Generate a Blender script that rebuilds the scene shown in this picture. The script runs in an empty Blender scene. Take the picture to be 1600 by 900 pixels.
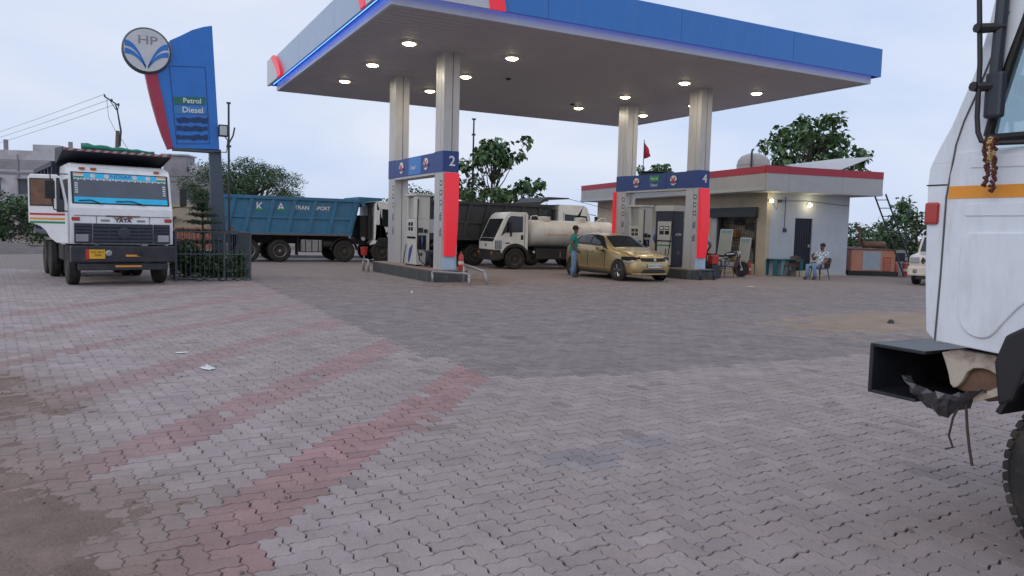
import bpy, bmesh, math, random
import numpy as np
from mathutils import Vector, Matrix
PI = math.pi
rad = math.radians
random.seed(7); rng = np.random.default_rng(7)
sc = bpy.context.scene
COL = sc.collection

# ------------------------------------------------------------------ camera
CAMH = 1.65
cam_d = bpy.data.cameras.new("camera"); cam = bpy.data.objects.new("camera", cam_d); COL.objects.link(cam)
cam_d.sensor_width = 36.0; cam_d.lens = 36.0 * 1190.1 / 1600.0
cam_d.clip_start = 0.05; cam_d.clip_end = 3000
_r = Vector((0.88450371, -0.46584464, 0.02533687)); _u = Vector((0.01348222, 0.07980946, 0.99671896)); _f = Vector((0.4663383, 0.88126002, -0.07687238))
cam.matrix_world = Matrix(((_r.x, _u.x, -_f.x, 0), (_r.y, _u.y, -_f.y, 0), (_r.z, _u.z, -_f.z, CAMH), (0, 0, 0, 1)))
sc.camera = cam

# ------------------------------------------------------------------ sky and sun (overcast dusk)
w = bpy.data.worlds.new("World"); sc.world = w; w.use_nodes = True
nt = w.node_tree; nt.nodes.clear()
def N(t, **kw):
    n = nt.nodes.new(t)
    for k, v in kw.items(): setattr(n, k, v)
    return n
SUN_EL, SUN_AZ = 32.0, 250.0
sky = N('ShaderNodeTexSky', sky_type='NISHITA', sun_disc=False, sun_elevation=rad(SUN_EL), sun_rotation=rad(SUN_AZ), air_density=1.0, dust_density=2.5, ozone_density=1.5)
tc = N('ShaderNodeTexCoord'); mp = N('ShaderNodeMapping'); mp.inputs['Scale'].default_value = (1.0, 1.0, 2.6)
no = N('ShaderNodeTexNoise'); no.inputs['Scale'].default_value = 2.1; no.inputs['Detail'].default_value = 5; no.inputs['Roughness'].default_value = 0.5; no.inputs['Distortion'].default_value = 0.3
rmp = N('ShaderNodeValToRGB'); rmp.color_ramp.elements[0].position = 0.36; rmp.color_ramp.elements[0].color = (5.9, 7.0, 9.3, 1)
rmp.color_ramp.elements[1].position = 0.68; rmp.color_ramp.elements[1].color = (8.5, 8.75, 9.7, 1)
mx = N('ShaderNodeMixRGB'); mx.inputs[0].default_value = 0.90
bg = N('ShaderNodeBackground'); bg.inputs[1].default_value = 0.105
out = N('ShaderNodeOutputWorld')
L = nt.links.new
L(tc.outputs['Generated'], mp.inputs[0]); L(mp.outputs[0], no.inputs[0]); L(no.outputs[0], rmp.inputs[0])
L(sky.outputs[0], mx.inputs[1]); L(rmp.outputs[0], mx.inputs[2]); L(mx.outputs[0], bg.inputs[0]); L(bg.outputs[0], out.inputs[0])
sd = bpy.data.lights.new("sun", 'SUN'); sd.energy = 0.5; sd.angle = rad(25); sd.color = (1.0, 0.95, 0.9)
so = bpy.data.objects.new("sun", sd); COL.objects.link(so)
_a = rad(SUN_AZ); sv = Vector((math.sin(_a) * math.cos(rad(SUN_EL)), math.cos(_a) * math.cos(rad(SUN_EL)), math.sin(rad(SUN_EL))))
so.rotation_euler = sv.to_track_quat('Z', 'Y').to_euler()
sc.view_settings.view_transform = 'Standard'; sc.view_settings.look = 'None'; sc.view_settings.exposure = 0.0; sc.view_settings.gamma = 1.0
sc.view_settings.use_curve_mapping = False
sc.cycles.max_bounces = 6; sc.cycles.use_denoising = True

# ------------------------------------------------------------------ materials
MAT = {}
def mat(name, col, rough=0.6, metal=0.0, var=0.12, vscale=3.0, bump=0.0, bscale=40.0, emit=None, estr=0.0, dirt=None, dirt_amt=0.0, dscale=1.6, coat=0.0, spec=0.5, stretch=None):
    """plain procedural material: base colour with noise variation, optional dirt blotches and fine bump"""
    if name in MAT: return MAT[name]
    m = bpy.data.materials.new(name); m.use_nodes = True; t = m.node_tree; b = t.nodes['Principled BSDF']
    b.inputs['Roughness'].default_value = rough; b.inputs['Metallic'].default_value = metal
    b.inputs['Specular IOR Level'].default_value = spec
    if coat: b.inputs['Coat Weight'].default_value = coat; b.inputs['Coat Roughness'].default_value = 0.06
    tcn = t.nodes.new('ShaderNodeTexCoord')
    n = t.nodes.new('ShaderNodeTexNoise'); n.inputs['Scale'].default_value = vscale; n.inputs['Detail'].default_value = 6; n.inputs['Roughness'].default_value = 0.65
    t.links.new(tcn.outputs['Object'], n.inputs['Vector'])
    r = t.nodes.new('ShaderNodeValToRGB'); r.color_ramp.elements[0].position = 0.3; r.color_ramp.elements[1].position = 0.72
    c = Vector(col[:3]); lo = c * (1 - var); hi = c * (1 + var * 0.7)
    r.color_ramp.elements[0].color = (*lo, 1); r.color_ramp.elements[1].color = (*[min(1, v) for v in hi], 1)
    t.links.new(n.outputs[0], r.inputs[0]); last = r.outputs[0]
    if dirt:
        n2 = t.nodes.new('ShaderNodeTexNoise'); n2.inputs['Scale'].default_value = dscale; n2.inputs['Detail'].default_value = 9; n2.inputs['Roughness'].default_value = 0.7
        if stretch:      # rain streaks: blotches drawn out down the sheet
            mp2 = t.nodes.new('ShaderNodeMapping'); mp2.inputs['Scale'].default_value = stretch; t.links.new(tcn.outputs['Object'], mp2.inputs[0]); t.links.new(mp2.outputs[0], n2.inputs['Vector'])
        else: t.links.new(tcn.outputs['Object'], n2.inputs['Vector'])
        r2 = t.nodes.new('ShaderNodeValToRGB'); r2.color_ramp.elements[0].position = 0.48; r2.color_ramp.elements[1].position = 0.75
        r2.color_ramp.elements[0].color = (0, 0, 0, 1); r2.color_ramp.elements[1].color = (dirt_amt,) * 3 + (1,)
        t.links.new(n2.outputs[0], r2.inputs[0])
        mm = t.nodes.new('ShaderNodeMixRGB'); mm.inputs[2].default_value = (*dirt, 1)
        t.links.new(r2.outputs[0], mm.inputs[0]); t.links.new(last, mm.inputs[1]); last = mm.outputs[0]
        rr = t.nodes.new('ShaderNodeMath'); rr.operation = 'MULTIPLY_ADD'; rr.inputs[1].default_value = 0.35; rr.inputs[2].default_value = rough
        t.links.new(r2.outputs[0], rr.inputs[0]); t.links.new(rr.outputs[0], b.inputs['Roughness'])
    t.links.new(last, b.inputs['Base Color'])
    if bump:
        n3 = t.nodes.new('ShaderNodeTexNoise'); n3.inputs['Scale'].default_value = bscale; n3.inputs['Detail'].default_value = 4
        t.links.new(tcn.outputs['Object'], n3.inputs['Vector'])
        bp = t.nodes.new('ShaderNodeBump'); bp.inputs['Strength'].default_value = bump; bp.inputs['Distance'].default_value = 0.02
        t.links.new(n3.outputs[0], bp.inputs['Height']); t.links.new(bp.outputs[0], b.inputs['Normal'])
    if emit: b.inputs['Emission Color'].default_value = (*emit, 1); b.inputs['Emission Strength'].default_value = estr
    MAT[name] = m; return m
DUST = (0.22, 0.17, 0.13)
mat('white_paint', (0.80, 0.81, 0.82), 0.3, dirt=(0.42, 0.37, 0.32), dirt_amt=0.35, var=0.06, coat=0.2)
mat('near_white', (0.72, 0.77, 0.83), 0.32, dirt=(0.42, 0.38, 0.34), dirt_amt=0.45, var=0.06, dscale=2.2, coat=0.2, stretch=(3.5, 3.5, 0.7))
mat('tanker_cab', (0.78, 0.77, 0.73), 0.35, dirt=(0.4, 0.34, 0.28), dirt_amt=0.3, var=0.05, coat=0.2)
mat('cream_paint', (0.60, 0.55, 0.46), 0.4, dirt=(0.3, 0.24, 0.18), dirt_amt=0.4, var=0.06, coat=0.15)
mat('tank_paint', (0.66, 0.64, 0.61), 0.4, dirt=(0.3, 0.24, 0.18), dirt_amt=0.5, var=0.06, dscale=1.1)
mat('blue_body', (0.035, 0.165, 0.30), 0.55, dirt=(0.13, 0.18, 0.21), dirt_amt=0.5, var=0.2, dscale=1.3)
mat('black_body', (0.035, 0.038, 0.046), 0.55, dirt=(0.10, 0.095, 0.09), dirt_amt=0.5, var=0.2)
mat('navy_body', (0.03, 0.036, 0.06), 0.55, dirt=(0.10, 0.09, 0.08), dirt_amt=0.5, var=0.2)
mat('chassis', (0.02, 0.02, 0.022), 0.7, dirt=(0.10, 0.08, 0.06), dirt_amt=0.5)
mat('black_plastic', (0.018, 0.018, 0.02), 0.5)
mat('bumper_black', (0.02, 0.022, 0.03), 0.42, dirt=(0.12, 0.1, 0.09), dirt_amt=0.45, dscale=2.5)
mat('tyre', (0.022, 0.021, 0.02), 0.85, dirt=(0.12, 0.095, 0.075), dirt_amt=0.7, dscale=4, bump=0.3, bscale=60)
mat('rim_steel', (0.30, 0.30, 0.31), 0.45, 0.5, dirt=DUST, dirt_amt=0.6, dscale=5)
mat('rim_dusty', (0.10, 0.075, 0.06), 0.8, dirt=DUST, dirt_amt=0.5, dscale=5)
mat('alloy', (0.45, 0.45, 0.46), 0.25, 0.9)
mat('pale_glass', (0.10, 0.115, 0.14), 0.08, var=0.2, vscale=2)
mat('dark_glass', (0.018, 0.022, 0.028), 0.06, var=0.05)
mat('gold_paint', (0.44, 0.325, 0.15), 0.32, 0.55, var=0.04, coat=0.7)
mat('red_sheet', (0.55, 0.02, 0.035), 0.35, emit=(1.0, 0.03, 0.05), estr=0.35, var=0.03)
mat('red_paint', (0.42, 0.03, 0.05), 0.45)
mat('sign_red', (0.42, 0.035, 0.08), 0.45, dirt=(0.25, 0.1, 0.1), dirt_amt=0.3)
mat('sign_blue', (0.025, 0.19, 0.62), 0.4, var=0.08, dirt=(0.1, 0.2, 0.42), dirt_amt=0.35)
mat('fascia_blue', (0.03, 0.19, 0.58), 0.4, var=0.05, dirt=(0.10, 0.22, 0.46), dirt_amt=0.45, dscale=0.9, stretch=(5, 5, 0.5))
mat('fascia_sky_sheen', (0.36, 0.47, 0.62), 0.35, 0.1, var=0.06)  # left end panels: sky reflection painted into the grey-blue
mat('fascia_white', (0.55, 0.57, 0.6), 0.35, var=0.05)
mat('band_blue', (0.025, 0.06, 0.24), 0.45, var=0.05)
mat('column_clad', (0.53, 0.53, 0.53), 0.38, 0.25, var=0.05, dirt=(0.33, 0.30, 0.27), dirt_amt=0.45, stretch=(6, 6, 0.5))
mat('column_seam', (0.12, 0.12, 0.12), 0.6)
mat('column_foot', (0.42, 0.55, 0.68), 0.5)
mat('icon_grey', (0.10, 0.10, 0.11), 0.6)
mat('print_white', (0.75, 0.75, 0.75), 0.5, var=0.04)
mat('print_black', (0.012, 0.012, 0.014), 0.6)
mat('print_grey', (0.28, 0.25, 0.28), 0.6)
mat('print_green', (0.02, 0.25, 0.10), 0.5)
mat('board_green', (0.02, 0.17, 0.14), 0.5)
mat('board_blue', (0.05, 0.22, 0.50), 0.5)
mat('board_dark', (0.018, 0.05, 0.15), 0.6)
mat('print_orange', (0.78, 0.31, 0.035), 0.5)
mat('print_red', (0.5, 0.03, 0.03), 0.5)
mat('print_cyan', (0.03, 0.55, 0.88), 0.5, emit=(0.02, 0.42, 0.72), estr=0.0)
mat('plate_yellow', (0.75, 0.42, 0.02), 0.5)
mat('plate_white', (0.62, 0.64, 0.66), 0.5)
mat('lamp_glass', (0.42, 0.44, 0.46), 0.12, 0.4)
mat('lamp_orange', (0.55, 0.14, 0.04), 0.25)
mat('lamp_red', (0.42, 0.05, 0.04), 0.25)
mat('soffit', (0.50, 0.49, 0.52), 0.6, var=0.05, vscale=0.6)
mat('led_blue', (0.1, 0.2, 1.0), 0.5, emit=(0.06, 0.20, 1.0), estr=4.2)
mat('led_pale', (0.4, 0.5, 1.0), 0.5, emit=(0.12, 0.22, 1.0), estr=2.4)
mat('lamp_emit', (1, 0.9, 0.7), 0.5, emit=(1.0, 0.82, 0.5), estr=20.0)
mat('bulb_emit', (1, 0.9, 0.7), 0.5, emit=(1.0, 0.85, 0.5), estr=12.0)
mat('island_granite', (0.06, 0.065, 0.07), 0.5, var=0.35, vscale=25, dirt=DUST, dirt_amt=0.45, dscale=2.5)
mat('island_top', (0.22, 0.17, 0.15), 0.8, var=0.2, dirt=(0.3, 0.2, 0.15), dirt_amt=0.5)
mat('galv', (0.34, 0.34, 0.35), 0.45, 0.6, dirt=(0.14, 0.10, 0.08), dirt_amt=0.5, dscale=6)
mat('dark_steel', (0.05, 0.06, 0.075), 0.5, 0.4)
mat('grey_post', (0.075, 0.10, 0.13), 0.5, 0.1)
mat('fence_steel', (0.09, 0.105, 0.12), 0.55, 0.3)
mat('dispenser_white', (0.55, 0.54, 0.50), 0.4, dirt=(0.3, 0.26, 0.22), dirt_amt=0.45, dscale=3)
mat('dispenser_dark', (0.015, 0.018, 0.035), 0.35)
mat('screen', (0.02, 0.02, 0.022), 0.12)
mat('swoosh_blue', (0.05, 0.07, 0.25), 0.5)
mat('rubber', (0.012, 0.012, 0.012), 0.6)
mat('wall_white', (0.46, 0.50, 0.55), 0.85, var=0.07, vscale=1.2, dirt=(0.33, 0.28, 0.22), dirt_amt=0.35, dscale=0.9, bump=0.15, bscale=30)
mat('wall_cream', (0.50, 0.44, 0.34), 0.85, var=0.1, vscale=1.2, dirt=(0.3, 0.24, 0.18), dirt_amt=0.45, dscale=1.0)
mat('acp_grey', (0.42, 0.42, 0.42), 0.45, 0.2, var=0.06)
mat('roof_red', (0.40, 0.03, 0.055), 0.45, var=0.06)
mat('door_navy', (0.012, 0.014, 0.03), 0.55, var=0.3, vscale=12)
mat('interior', (0.06, 0.05, 0.045), 0.9)
mat('interior_wall', (0.62, 0.54, 0.40), 0.9, var=0.3, vscale=5)  # lightened in place of a lamp inside the shop
mat('pane_grey', (0.40, 0.42, 0.38), 0.3, var=0.1)
mat('pane_teal', (0.20, 0.36, 0.38), 0.4)
mat('aluminium', (0.62, 0.63, 0.64), 0.35, 0.4)
mat('water_tank', (0.40, 0.38, 0.36), 0.6, dirt=(0.2, 0.17, 0.15), dirt_amt=0.5)
mat('sheet_white', (0.50, 0.50, 0.50), 0.5, var=0.1)
mat('teal_plastic', (0.015, 0.11, 0.13), 0.5)
mat('brown_plastic', (0.085, 0.05, 0.045), 0.45)
mat('fire_red', (0.45, 0.035, 0.03), 0.35, dirt=DUST, dirt_amt=0.3)
mat('gen_orange', (0.52, 0.23, 0.15), 0.55, dirt=(0.3, 0.15, 0.1), dirt_amt=0.4)
mat('gen_door', (0.34, 0.40, 0.46), 0.5)
mat('rusty_cream', (0.50, 0.44, 0.36), 0.6, dirt=(0.14, 0.06, 0.04), dirt_amt=0.95, dscale=7)
mat('torn_metal', (0.09, 0.09, 0.10), 0.4, 0.5, dirt=(0.1, 0.07, 0.06), dirt_amt=0.7, dscale=9)
mat('old_wire', (0.05, 0.035, 0.03), 0.8)
mat('rust', (0.20, 0.115, 0.075), 0.85, var=0.35, vscale=6)
mat('concrete', (0.50, 0.49, 0.52), 0.9, var=0.15, vscale=0.5, dirt=(0.15, 0.14, 0.14), dirt_amt=0.6, dscale=0.35)  # lightened to stand in for haze over the far houses
mat('concrete_dark', (0.30, 0.29, 0.31), 0.9, var=0.2, vscale=0.5, dirt=(0.1, 0.09, 0.09), dirt_amt=0.6, dscale=0.4)
mat('window_dark', (0.06, 0.07, 0.09), 0.3)
mat('brick_red', (0.30, 0.12, 0.08), 0.9, var=0.2)
mat('plaster_beige', (0.42, 0.35, 0.26), 0.9)
mat('wood_pole', (0.16, 0.12, 0.10), 0.85, var=0.3)
mat('bark', (0.10, 0.08, 0.06), 0.9, var=0.3, vscale=8, bump=0.4)
mat('tarp_green', (0.025, 0.24, 0.15), 0.6, var=0.2, bump=0.3, bscale=12)
mat('flag_red', (0.62, 0.03, 0.07), 0.7)
mat('skin', (0.20, 0.095, 0.06), 0.55, var=0.06)
mat('hair', (0.010, 0.009, 0.009), 0.6)
mat('shirt_teal', (0.015, 0.23, 0.17), 0.8, var=0.12, vscale=9)
mat('jeans', (0.17, 0.27, 0.42), 0.85, var=0.2, vscale=14)
mat('shirt_blue', (0.25, 0.34, 0.50), 0.8)
mat('trouser_dark', (0.02, 0.022, 0.035), 0.85)
mat('shoe', (0.05, 0.045, 0.045), 0.6)
mat('litter_white', (0.7, 0.7, 0.7), 0.6)
mat('garland', (0.12, 0.035, 0.02), 0.8, var=0.5, vscale=60)
mat('garland_gold', (0.50, 0.36, 0.16), 0.6, var=0.4, vscale=60)
mat('bike_red', (0.30, 0.03, 0.02), 0.35)
mat('suv_cream', (0.62, 0.58, 0.50), 0.3, coat=0.4)
mat('mound', (0.16, 0.14, 0.135), 0.95, var=0.25, vscale=2, bump=0.6, bscale=8)
def glass_mat():
    m = bpy.data.materials.new('clear_glass'); m.use_nodes = True; t = m.node_tree; t.nodes.clear()
    o = t.nodes.new('ShaderNodeOutputMaterial'); tr = t.nodes.new('ShaderNodeBsdfTransparent'); tr.inputs[0].default_value = (0.80, 0.86, 0.88, 1)
    gl = t.nodes.new('ShaderNodeBsdfGlossy'); gl.inputs['Roughness'].default_value = 0.03
    fr = t.nodes.new('ShaderNodeValue'); fr.outputs[0].default_value = 0.10
    mxx = t.nodes.new('ShaderNodeMixShader')
    t.links.new(fr.outputs[0], mxx.inputs[0]); t.links.new(tr.outputs[0], mxx.inputs[1]); t.links.new(gl.outputs[0], mxx.inputs[2]); t.links.new(mxx.outputs[0], o.inputs[0])
    MAT['clear_glass'] = m
glass_mat()
def check_mat():
    m = bpy.data.materials.new('shirt_check'); m.use_nodes = True; t = m.node_tree; b = t.nodes['Principled BSDF']; b.inputs['Roughness'].default_value = 0.85
    tcn = t.nodes.new('ShaderNodeTexCoord'); ck = t.nodes.new('ShaderNodeTexChecker'); ck.inputs['Scale'].default_value = 11
    ck.inputs['Color1'].default_value = (0.66, 0.70, 0.72, 1); ck.inputs['Color2'].default_value = (0.20, 0.30, 0.38, 1)
    t.links.new(tcn.outputs['Object'], ck.inputs[0]); t.links.new(ck.outputs[0], b.inputs['Base Color']); MAT['shirt_check'] = m
check_mat()
def stripe_mat():
    m = bpy.data.materials.new('hazard_stripe'); m.use_nodes = True; t = m.node_tree; b = t.nodes['Principled BSDF']; b.inputs['Roughness'].default_value = 0.6
    tcn = t.nodes.new('ShaderNodeTexCoord'); mpn = t.nodes.new('ShaderNodeMapping'); mpn.inputs['Rotation'].default_value = (rad(45), 0, 0)
    wv = t.nodes.new('ShaderNodeTexWave'); wv.bands_direction = 'Y'; wv.inputs['Scale'].default_value = 2.2
    rp = t.nodes.new('ShaderNodeValToRGB'); rp.color_ramp.interpolation = 'CONSTANT'; rp.color_ramp.elements[0].color = (0.26, 0.06, 0.06, 1); rp.color_ramp.elements[1].position = 0.5; rp.color_ramp.elements[1].color = (0.36, 0.34, 0.33, 1)
    t.links.new(tcn.outputs['Object'], mpn.inputs[0]); t.links.new(mpn.outputs[0], wv.inputs[0]); t.links.new(wv.outputs[0], rp.inputs[0]); t.links.new(rp.outputs[0], b.inputs['Base Color']); MAT['hazard_stripe'] = m
stripe_mat()
def leaf_mat(name, c1, c2):
    m = bpy.data.materials.new(name); m.use_nodes = True; t = m.node_tree; b = t.nodes['Principled BSDF']; b.inputs['Roughness'].default_value = 0.55
    at = t.nodes.new('ShaderNodeAttribute'); at.attribute_name = 'rnd'
    rp = t.nodes.new('ShaderNodeValToRGB'); rp.color_ramp.elements[0].color = (*c1, 1); rp.color_ramp.elements[1].color = (*c2, 1)
    t.links.new(at.outputs['Fac'], rp.inputs[0]); t.links.new(rp.outputs[0], b.inputs['Base Color'])
    b.inputs['Transmission Weight'].default_value = 0.0; b.inputs['Subsurface Weight'].default_value = 0.0
    MAT[name] = m
leaf_mat('leaf_teak', (0.035, 0.085, 0.03), (0.12, 0.20, 0.07))
leaf_mat('leaf_dark', (0.03, 0.07, 0.03), (0.09, 0.155, 0.058))
leaf_mat('leaf_needle', (0.02, 0.055, 0.03), (0.06, 0.115, 0.055))

# ------------------------------------------------------------------ geometry helpers
class MB:
    def __init__(s): s.v = []; s.f = []
    def add(s, v, f):
        o = len(s.v); s.v += [tuple(p) for p in v]; s.f += [tuple(i + o for i in q) for q in f]; return s
    def box(s, x0, x1, y0, y1, z0, z1):
        return s.add([(x0,y0,z0),(x1,y0,z0),(x1,y1,z0),(x0,y1,z0),(x0,y0,z1),(x1,y0,z1),(x1,y1,z1),(x0,y1,z1)],
                     [(0,3,2,1),(4,5,6,7),(0,1,5,4),(1,2,6,5),(2,3,7,6),(3,0,4,7)])
    def prism(s, poly, axis, a, b):
        """poly: 2d outline; axis 'y': (x,z) points, 'x': (y,z), 'z': (x,y)"""
        n = len(poly)
        def P(p, t): return (p[0], t, p[1]) if axis == 'y' else ((t, p[0], p[1]) if axis == 'x' else (p[0], p[1], t))
        v = [P(p, a) for p in poly] + [P(p, b) for p in poly]
        f = [tuple(range(n))[::-1], tuple(range(n, 2*n))] + [(i, (i+1) % n, n + (i+1) % n, n + i) for i in range(n)]
        return s.add(v, f)
    def tube(s, pts, r, n=8, cap=True):
        pts = [Vector(p) for p in pts]; m = len(pts); rs = r if isinstance(r, (list, tuple)) else [r] * m
        rings = []; prev = None
        for i, p in enumerate(pts):
            d = (pts[min(i+1, m-1)] - pts[max(i-1, 0)]).normalized()
            if prev is None:
                a = Vector((0, 0, 1)) if abs(d.z) < 0.9 else Vector((1, 0, 0))
                e1 = d.cross(a).normalized()
            else:
                e1 = (prev - d * prev.dot(d)).normalized()
            prev = e1; e2 = d.cross(e1)
            rings.append([p + (e1 * math.cos(2*PI*k/n) + e2 * math.sin(2*PI*k/n)) * rs[i] for k in range(n)])
        v = [q for rg in rings for q in rg]; f = []
        for i in range(m - 1):
            for k in range(n): f.append((i*n+k, i*n+(k+1) % n, (i+1)*n+(k+1) % n, (i+1)*n+k))
        if cap: f += [tuple(range(n))[::-1], tuple(range((m-1)*n, m*n))]
        return s.add(v, f)
    def lathe(s, prof, axis='z', n=24, c=(0, 0, 0)):
        """prof: (radius, along-axis) pairs"""
        v = []; f = []
        for (r, h) in prof:
            for k in range(n):
                a = 2*PI*k/n; x, y = r*math.cos(a), r*math.sin(a)
                q = (x, y, h) if axis == 'z' else ((x, h, y) if axis == 'y' else (h, x, y))
                v.append((q[0]+c[0], q[1]+c[1], q[2]+c[2]))
        for i in range(len(prof)-1):
            for k in range(n): f.append((i*n+k, i*n+(k+1) % n, (i+1)*n+(k+1) % n, (i+1)*n+k))
        f += [tuple(range(n)), tuple(range((len(prof)-1)*n, len(prof)*n))]
        return s.add(v, f)
    def mesh(s, name, smooth=False):
        me = bpy.data.meshes.new(name); me.from_pydata(s.v, [], s.f); me.validate()
        bm = bmesh.new(); bm.from_mesh(me); bmesh.ops.recalc_face_normals(bm, faces=bm.faces); bm.to_mesh(me); bm.free()
        if smooth: me.polygons.foreach_set('use_smooth', [True] * len(me.polygons))
        return me
def obj(name, me, m=None, parent=None, bevel=0.0, seg=2, loc=None, rot=None, label=None):
    if isinstance(me, MB): me = me.mesh(name)
    o = bpy.data.objects.new(name, me); COL.objects.link(o)
    if m is not None and not me.materials: me.materials.append(MAT[m] if isinstance(m, str) else m)
    if parent is not None: o.parent = parent
    if loc is not None: o.location = loc
    if rot is not None: o.rotation_euler = rot
    if bevel:
        b = o.modifiers.new('bevel', 'BEVEL'); b.width = bevel; b.segments = seg; b.limit_method = 'ANGLE'; b.angle_limit = rad(35)
    if label: o['label'] = label
    return o
def part(name, mb, m, parent, bevel=0.0, smooth=False, **k):
    return obj(name, mb.mesh(name, smooth) if isinstance(mb, MB) else mb, m, parent, bevel, **k)
def thing(name, label, cat, loc=(0, 0, 0), rotz=0.0, group=None):
    o = bpy.data.objects.new(name, None); COL.objects.link(o); o.location = loc; o.rotation_euler = (0, 0, rotz)
    o.empty_display_size = 0.2; o['label'] = label; o['category'] = cat
    if group: o['group'] = group
    return o
def tag(o, label, cat, group=None):
    o['label'] = label; o['category'] = cat
    if group: o['group'] = group
    return o
def struct(o): o['kind'] = 'structure'; return o
def stuff(o, label=None, cat=None):
    o['kind'] = 'stuff'
    if label: o['label'] = label
    if cat: o['category'] = cat
    return o
def text(name, body, size, m, parent, loc, rot=(PI/2, 0, 0), extrude=0.003, sx=1.0, align='CENTER', shear=0.0, bold=0.0):
    cu = bpy.data.curves.new(name, 'FONT'); cu.body = body; cu.size = size; cu.extrude = extrude; cu.align_x = align; cu.align_y = 'CENTER'; cu.shear = shear; cu.offset = bold
    cu.resolution_u = 3
    t = bpy.data.objects.new(name, cu); COL.objects.link(t)
    dg = bpy.context.evaluated_depsgraph_get(); me = bpy.data.meshes.new_from_object(t.evaluated_get(dg))
    bpy.data.objects.remove(t); bpy.data.curves.remove(cu)
    me.transform(Matrix.Diagonal((sx, 1, 1, 1)))
    o = obj(name, me, None, parent); me.materials.clear(); me.materials.append(MAT[m]); o.location = loc; o.rotation_euler = rot
    return o
FACE_NY = (PI/2, 0, 0)          # reads from -y
FACE_NX = (PI/2, 0, -PI/2)      # reads from -x
FACE_PX = (PI/2, 0, PI/2)       # reads from +x
FACE_PY = (PI/2, 0, PI)         # reads from +y
def copy_tree(o, parent=None, **props):
    c = o.copy(); COL.objects.link(c); c.parent = parent
    for k, v in props.items(): c[k] = v
    for ch in o.children: copy_tree(ch, c)
    return c
def skin_obj(name, joints, edges, m, parent, sub=2):
    """joints: name -> (x, y, z, radius); edges: pairs of names; first joint is the root"""
    names = list(joints); idx = {k: i for i, k in enumerate(names)}
    me = bpy.data.meshes.new(name); me.from_pydata([joints[k][:3] for k in names], [(idx[a], idx[b]) for a, b in edges], [])
    o = obj(name, me, m, parent)
    sk = o.modifiers.new('skin', 'SKIN'); sk.use_smooth_shade = True; sk.branch_smoothing = 0.3
    for i, k in enumerate(names):
        sv_ = me.skin_vertices[0].data[i]; r = joints[k][3]; r = tuple(q*1.12 for q in r) if isinstance(r, tuple) else r*1.12; sv_.radius = (r, r) if not isinstance(r, tuple) else r; sv_.use_root = (i == 0)
    ss = o.modifiers.new('sub', 'SUBSURF'); ss.levels = sub; ss.render_levels = sub
    return o

# ------------------------------------------------------------------ ground, paving
def ground_material(name, cols, scale, bump=0.5, far_pattern=False):
    m = bpy.data.materials.new(name); m.use_nodes = True; t = m.node_tree; b = t.nodes['Principled BSDF']; b.inputs['Roughness'].default_value = 0.92
    b.inputs['Specular IOR Level'].default_value = 0.2
    g = t.nodes.new('ShaderNodeNewGeometry'); n = t.nodes.new('ShaderNodeTexNoise'); n.inputs['Scale'].default_value = scale; n.inputs['Detail'].default_value = 10; n.inputs['Roughness'].default_value = 0.68
    t.links.new(g.outputs['Position'], n.inputs['Vector'])
    r = t.nodes.new('ShaderNodeValToRGB'); r.color_ramp.elements[0].position = 0.3; r.color_ramp.elements[1].position = 0.7
    r.color_ramp.elements[0].color = (*cols[0], 1); r.color_ramp.elements[1].color = (*cols[1], 1)
    t.links.new(n.outputs[0], r.inputs[0]); t.links.new(r.outputs[0], b.inputs['Base Color'])
    n2 = t.nodes.new('ShaderNodeTexNoise'); n2.inputs['Scale'].default_value = 45; n2.inputs['Detail'].default_value = 8; t.links.new(g.outputs['Position'], n2.inputs['Vector'])
    bp = t.nodes.new('ShaderNodeBump'); bp.inputs['Strength'].default_value = bump; bp.inputs['Distance'].default_value = 0.03
    t.links.new(n2.outputs[0], bp.inputs['Height']); t.links.new(bp.outputs[0], b.inputs['Normal'])
    MAT[name] = m; return m
ground_material('dirt_ground', ((0.15, 0.12, 0.105), (0.26, 0.22, 0.19)), 0.35)
ground_material('dirt_drift', ((0.17, 0.12, 0.10), (0.29, 0.215, 0.18)), 2.2, bump=1.0)
ground_material('joint_sand', ((0.02, 0.017, 0.017), (0.12, 0.095, 0.085)), 2.0)
ground_material('sand_drift', ((0.27, 0.20, 0.15), (0.38, 0.30, 0.23)), 1.2, bump=0.8)

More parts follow.
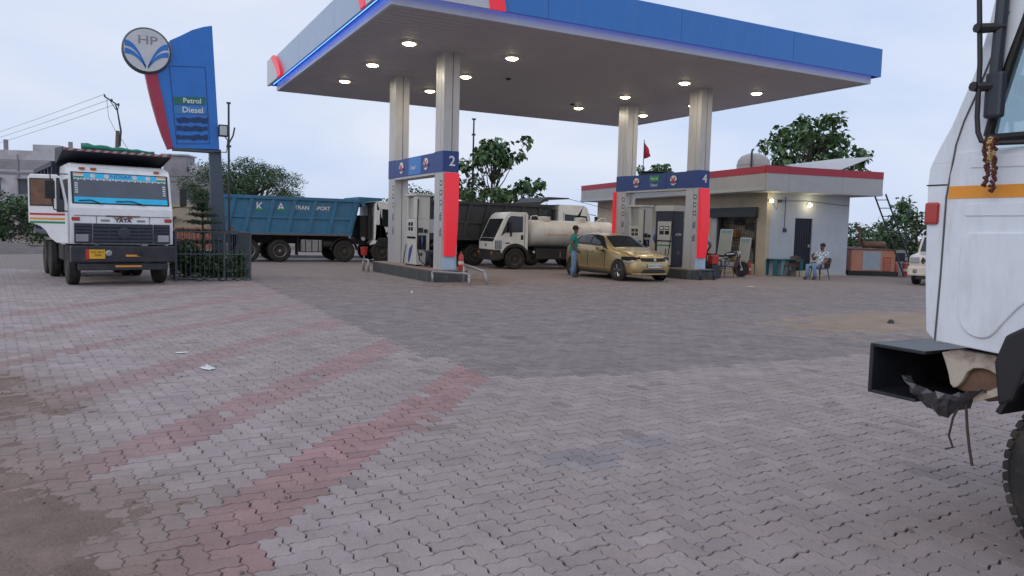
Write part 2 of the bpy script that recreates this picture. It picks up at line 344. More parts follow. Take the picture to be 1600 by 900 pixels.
PAVE_ROT = rad(6.5); A_ = 0.122
def paver_material():
    """the unit's own colour comes with the mesh; dust and wear from world-space noise"""
    m = bpy.data.materials.new('paver_concrete'); m.use_nodes = True; t = m.node_tree; b = t.nodes['Principled BSDF']; b.inputs['Roughness'].default_value = 0.88; b.inputs['Specular IOR Level'].default_value = 0.25
    at = t.nodes.new('ShaderNodeAttribute'); at.attribute_name = 'pcol'; g = t.nodes.new('ShaderNodeNewGeometry')
    def noise(sc_, det=8, ro=0.65):
        n = t.nodes.new('ShaderNodeTexNoise'); n.inputs['Scale'].default_value = sc_; n.inputs['Detail'].default_value = det; n.inputs['Roughness'].default_value = ro
        t.links.new(g.outputs['Position'], n.inputs['Vector']); return n.outputs[0]
    def ramp(s, a, c, lo=0.0, hi=1.0):
        n = t.nodes.new('ShaderNodeMapRange'); n.inputs['From Min'].default_value = a; n.inputs['From Max'].default_value = c; n.inputs['To Min'].default_value = lo; n.inputs['To Max'].default_value = hi
        t.links.new(s, n.inputs[0]); return n.outputs[0]
    def mix(mode, fac, c1, c2):
        n = t.nodes.new('ShaderNodeMixRGB'); n.blend_type = mode
        for i, c in ((0, fac), (1, c1), (2, c2)):
            if isinstance(c, (float, int)): n.inputs[i].default_value = c
            elif isinstance(c, tuple): n.inputs[i].default_value = (*c, 1)
            else: t.links.new(c, n.inputs[i])
        return n.outputs[0]
    fine = ramp(noise(95, 6, 0.75), 0.25, 0.75, 0.68, 1.28)
    mid = ramp(noise(2.3), 0.3, 0.7, 0.82, 1.12)
    c = mix('MULTIPLY', 1.0, at.outputs['Color'], fine); c = mix('MULTIPLY', 1.0, c, mid)
    # brown dust lying in patches, and black oil drips
    c = mix('MIX', ramp(noise(0.55, 9), 0.52, 0.74, 0.0, 0.5), c, (0.28, 0.22, 0.195))
    c = mix('MIX', ramp(noise(1.1, 3), 0.70, 0.76, 0.0, 0.35), c, (0.06, 0.055, 0.055))
    t.links.new(c, b.inputs['Base Color'])
    bp = t.nodes.new('ShaderNodeBump'); bp.inputs['Strength'].default_value = 0.6; bp.inputs['Distance'].default_value = 0.008
    t.links.new(noise(120, 5), bp.inputs['Height']); t.links.new(bp.outputs[0], b.inputs['Normal'])
    MAT['paver_concrete'] = m
paver_material()
def far_paving_material():
    """paving too far off to pick the units apart: courses, patches and dust"""
    m = bpy.data.materials.new('far_paving'); m.use_nodes = True; t = m.node_tree; b = t.nodes['Principled BSDF']; b.inputs['Roughness'].default_value = 0.9; b.inputs['Specular IOR Level'].default_value = 0.2
    g = t.nodes.new('ShaderNodeNewGeometry'); mpn = t.nodes.new('ShaderNodeMapping'); mpn.inputs['Rotation'].default_value = (0, 0, -PAVE_ROT)
    t.links.new(g.outputs['Position'], mpn.inputs[0])
    br = t.nodes.new('ShaderNodeTexBrick'); br.inputs['Scale'].default_value = 1.0; br.inputs['Brick Width'].default_value = 0.244; br.inputs['Row Height'].default_value = 0.122
    br.inputs['Mortar Size'].default_value = 0.006; br.inputs['Color1'].default_value = (0.235, 0.20, 0.195, 1); br.inputs['Color2'].default_value = (0.285, 0.245, 0.235, 1); br.inputs['Mortar'].default_value = (0.10, 0.085, 0.08, 1)
    t.links.new(mpn.outputs[0], br.inputs['Vector'])
    n = t.nodes.new('ShaderNodeTexNoise'); n.inputs['Scale'].default_value = 0.4; n.inputs['Detail'].default_value = 9; n.inputs['Roughness'].default_value = 0.7
    t.links.new(g.outputs['Position'], n.inputs['Vector'])
    r = t.nodes.new('ShaderNodeMapRange'); r.inputs['From Min'].default_value = 0.42; r.inputs['From Max'].default_value = 0.7; r.inputs['To Max'].default_value = 0.75
    t.links.new(n.outputs[0], r.inputs[0])
    mm = t.nodes.new('ShaderNodeMixRGB'); mm.inputs[2].default_value = (0.27, 0.21, 0.185, 1)
    t.links.new(r.outputs[0], mm.inputs[0]); t.links.new(br.outputs[0], mm.inputs[1]); t.links.new(mm.outputs[0], b.inputs['Base Color'])
    MAT['far_paving'] = m
far_paving_material()

g = MB(); S = 1500
g.add([(-S, -S, -0.07), (S, -S, -0.07), (S, S, -0.07), (-S, S, -0.07)], [(0, 1, 2, 3)])
struct(obj('ground', g, 'dirt_ground'))
FX, FY = 0.4663 / 0.99704, 0.8813 / 0.99704; D_FAR = 24.0
pv = MB(); pv.add([(-9, -3, -0.014), (30, -3, -0.014), (30, 50, -0.014), (-9, 50, -0.014)], [(0, 1, 2, 3)])
pavement = struct(obj('pavement', pv, 'joint_sand'))
fp = MB(); yl = lambda x: (D_FAR - 0.25 - FX * x) / FY
fp.add([(-9, yl(-9), -0.004), (30, yl(30), -0.004), (30, 50, -0.004), (-9, 50, -0.004)], [(0, 1, 2, 3)])
obj('far_paving', fp, 'far_paving', pavement)
fp2 = MB(); fp2.add([(-1.0, 3.47, -0.005), (-4.3, 29.4, -0.005), (-9, yl(-9), -0.005), (-9, -3, -0.005), (30, -3, -0.005), (30, yl(30), -0.005), (26.7, 13.0, -0.005), (3.4, 1.1, -0.005)], [tuple(range(8))])
obj('side_paving', fp2, 'far_paving', pavement)

def paver_outline():
    d = 0.095; out = []
    steps = [((0, 0), (1, 0)), ((1, 0), (2, 0)), ((2, 0), (2, 1)), ((2, 1), (1, 1)), ((1, 1), (0, 1)), ((0, 1), (0, 0))]
    for (p, q) in steps:
        rev = q[0] < p[0] or q[1] < p[1]
        a, b = (q, p) if rev else (p, q)
        e = (b[0] - a[0], b[1] - a[1]); n = (-e[1], e[0])
        pts = [(a[0] + e[0]*t_ + n[0]*s_, a[1] + e[1]*t_ + n[1]*s_) for t_, s_ in ((0.30, d), (0.70, -d))]
        if rev: pts = pts[::-1]
        out += [p] + pts
    return np.array(out, float) - [1.0, 0.5]
OUT = paver_outline() * A_
NP = len(OUT)
def ring(gap):
    sx = 1 - gap / (1.0 * A_); sy = 1 - gap / (0.5 * A_)
    return OUT * [sx, sy]
def paver_verts():
    lo = np.c_[ring(0.0028), np.full(NP, -0.024)]; hi = np.c_[ring(0.0058), np.zeros(NP)]; md = np.c_[ring(0.0020), np.full(NP, -0.006)]
    return np.vstack([lo, md, hi])
PVV = paver_verts()
PVV = np.vstack([PVV[NP:2*NP] * [1, 1, 1], PVV[2*NP:]]) ; PVV[:NP, 2] = -0.009    # bevelled rim down into the joint, then the top
loops = []; sizes = []
for i in range(NP):
    j = (i + 1) % NP; loops += [i, j, NP + j, NP + i]; sizes.append(4)
loops += list(range(NP, 2*NP)); sizes.append(NP)
loops = np.array(loops); sizes = np.array(sizes)
STRIPES = (-2.1, -3.63, -5.35, -7.1, -8.85, -10.6)
def dirt_edge(y): return 0.15 - (y - 3.8) * 0.2 + 0.22 * math.sin(y * 1.7) + 0.1 * math.sin(y * 4.3)
def hnoise(x, y):
    return (math.sin(x*3.1+y*1.3)+math.sin(x*1.7-y*4.1+1)+math.sin(x*7.3+y*6.1+2)*0.6+math.sin(x*13.7-y*11.9)*0.35) / 3
cr, sr = math.cos(PAVE_ROT), math.sin(PAVE_ROT)
plist = []
diag = PAVE_ROT + PI/4; dn = (math.sin(diag), -math.cos(diag))
for i in range(-90, 330):
    for j in range(-60, 330):
        k = (i - j) % 4
        if k == 0: lx, ly, rot = i + 1.0, j + 0.5, 0
        elif k == 3: lx, ly, rot = i + 0.5, j + 1.0, 1
        else: continue
        lx *= A_; ly *= A_
        x = lx*cr - ly*sr; y = lx*sr + ly*cr
        dep = FX*x + FY*y
        if dep < 2.6 or dep > D_FAR or x < -9 or x > 30: continue
        lat = 0.885*x - 0.4666*y
        if abs(lat) > dep*0.70 + 0.7: continue
        if y < 10.5 and x < dirt_edge(y) - 1.3: continue
        plist.append((x, y, rot, dep, lat))
def paver_colour(x, y):
    dark = x > 3.55 + 0.25*math.sin(y*0.9) * (y < 9) and y > 7.15 + 0.5 * max(0, 1 - (x - 3.5) / 1.2)
    u = x*dn[0] + y*dn[1]
    v = random.gauss(0, 1)
    red = (not dark) and any(abs(u - s - 0.03*math.sin(y)) < (0.265 if s > -3 else 0.235) for s in STRIPES) and random.random() < 0.97
    if red:
        f = 1 + 0.08*v; c = (0.355*f, 0.205*f, 0.20*f)
        w_ = 0.82 if u > -2.8 else (0.6 if u > -4.4 else 0.45)
        c = tuple(w_*a + (1-w_)*b_ for a, b_ in zip(c, (0.35, 0.29, 0.283)))
    elif dark:
        f = 1 + 0.07*v; c = (0.255*f, 0.219*f, 0.214*f)
    else:
        f = 1 + 0.042*v
        t_ = min(1, max(0, (2.6 - x) / 3.0)); c = ((0.345 + 0.04*t_)*f, (0.287 + 0.038*t_)*f, (0.279 + 0.04*t_)*f)
        o_ = min(math.hypot((x-3.05)/0.34, (y-4.55)/0.22), math.hypot((x-3.75)/0.25, (y-4.75)/0.15))
        if o_ < 1: c = tuple(a*(0.78 + 0.2*o_) for a in c); c = (c[0]*0.93, c[1], c[2]*1.04)
        if random.random() < 0.015: c = tuple(q*0.78 for q in c)
    # dust trodden over the units next to the loose dirt and the sand
    k_ = 0.0
    if y < 11: k_ = max(0.0, min(0.8, 0.75 - (x - dirt_edge(y))*1.1 + 0.25*hnoise(x*2.3, y*2.3)))
    c = tuple(a*(1-k_) + b_*k_ for a, b_ in zip(c, (0.26, 0.195, 0.165)))
    k_ = max(0.0, min(0.8, 1.1*(1.0 - math.hypot((x-14.8)/4.4, (y-9.7)/2.1)) + 0.35*hnoise(x*1.3, y*1.9)))
    c = tuple(a*(1-k_) + b_*k_ for a, b_ in zip(c, (0.38, 0.29, 0.22)))
    return c
cand = [(p[3] + 0.25*abs(p[4]), n) for n, p in enumerate(plist) if abs(p[4]) < p[3]*0.672 and p[3] > 3.15]
cand.sort(); single = set(n for _, n in cand[:300])
# shared meshes of single units: a few shades of grey, red and dark
def unit_mesh(col):
    me = bpy.data.meshes.new('paver'); me.vertices.add(2*NP); me.vertices.foreach_set('co', PVV.ravel())
    me.loops.add(len(loops)); me.loops.foreach_set('vertex_index', loops); me.polygons.add(len(sizes))
    me.polygons.foreach_set('loop_start', np.concatenate([[0], np.cumsum(sizes)[:-1]])); me.update(); me.validate(); me.shade_flat()
    a = me.attributes.new('pcol', 'FLOAT_COLOR', 'POINT'); a.data.foreach_set('color', np.tile([*col, 1.0], 2*NP))
    me.materials.append(MAT['paver_concrete']); return me
cache = {}
V = []; Cc = []
for n, (x, y, rot, dep, lat) in enumerate(plist):
    c = paver_colour(x, y)
    rz = PAVE_ROT + rot*PI/2 + random.choice((0, PI)) + random.gauss(0, 0.008); tx, ty = random.gauss(0, 0.006), random.gauss(0, 0.006)
    x += random.gauss(0, 0.0021); y += random.gauss(0, 0.0021)
    z = random.gauss(0, 0.0011) + 0.004*hnoise(x*0.5, y*0.5)
    if n in single:
        key = tuple(round(q / 0.02) for q in c)
        if key not in cache: cache[key] = unit_mesh(c)
        o = bpy.data.objects.new('paver', cache[key]); COL.objects.link(o); o.parent = pavement; o.location = (x, y, z); o.rotation_euler = (tx, ty, rz)
    else:
        cz, sz = math.cos(rz), math.sin(rz)
        q = np.empty_like(PVV); q[:, 0] = PVV[:, 0]*cz - PVV[:, 1]*sz; q[:, 1] = PVV[:, 0]*sz + PVV[:, 1]*cz
        q[:, 2] = PVV[:, 2] + z + q[:, 0]*tx + q[:, 1]*ty; q[:, 0] += x; q[:, 1] += y
        V.append(q); Cc.append(c)
nP = len(V); V = np.concatenate(V); Cc = np.c_[np.array(Cc), np.ones(nP)]
me = bpy.data.meshes.new('paver_field'); me.vertices.add(len(V)); me.vertices.foreach_set('co', V.ravel())
LL = (loops[None, :] + (np.arange(nP) * 2*NP)[:, None]).ravel(); SS = np.tile(sizes, nP)
me.loops.add(len(LL)); me.loops.foreach_set('vertex_index', LL); me.polygons.add(len(SS)); me.polygons.foreach_set('loop_start', np.concatenate([[0], np.cumsum(SS)[:-1]])); me.update(); me.shade_flat()
a = me.attributes.new('pcol', 'FLOAT_COLOR', 'POINT'); a.data.foreach_set('color', np.repeat(Cc, 2*NP, axis=0).ravel())
me.materials.append(MAT['paver_concrete'])
pf = bpy.data.objects.new('paver_field', me); COL.objects.link(pf); pf.parent = pavement; pf['kind'] = 'stuff'
print('pavers', nP)

def drift(name, x0, x1, y0, y1, step, hf, m, label, cat):
    nx = int((x1-x0)/step); ny = int((y1-y0)/step); v = []; f = []
    for j in range(ny+1):
        for i in range(nx+1):
            x = x0 + i*step; y = y0 + j*step; v.append((x, y, hf(x, y)))
    for j in range(ny):
        for i in range(nx):
            q = (j*(nx+1)+i, j*(nx+1)+i+1, (j+1)*(nx+1)+i+1, (j+1)*(nx+1)+i)
            if max(v[k][2] for k in q) > -0.02: f.append(q)
    mb = MB(); mb.v = v; mb.f = f
    o = obj(name, mb.mesh(name, True), m); stuff(o, label, cat); return o
def left_dirt(x, y):
    e = (dirt_edge(y) - x)
    if y > 9.5: e -= (y - 9.5) * 1.2
    return max(-0.04, min(0.03, e*0.019 - 0.005)) + 0.007*hnoise(x*1.6, y*1.6) + 0.006*hnoise(x*7, y*7) + 0.004*hnoise(x*19, y*17)
drift('dirt_drift', -9, 1.5, 1.0, 13, 0.05, left_dirt, 'dirt_drift', 'brown loose dirt spread over the paving at the left edge', 'dirt')
def right_sand(x, y):
    d = math.hypot((x-13.6)/3.4, (y-9.9)/1.5); return 0.010*(1-d) - 0.004 + 0.007*hnoise(x*1.9, y*2.3) + 0.004*hnoise(x*6, y*7)
drift('sand_drift', 8.5, 18, 7.2, 13, 0.07, right_sand, 'sand_drift', 'thin pale sand drift on the paving beyond the near truck bumper', 'sand')
def isle_dust(x, y):
    d = max(abs(x-9.3)/2.0, abs(y-20.8)/1.9); return 0.008*(1-d) - 0.005 + 0.006*hnoise(x*2.1, y*2.9) + 0.003*hnoise(x*7, y*8)
drift('dust_drift', 6.5, 12, 18.4, 23, 0.08, isle_dust, 'dirt_drift', 'reddish dust gathered round the foot of pump island two', 'dust')

# small litter and stones
def stone(x, y, r):
    mb = MB(); ps = []
    for k in range(12):
        a, b_ = random.uniform(0, 2*PI), random.uniform(-0.6, 1); rr = r*random.uniform(0.7, 1.1)
        ps.append((rr*math.cos(a)*math.sqrt(1-b_*b_*0.9), rr*math.sin(a)*math.sqrt(1-b_*b_*0.9), rr*0.6*b_))
    bm = bmesh.new(); [bm.verts.new(p) for p in ps]; bmesh.ops.convex_hull(bm, input=bm.verts); 
    bmesh.ops.delete(bm, geom=[v for v in bm.verts if not v.link_faces], context='VERTS')
    vv = [tuple(v.co + Vector((x, y, 0.006 + r*0.25))) for v in bm.verts]; bm.verts.index_update(); ff = [tuple(v.index for v in fa.verts) for fa in bm.faces]; bm.free()
    return vv, ff
peb = MB()
for k in range(420):
    t_ = random.random()
    if t_ < 0.55: y = random.uniform(2.8, 10); x = dirt_edge(y) + random.gauss(-0.5, 0.6)
    else:
        dep = random.uniform(3.5, 15); lat = random.uniform(-0.6, 0.6)*dep; x = FX*dep + 0.885*lat; y = FY*dep - 0.4666*lat
    peb.add(*stone(x, y, random.choice((0.005, 0.007, 0.009, 0.012, 0.016))))
stuff(obj('pebbles', peb, 'mound'), 'small dark pebbles scattered over the paving and dirt', 'pebbles')
def crumple(name, loc, size, m, label, cat, seed):
    r_ = random.Random(seed); n = 7; mb = MB(); v = []; f = []
    for j in range(n):
        for i in range(n):
            u_, v_ = i/(n-1)-0.5, j/(n-1)-0.5
            v.append((u_*size[0]+r_.gauss(0, size[0]*0.05), v_*size[1]+r_.gauss(0, size[1]*0.05), abs(r_.gauss(0.3, 0.3))*size[2]*(1.2-2*max(abs(u_), abs(v_)))+0.006))
    for j in range(n-1):
        for i in range(n-1): f.append((j*n+i, j*n+i+1, (j+1)*n+i+1, (j+1)*n+i))
    mb.add(v, f); o = part(name, mb, m, None); o.location = loc; o.rotation_euler = (0, 0, r_.uniform(0, 3)); return tag(o, label, cat)
crumple('plastic_bag', (0.95, 9.05, 0.004), (0.20, 0.12, 0.06), 'litter_white', 'crumpled white plastic bag lying on a red stripe of paving', 'litter', 1)
crumple('paper_scrap', (0.78, 10.25, 0.004), (0.15, 0.08, 0.02), 'litter_white', 'small flat white paper scrap beyond the plastic bag', 'litter', 2)
crumple('black_rag', (13.55, 9.66, 0.01), (0.22, 0.12, 0.09), 'black_plastic', 'crumpled black rag on the sand beyond the truck bumper', 'litter', 3)
crumple('paper_cup', (6.65, 17.9, 0.004), (0.07, 0.07, 0.08), 'litter_white', 'tiny white paper cup in front of pump island two', 'litter', 4)
crumple('paper_scrap', (18.15, 18.0, 0.004), (0.22, 0.12, 0.03), 'litter_white', 'white paper scrap on dark paving in front of pump island four', 'litter', 5)

# ------------------------------------------------------------------ canopy
CX0, CX1, CY0, CY1, CZ = 5.91, 22.83, 17.60, 31.44, 6.85
canopy = thing('canopy', 'flat forecourt canopy with blue fascia and glowing blue edge light on four columns', 'canopy', ((CX0+CX1)/2, (CY0+CY1)/2, CZ))
def cl(mb, name, m, **k):     # canopy-local part: geometry given in world coordinates
    mb.v = [(x-(CX0+CX1)/2, y-(CY0+CY1)/2, z-CZ) for x, y, z in mb.v]; return part(name, mb, m, canopy, **k)
NRIB = 46
for i in range(NRIB):          # soffit strips laid along x with a shadow groove between them
    y0 = CY0 + 0.06 + (CY1-CY0-0.12)*i/NRIB; y1 = CY0 + 0.06 + (CY1-CY0-0.12)*(i+1)/NRIB
    cl(MB().box(CX0+0.06, CX1-0.06, y0+0.012, y1-0.012, CZ+0.03, CZ+0.06), 'soffit_strip', 'soffit')
cl(MB().box(CX0+0.05, CX1-0.05, CY0+0.05, CY1-0.05, CZ+0.064, CZ+0.15), 'soffit_backing', 'soffit')
b4 = MB(); t_ = 0.08
b4.box(CX0, CX1, CY0, CY0+t_, CZ, CZ+0.30); b4.box(CX0, CX1, CY1-t_, CY1, CZ, CZ+0.30); b4.box(CX0, CX0+t_, CY0+t_, CY1-t_, CZ, CZ+0.30); b4.box(CX1-t_, CX1, CY0+t_, CY1-t_, CZ, CZ+0.30)
cl(b4, 'edge_band', 'fascia_white')
OV = 0.22; FZ0, FZ1 = CZ+0.22, CZ+1.14
# blue edge-light tubes tucked behind the lower lip of the fascia, shining on the band
def led(x0, x1, y0, y1, m='led_blue'): cl(MB().box(x0, x1, y0, y1, FZ0+0.03, FZ0+0.055), 'edge_light', m)
led(CX0-0.08, CX1+0.1, CY0-0.12, CY0-0.09, 'led_pale'); led(CX0-0.12, CX0-0.09, CY0-0.08, CY1+0.08)
def fpanel(a, b, m, side, proud=0.0, name='fascia_panel'):
    g_ = 0.006; th = 0.06
    if side == 'front': mb = MB().box(a+g_, b-g_, CY0-OV-proud, CY0-OV+th, FZ0, FZ1)
    elif side == 'back': mb = MB().box(a+g_, b-g_, CY1+OV-th, CY1+OV, FZ0, FZ1)
    elif side == 'left': mb = MB().box(CX0-OV-proud, CX0-OV+th, a+g_, b-g_, FZ0, FZ1)
    else: mb = MB().box(CX1+OV-th, CX1+OV, a+g_, b-g_, FZ0, FZ1)
    return cl(mb, name, m)
fx0, fx1 = CX0-OV, CX1+OV
for a, b in ((8.4, 10.05), (10.05, 14.42), (14.42, 18.88), (18.88, fx1)): fpanel(a, b, 'fascia_blue', 'front')
for a, b in ((CY0-OV+0.07, 21.85), (21.85, 26.5), (26.5, 30.2)): fpanel(a, b, 'fascia_sky_sheen', 'left')
for k in range(4): fpanel(fx0+(fx1-fx0)*k/4, fx0+(fx1-fx0)*(k+1)/4, 'fascia_blue', 'back')
for k in range(3): fpanel(CY0-OV+0.07+(CY1-CY0+0.3)*k/3, CY0-OV+0.07+(CY1-CY0+0.3)*(k+1)/3, 'fascia_blue', 'right')
cl(MB().box(fx0+0.07, fx1-0.07, CY0-OV+0.07, CY1+OV-0.07, FZ1-0.12, FZ1-0.06), 'roof_sheet', 'acp_grey')
# white corner shields with their red swoosh edge
def swoosh(t): return 0.45*(t**1.6)
zz = [FZ0-0.02 + (FZ1-FZ0+0.03)*k/8 for k in range(9)]
mb = MB(); mb.prism([(fx0-0.02, zz[0])] + [(8.36-swoosh(k/8)*0.9, z) for k, z in enumerate(zz)] + [(fx0-0.02, zz[-1])], 'y', CY0-OV-0.05, CY0-OV-0.005); cl(mb, 'corner_shield', 'fascia_white')
mb = MB(); mb.prism([(8.36-swoosh(k/8)*0.9, z) for k, z in enumerate(zz)] + [(8.80-swoosh(k/8)*0.9, z) for k, z in reversed(list(enumerate(zz)))], 'y', CY0-OV-0.07, CY0-OV-0.005); cl(mb, 'corner_swoosh', 'red_sheet')
mb = MB(); mb.prism([(CY0-OV-0.05, zz[0])] + [(18.75+swoosh(k/8)*3.0, z) for k, z in enumerate(zz)] + [(CY0-OV-0.05, zz[-1])], 'x', CX0-OV-0.05, CX0-OV-0.005); cl(mb, 'corner_shield', 'fascia_white')
mb = MB(); mb.prism([(18.75+swoosh(k/8)*3.0, z) for k, z in enumerate(zz)] + [(19.15+swoosh(k/8)*3.0, z) for k, z in reversed(list(enumerate(zz)))], 'x', CX0-OV-0.07, CX0-OV-0.005); cl(mb, 'corner_swoosh', 'red_sheet')
mb = MB(); mb.prism([(CY1+OV+0.05, zz[0])] + [(29.6+swoosh(k/8)*3.0, z) for k, z in enumerate(zz)] + [(CY1+OV+0.05, zz[-1])], 'x', CX0-OV-0.10, CX0-OV-0.005); cl(mb, 'corner_shield', 'fascia_white')
mb = MB(); mb.prism([(29.6+swoosh(k/8)*3.0, z) for k, z in enumerate(zz)] + [(29.0+swoosh(k/8)*3.0, z) for k, z in reversed(list(enumerate(zz)))], 'x', CX0-OV-0.12, CX0-OV-0.005); cl(mb, 'corner_swoosh', 'red_sheet')

ROWN = {21.03: 'nearest', 24.47: 'middle', 27.78: 'rear'}; CLN = {7.62: 'leftmost', 10.93: 'second from left', 17.68: 'third from left', 21.08: 'rightmost'}
dl_proto = None
for ly, rn in ROWN.items():
    for lx, cn in CLN.items():
        lab = 'round lit canopy downlight, %s column of lamps, %s row from the viewer' % (cn, rn)
        if dl_proto is None:
            d = thing('canopy_downlight', lab, 'downlight', (lx, ly, CZ+0.03), 0, 'lit downlights in the canopy soffit')
            part('bezel', MB().lathe([(0.205, -0.045), (0.25, -0.04), (0.26, 0.0), (0.205, 0.0)], n=24), 'aluminium', d)
            part('lens', MB().lathe([(0.202, -0.035), (0.13, -0.08), (0.02, -0.095)], n=24), 'lamp_emit', d); dl_proto = d
        else:
            d = copy_tree(dl_proto, None, label=lab); d.location = (lx, ly, CZ+0.03)
        ld = bpy.data.lights.new('downlight_lamp', 'AREA'); ld.shape = 'DISK'; ld.size = 0.34; ld.energy = 42; ld.color = (1.0, 0.9, 0.72)
        lo = bpy.data.objects.new('downlight_lamp', ld); COL.objects.link(lo); lo.parent = d; lo.location = (0, 0, -0.08)
for sx_, sy_, nm in ((12.35, 24.0, 'left'), (17.0, 27.2, 'right')):
    o = part('ceiling_nozzle', MB().lathe([(0.05, -0.06), (0.09, -0.05), (0.09, 0.0)], n=16), 'black_plastic', None); o.location = (sx_, sy_, CZ+0.03)
    tag(o, 'small black soffit fitting without a lamp, the %s one' % nm, 'fitting')

# ------------------------------------------------------------------ columns, beams, islands
CW, CD, IZ = 0.50, 0.65, 0.36
def emblem(parent, loc, r, rot):
    """round white badge with the red and blue flame-like petals"""
    e = part('emblem', MB().lathe([(r, 0), (r, 0.012), (r*0.9, 0.018)], n=24), 'print_white', parent); e.location = loc; e.rotation_euler = rot
    for k, (a, m_) in enumerate(((0.35, 'print_red'), (-0.35, 'print_red'), (1.15, 'swoosh_blue'), (-1.15, 'swoosh_blue'))):
        pt = MB(); pts = [(0, -0.62*r), (0.22*r, -0.1*r), (0.16*r, 0.55*r), (0, 0.8*r), (-0.16*r, 0.55*r), (-0.22*r, -0.1*r)]
        c_, s_ = math.cos(a), math.sin(a); pts = [(p[0]*c_ + (p[1]+0.6*r)*s_, -p[0]*s_ + (p[1]+0.6*r)*c_ - 0.6*r) for p in pts]
        pt.prism(pts, 'z', 0.019, 0.023 + k*0.001); part('petal', pt, m_, e)
    return e
def column(x, y, number, label, front):
    c = thing('canopy_column', label, 'column', (x, y, IZ), 0, 'columns that carry the canopy')
    h = CZ + 0.03 - IZ; hx, hy = CW/2, CD/2
    part('shaft', MB().box(-hx+0.02, hx-0.02, -hy+0.02, hy-0.02, 0, h), 'column_seam', c)
    # cladding sheets, two per face with an open seam
    for (a, b_) in ((-hx, -0.012+hx*0.1), (0.012+hx*0.1, hx)):
        part('cladding_sheet', MB().box(a, b_, -hy, -hy+0.018, 0.0, h), 'column_clad', c); part('cladding_sheet', MB().box(a, b_, hy-0.018, hy, 0.0, h), 'column_clad', c)
    for (a, b_) in ((-hy+0.02, -0.1-0.01), (-0.1+0.01, hy-0.02)):
        part('cladding_sheet', MB().box(-hx, -hx+0.018, a, b_, 0.0, h), 'column_clad', c); part('cladding_sheet', MB().box(hx-0.018, hx, a, b_, 0.0, h), 'column_clad', c)
    z0, z1 = 3.33-IZ, 3.96-IZ
    part('number_band', MB().box(-hx-0.012, hx+0.012, -hy-0.012, hy+0.012, z0, z1), 'band_blue', c)
    # icon strip printed on the lane side
    for k, (zz_, hh) in enumerate(((2.55, 0.17), (2.26, 0.17), (1.96, 0.17), (1.50, 0.26), (1.02, 0.26))):
        fr = MB(); 
        if k < 3: fr.box(-hx-0.004, -hx-0.001, -0.27, -0.12, zz_, zz_+hh); part('icon', fr, 'icon_grey', c); part('icon', MB().box(-hx-0.006, -hx-0.0045, -0.235, -0.155, zz_+0.045, zz_+hh-0.045), 'print_white', c)
        else:
            for q in range(4): part('icon', MB().box(-hx-0.004, -hx-0.001, -0.27, -0.12 - (q == 3)*0.06, zz_ + q*0.066, zz_ + q*0.066 + 0.045), 'icon_grey', c)
    if front:
        text('number', str(number), 0.42, 'print_white', c, (0.04, -hy-0.016, (z0+z1)/2), FACE_NY, 0.004, bold=0.006)
        # tapered red light panel standing proud of the end face
        v = []; n = 10
        for k in range(n+1):
            t_ = k/n; z = 0.42 + (z0-0.02-0.42)*t_; bul = 0.05 + 0.11*math.sin(PI*(0.15+0.8*t_))
            hw = hx*(0.80 + 0.22*t_); xo = 0.03*t_ - 0.02
            v += [(-hw+0.04+xo, -hy-0.003, z), (-hw+0.05+xo, -hy-bul, z), (hw+xo, -hy-bul, z), (hw+0.01+xo, -hy-0.003, z)]
        f = [(4*k+i, 4*k+i+1, 4*k+i+5, 4*k+i+4) for k in range(n) for i in range(3)] + [(0, 1, 2, 3), (4*n, 4*n+3, 4*n+2, 4*n+1)] + [(4*k+3, 4*k, 4*k+4, 4*k+7) for k in range(n)]
        part('light_panel', MB().add(v, f), 'red_sheet', c, bevel=0.02)
        part('foot_panel', MB().box(-hx+0.02, hx-0.005, -hy-0.008, -hy-0.001, 0.02, 0.41), 'column_foot', c)
    return c
column(9.15, 21.78, 2, 'canopy column with white number 2 and red light panel at the near end of its island', True)
column(9.15, 26.17, 1, 'rear canopy column behind the white dispenser, left of column 2', False)
column(19.12, 21.78, 4, 'canopy column with white number 4 and red light panel beside the gold car', True)
c2 = column(19.12, 26.17, 3, 'rear canopy column behind the gold car, left of column 4', False)
part('light_panel', MB().box(-CW/2-0.10, -CW/2+0.03, CD/2+0.002, CD/2+0.10, 0.4, 2.95), 'red_sheet', c2)
def beam(x, label, words):
    y0, y1 = 21.78+CD/2+0.014, 26.17-CD/2-0.014
    b = thing('portal_beam', label, 'beam', (x, (y0+y1)/2, 3.34), 0, 'blue name beams between column pairs')
    h = (y1-y0)/2
    part('box_panel', MB().box(-CW/2-0.01, CW/2+0.01, -h, h, 0, 0.60), 'band_blue', b)
    part('bottom_trim', MB().box(-CW/2+0.0, CW/2-0.0, -h+0.01, h-0.01, -0.07, -0.003), 'column_clad', b)
    for s in (-1, 1): emblem(b, (-CW/2-0.012, s*h*0.62, 0.30), 0.19, (PI/2, 0, -PI/2))
    part('name_plate', MB().box(-CW/2-0.018, -CW/2-0.011, -0.72, 0.42, 0.02, 0.58), 'fascia_blue' if words[0] is None else 'band_blue', b)
    if words[0]:
        part('name_plate', MB().box(-CW/2-0.024, -CW/2-0.019, -0.30, 0.30, 0.30, 0.54), 'print_green', b)
        text('lettering', words[0], 0.17, 'print_white', b, (-CW/2-0.026, 0, 0.42), FACE_NX, 0.002)
    text('lettering', words[1], 0.17, 'print_white', b, (-CW/2-0.021, 0, 0.25 if words[0] is None else 0.17), FACE_NX, 0.002)
    return b
beam(9.15, 'blue beam with two round emblems above the white dispenser', (None, 'Diesel'))
beam(19.12, 'blue beam with round emblems and a green Petrol plate above the dark dispenser', ('Petrol', 'Diesel'))
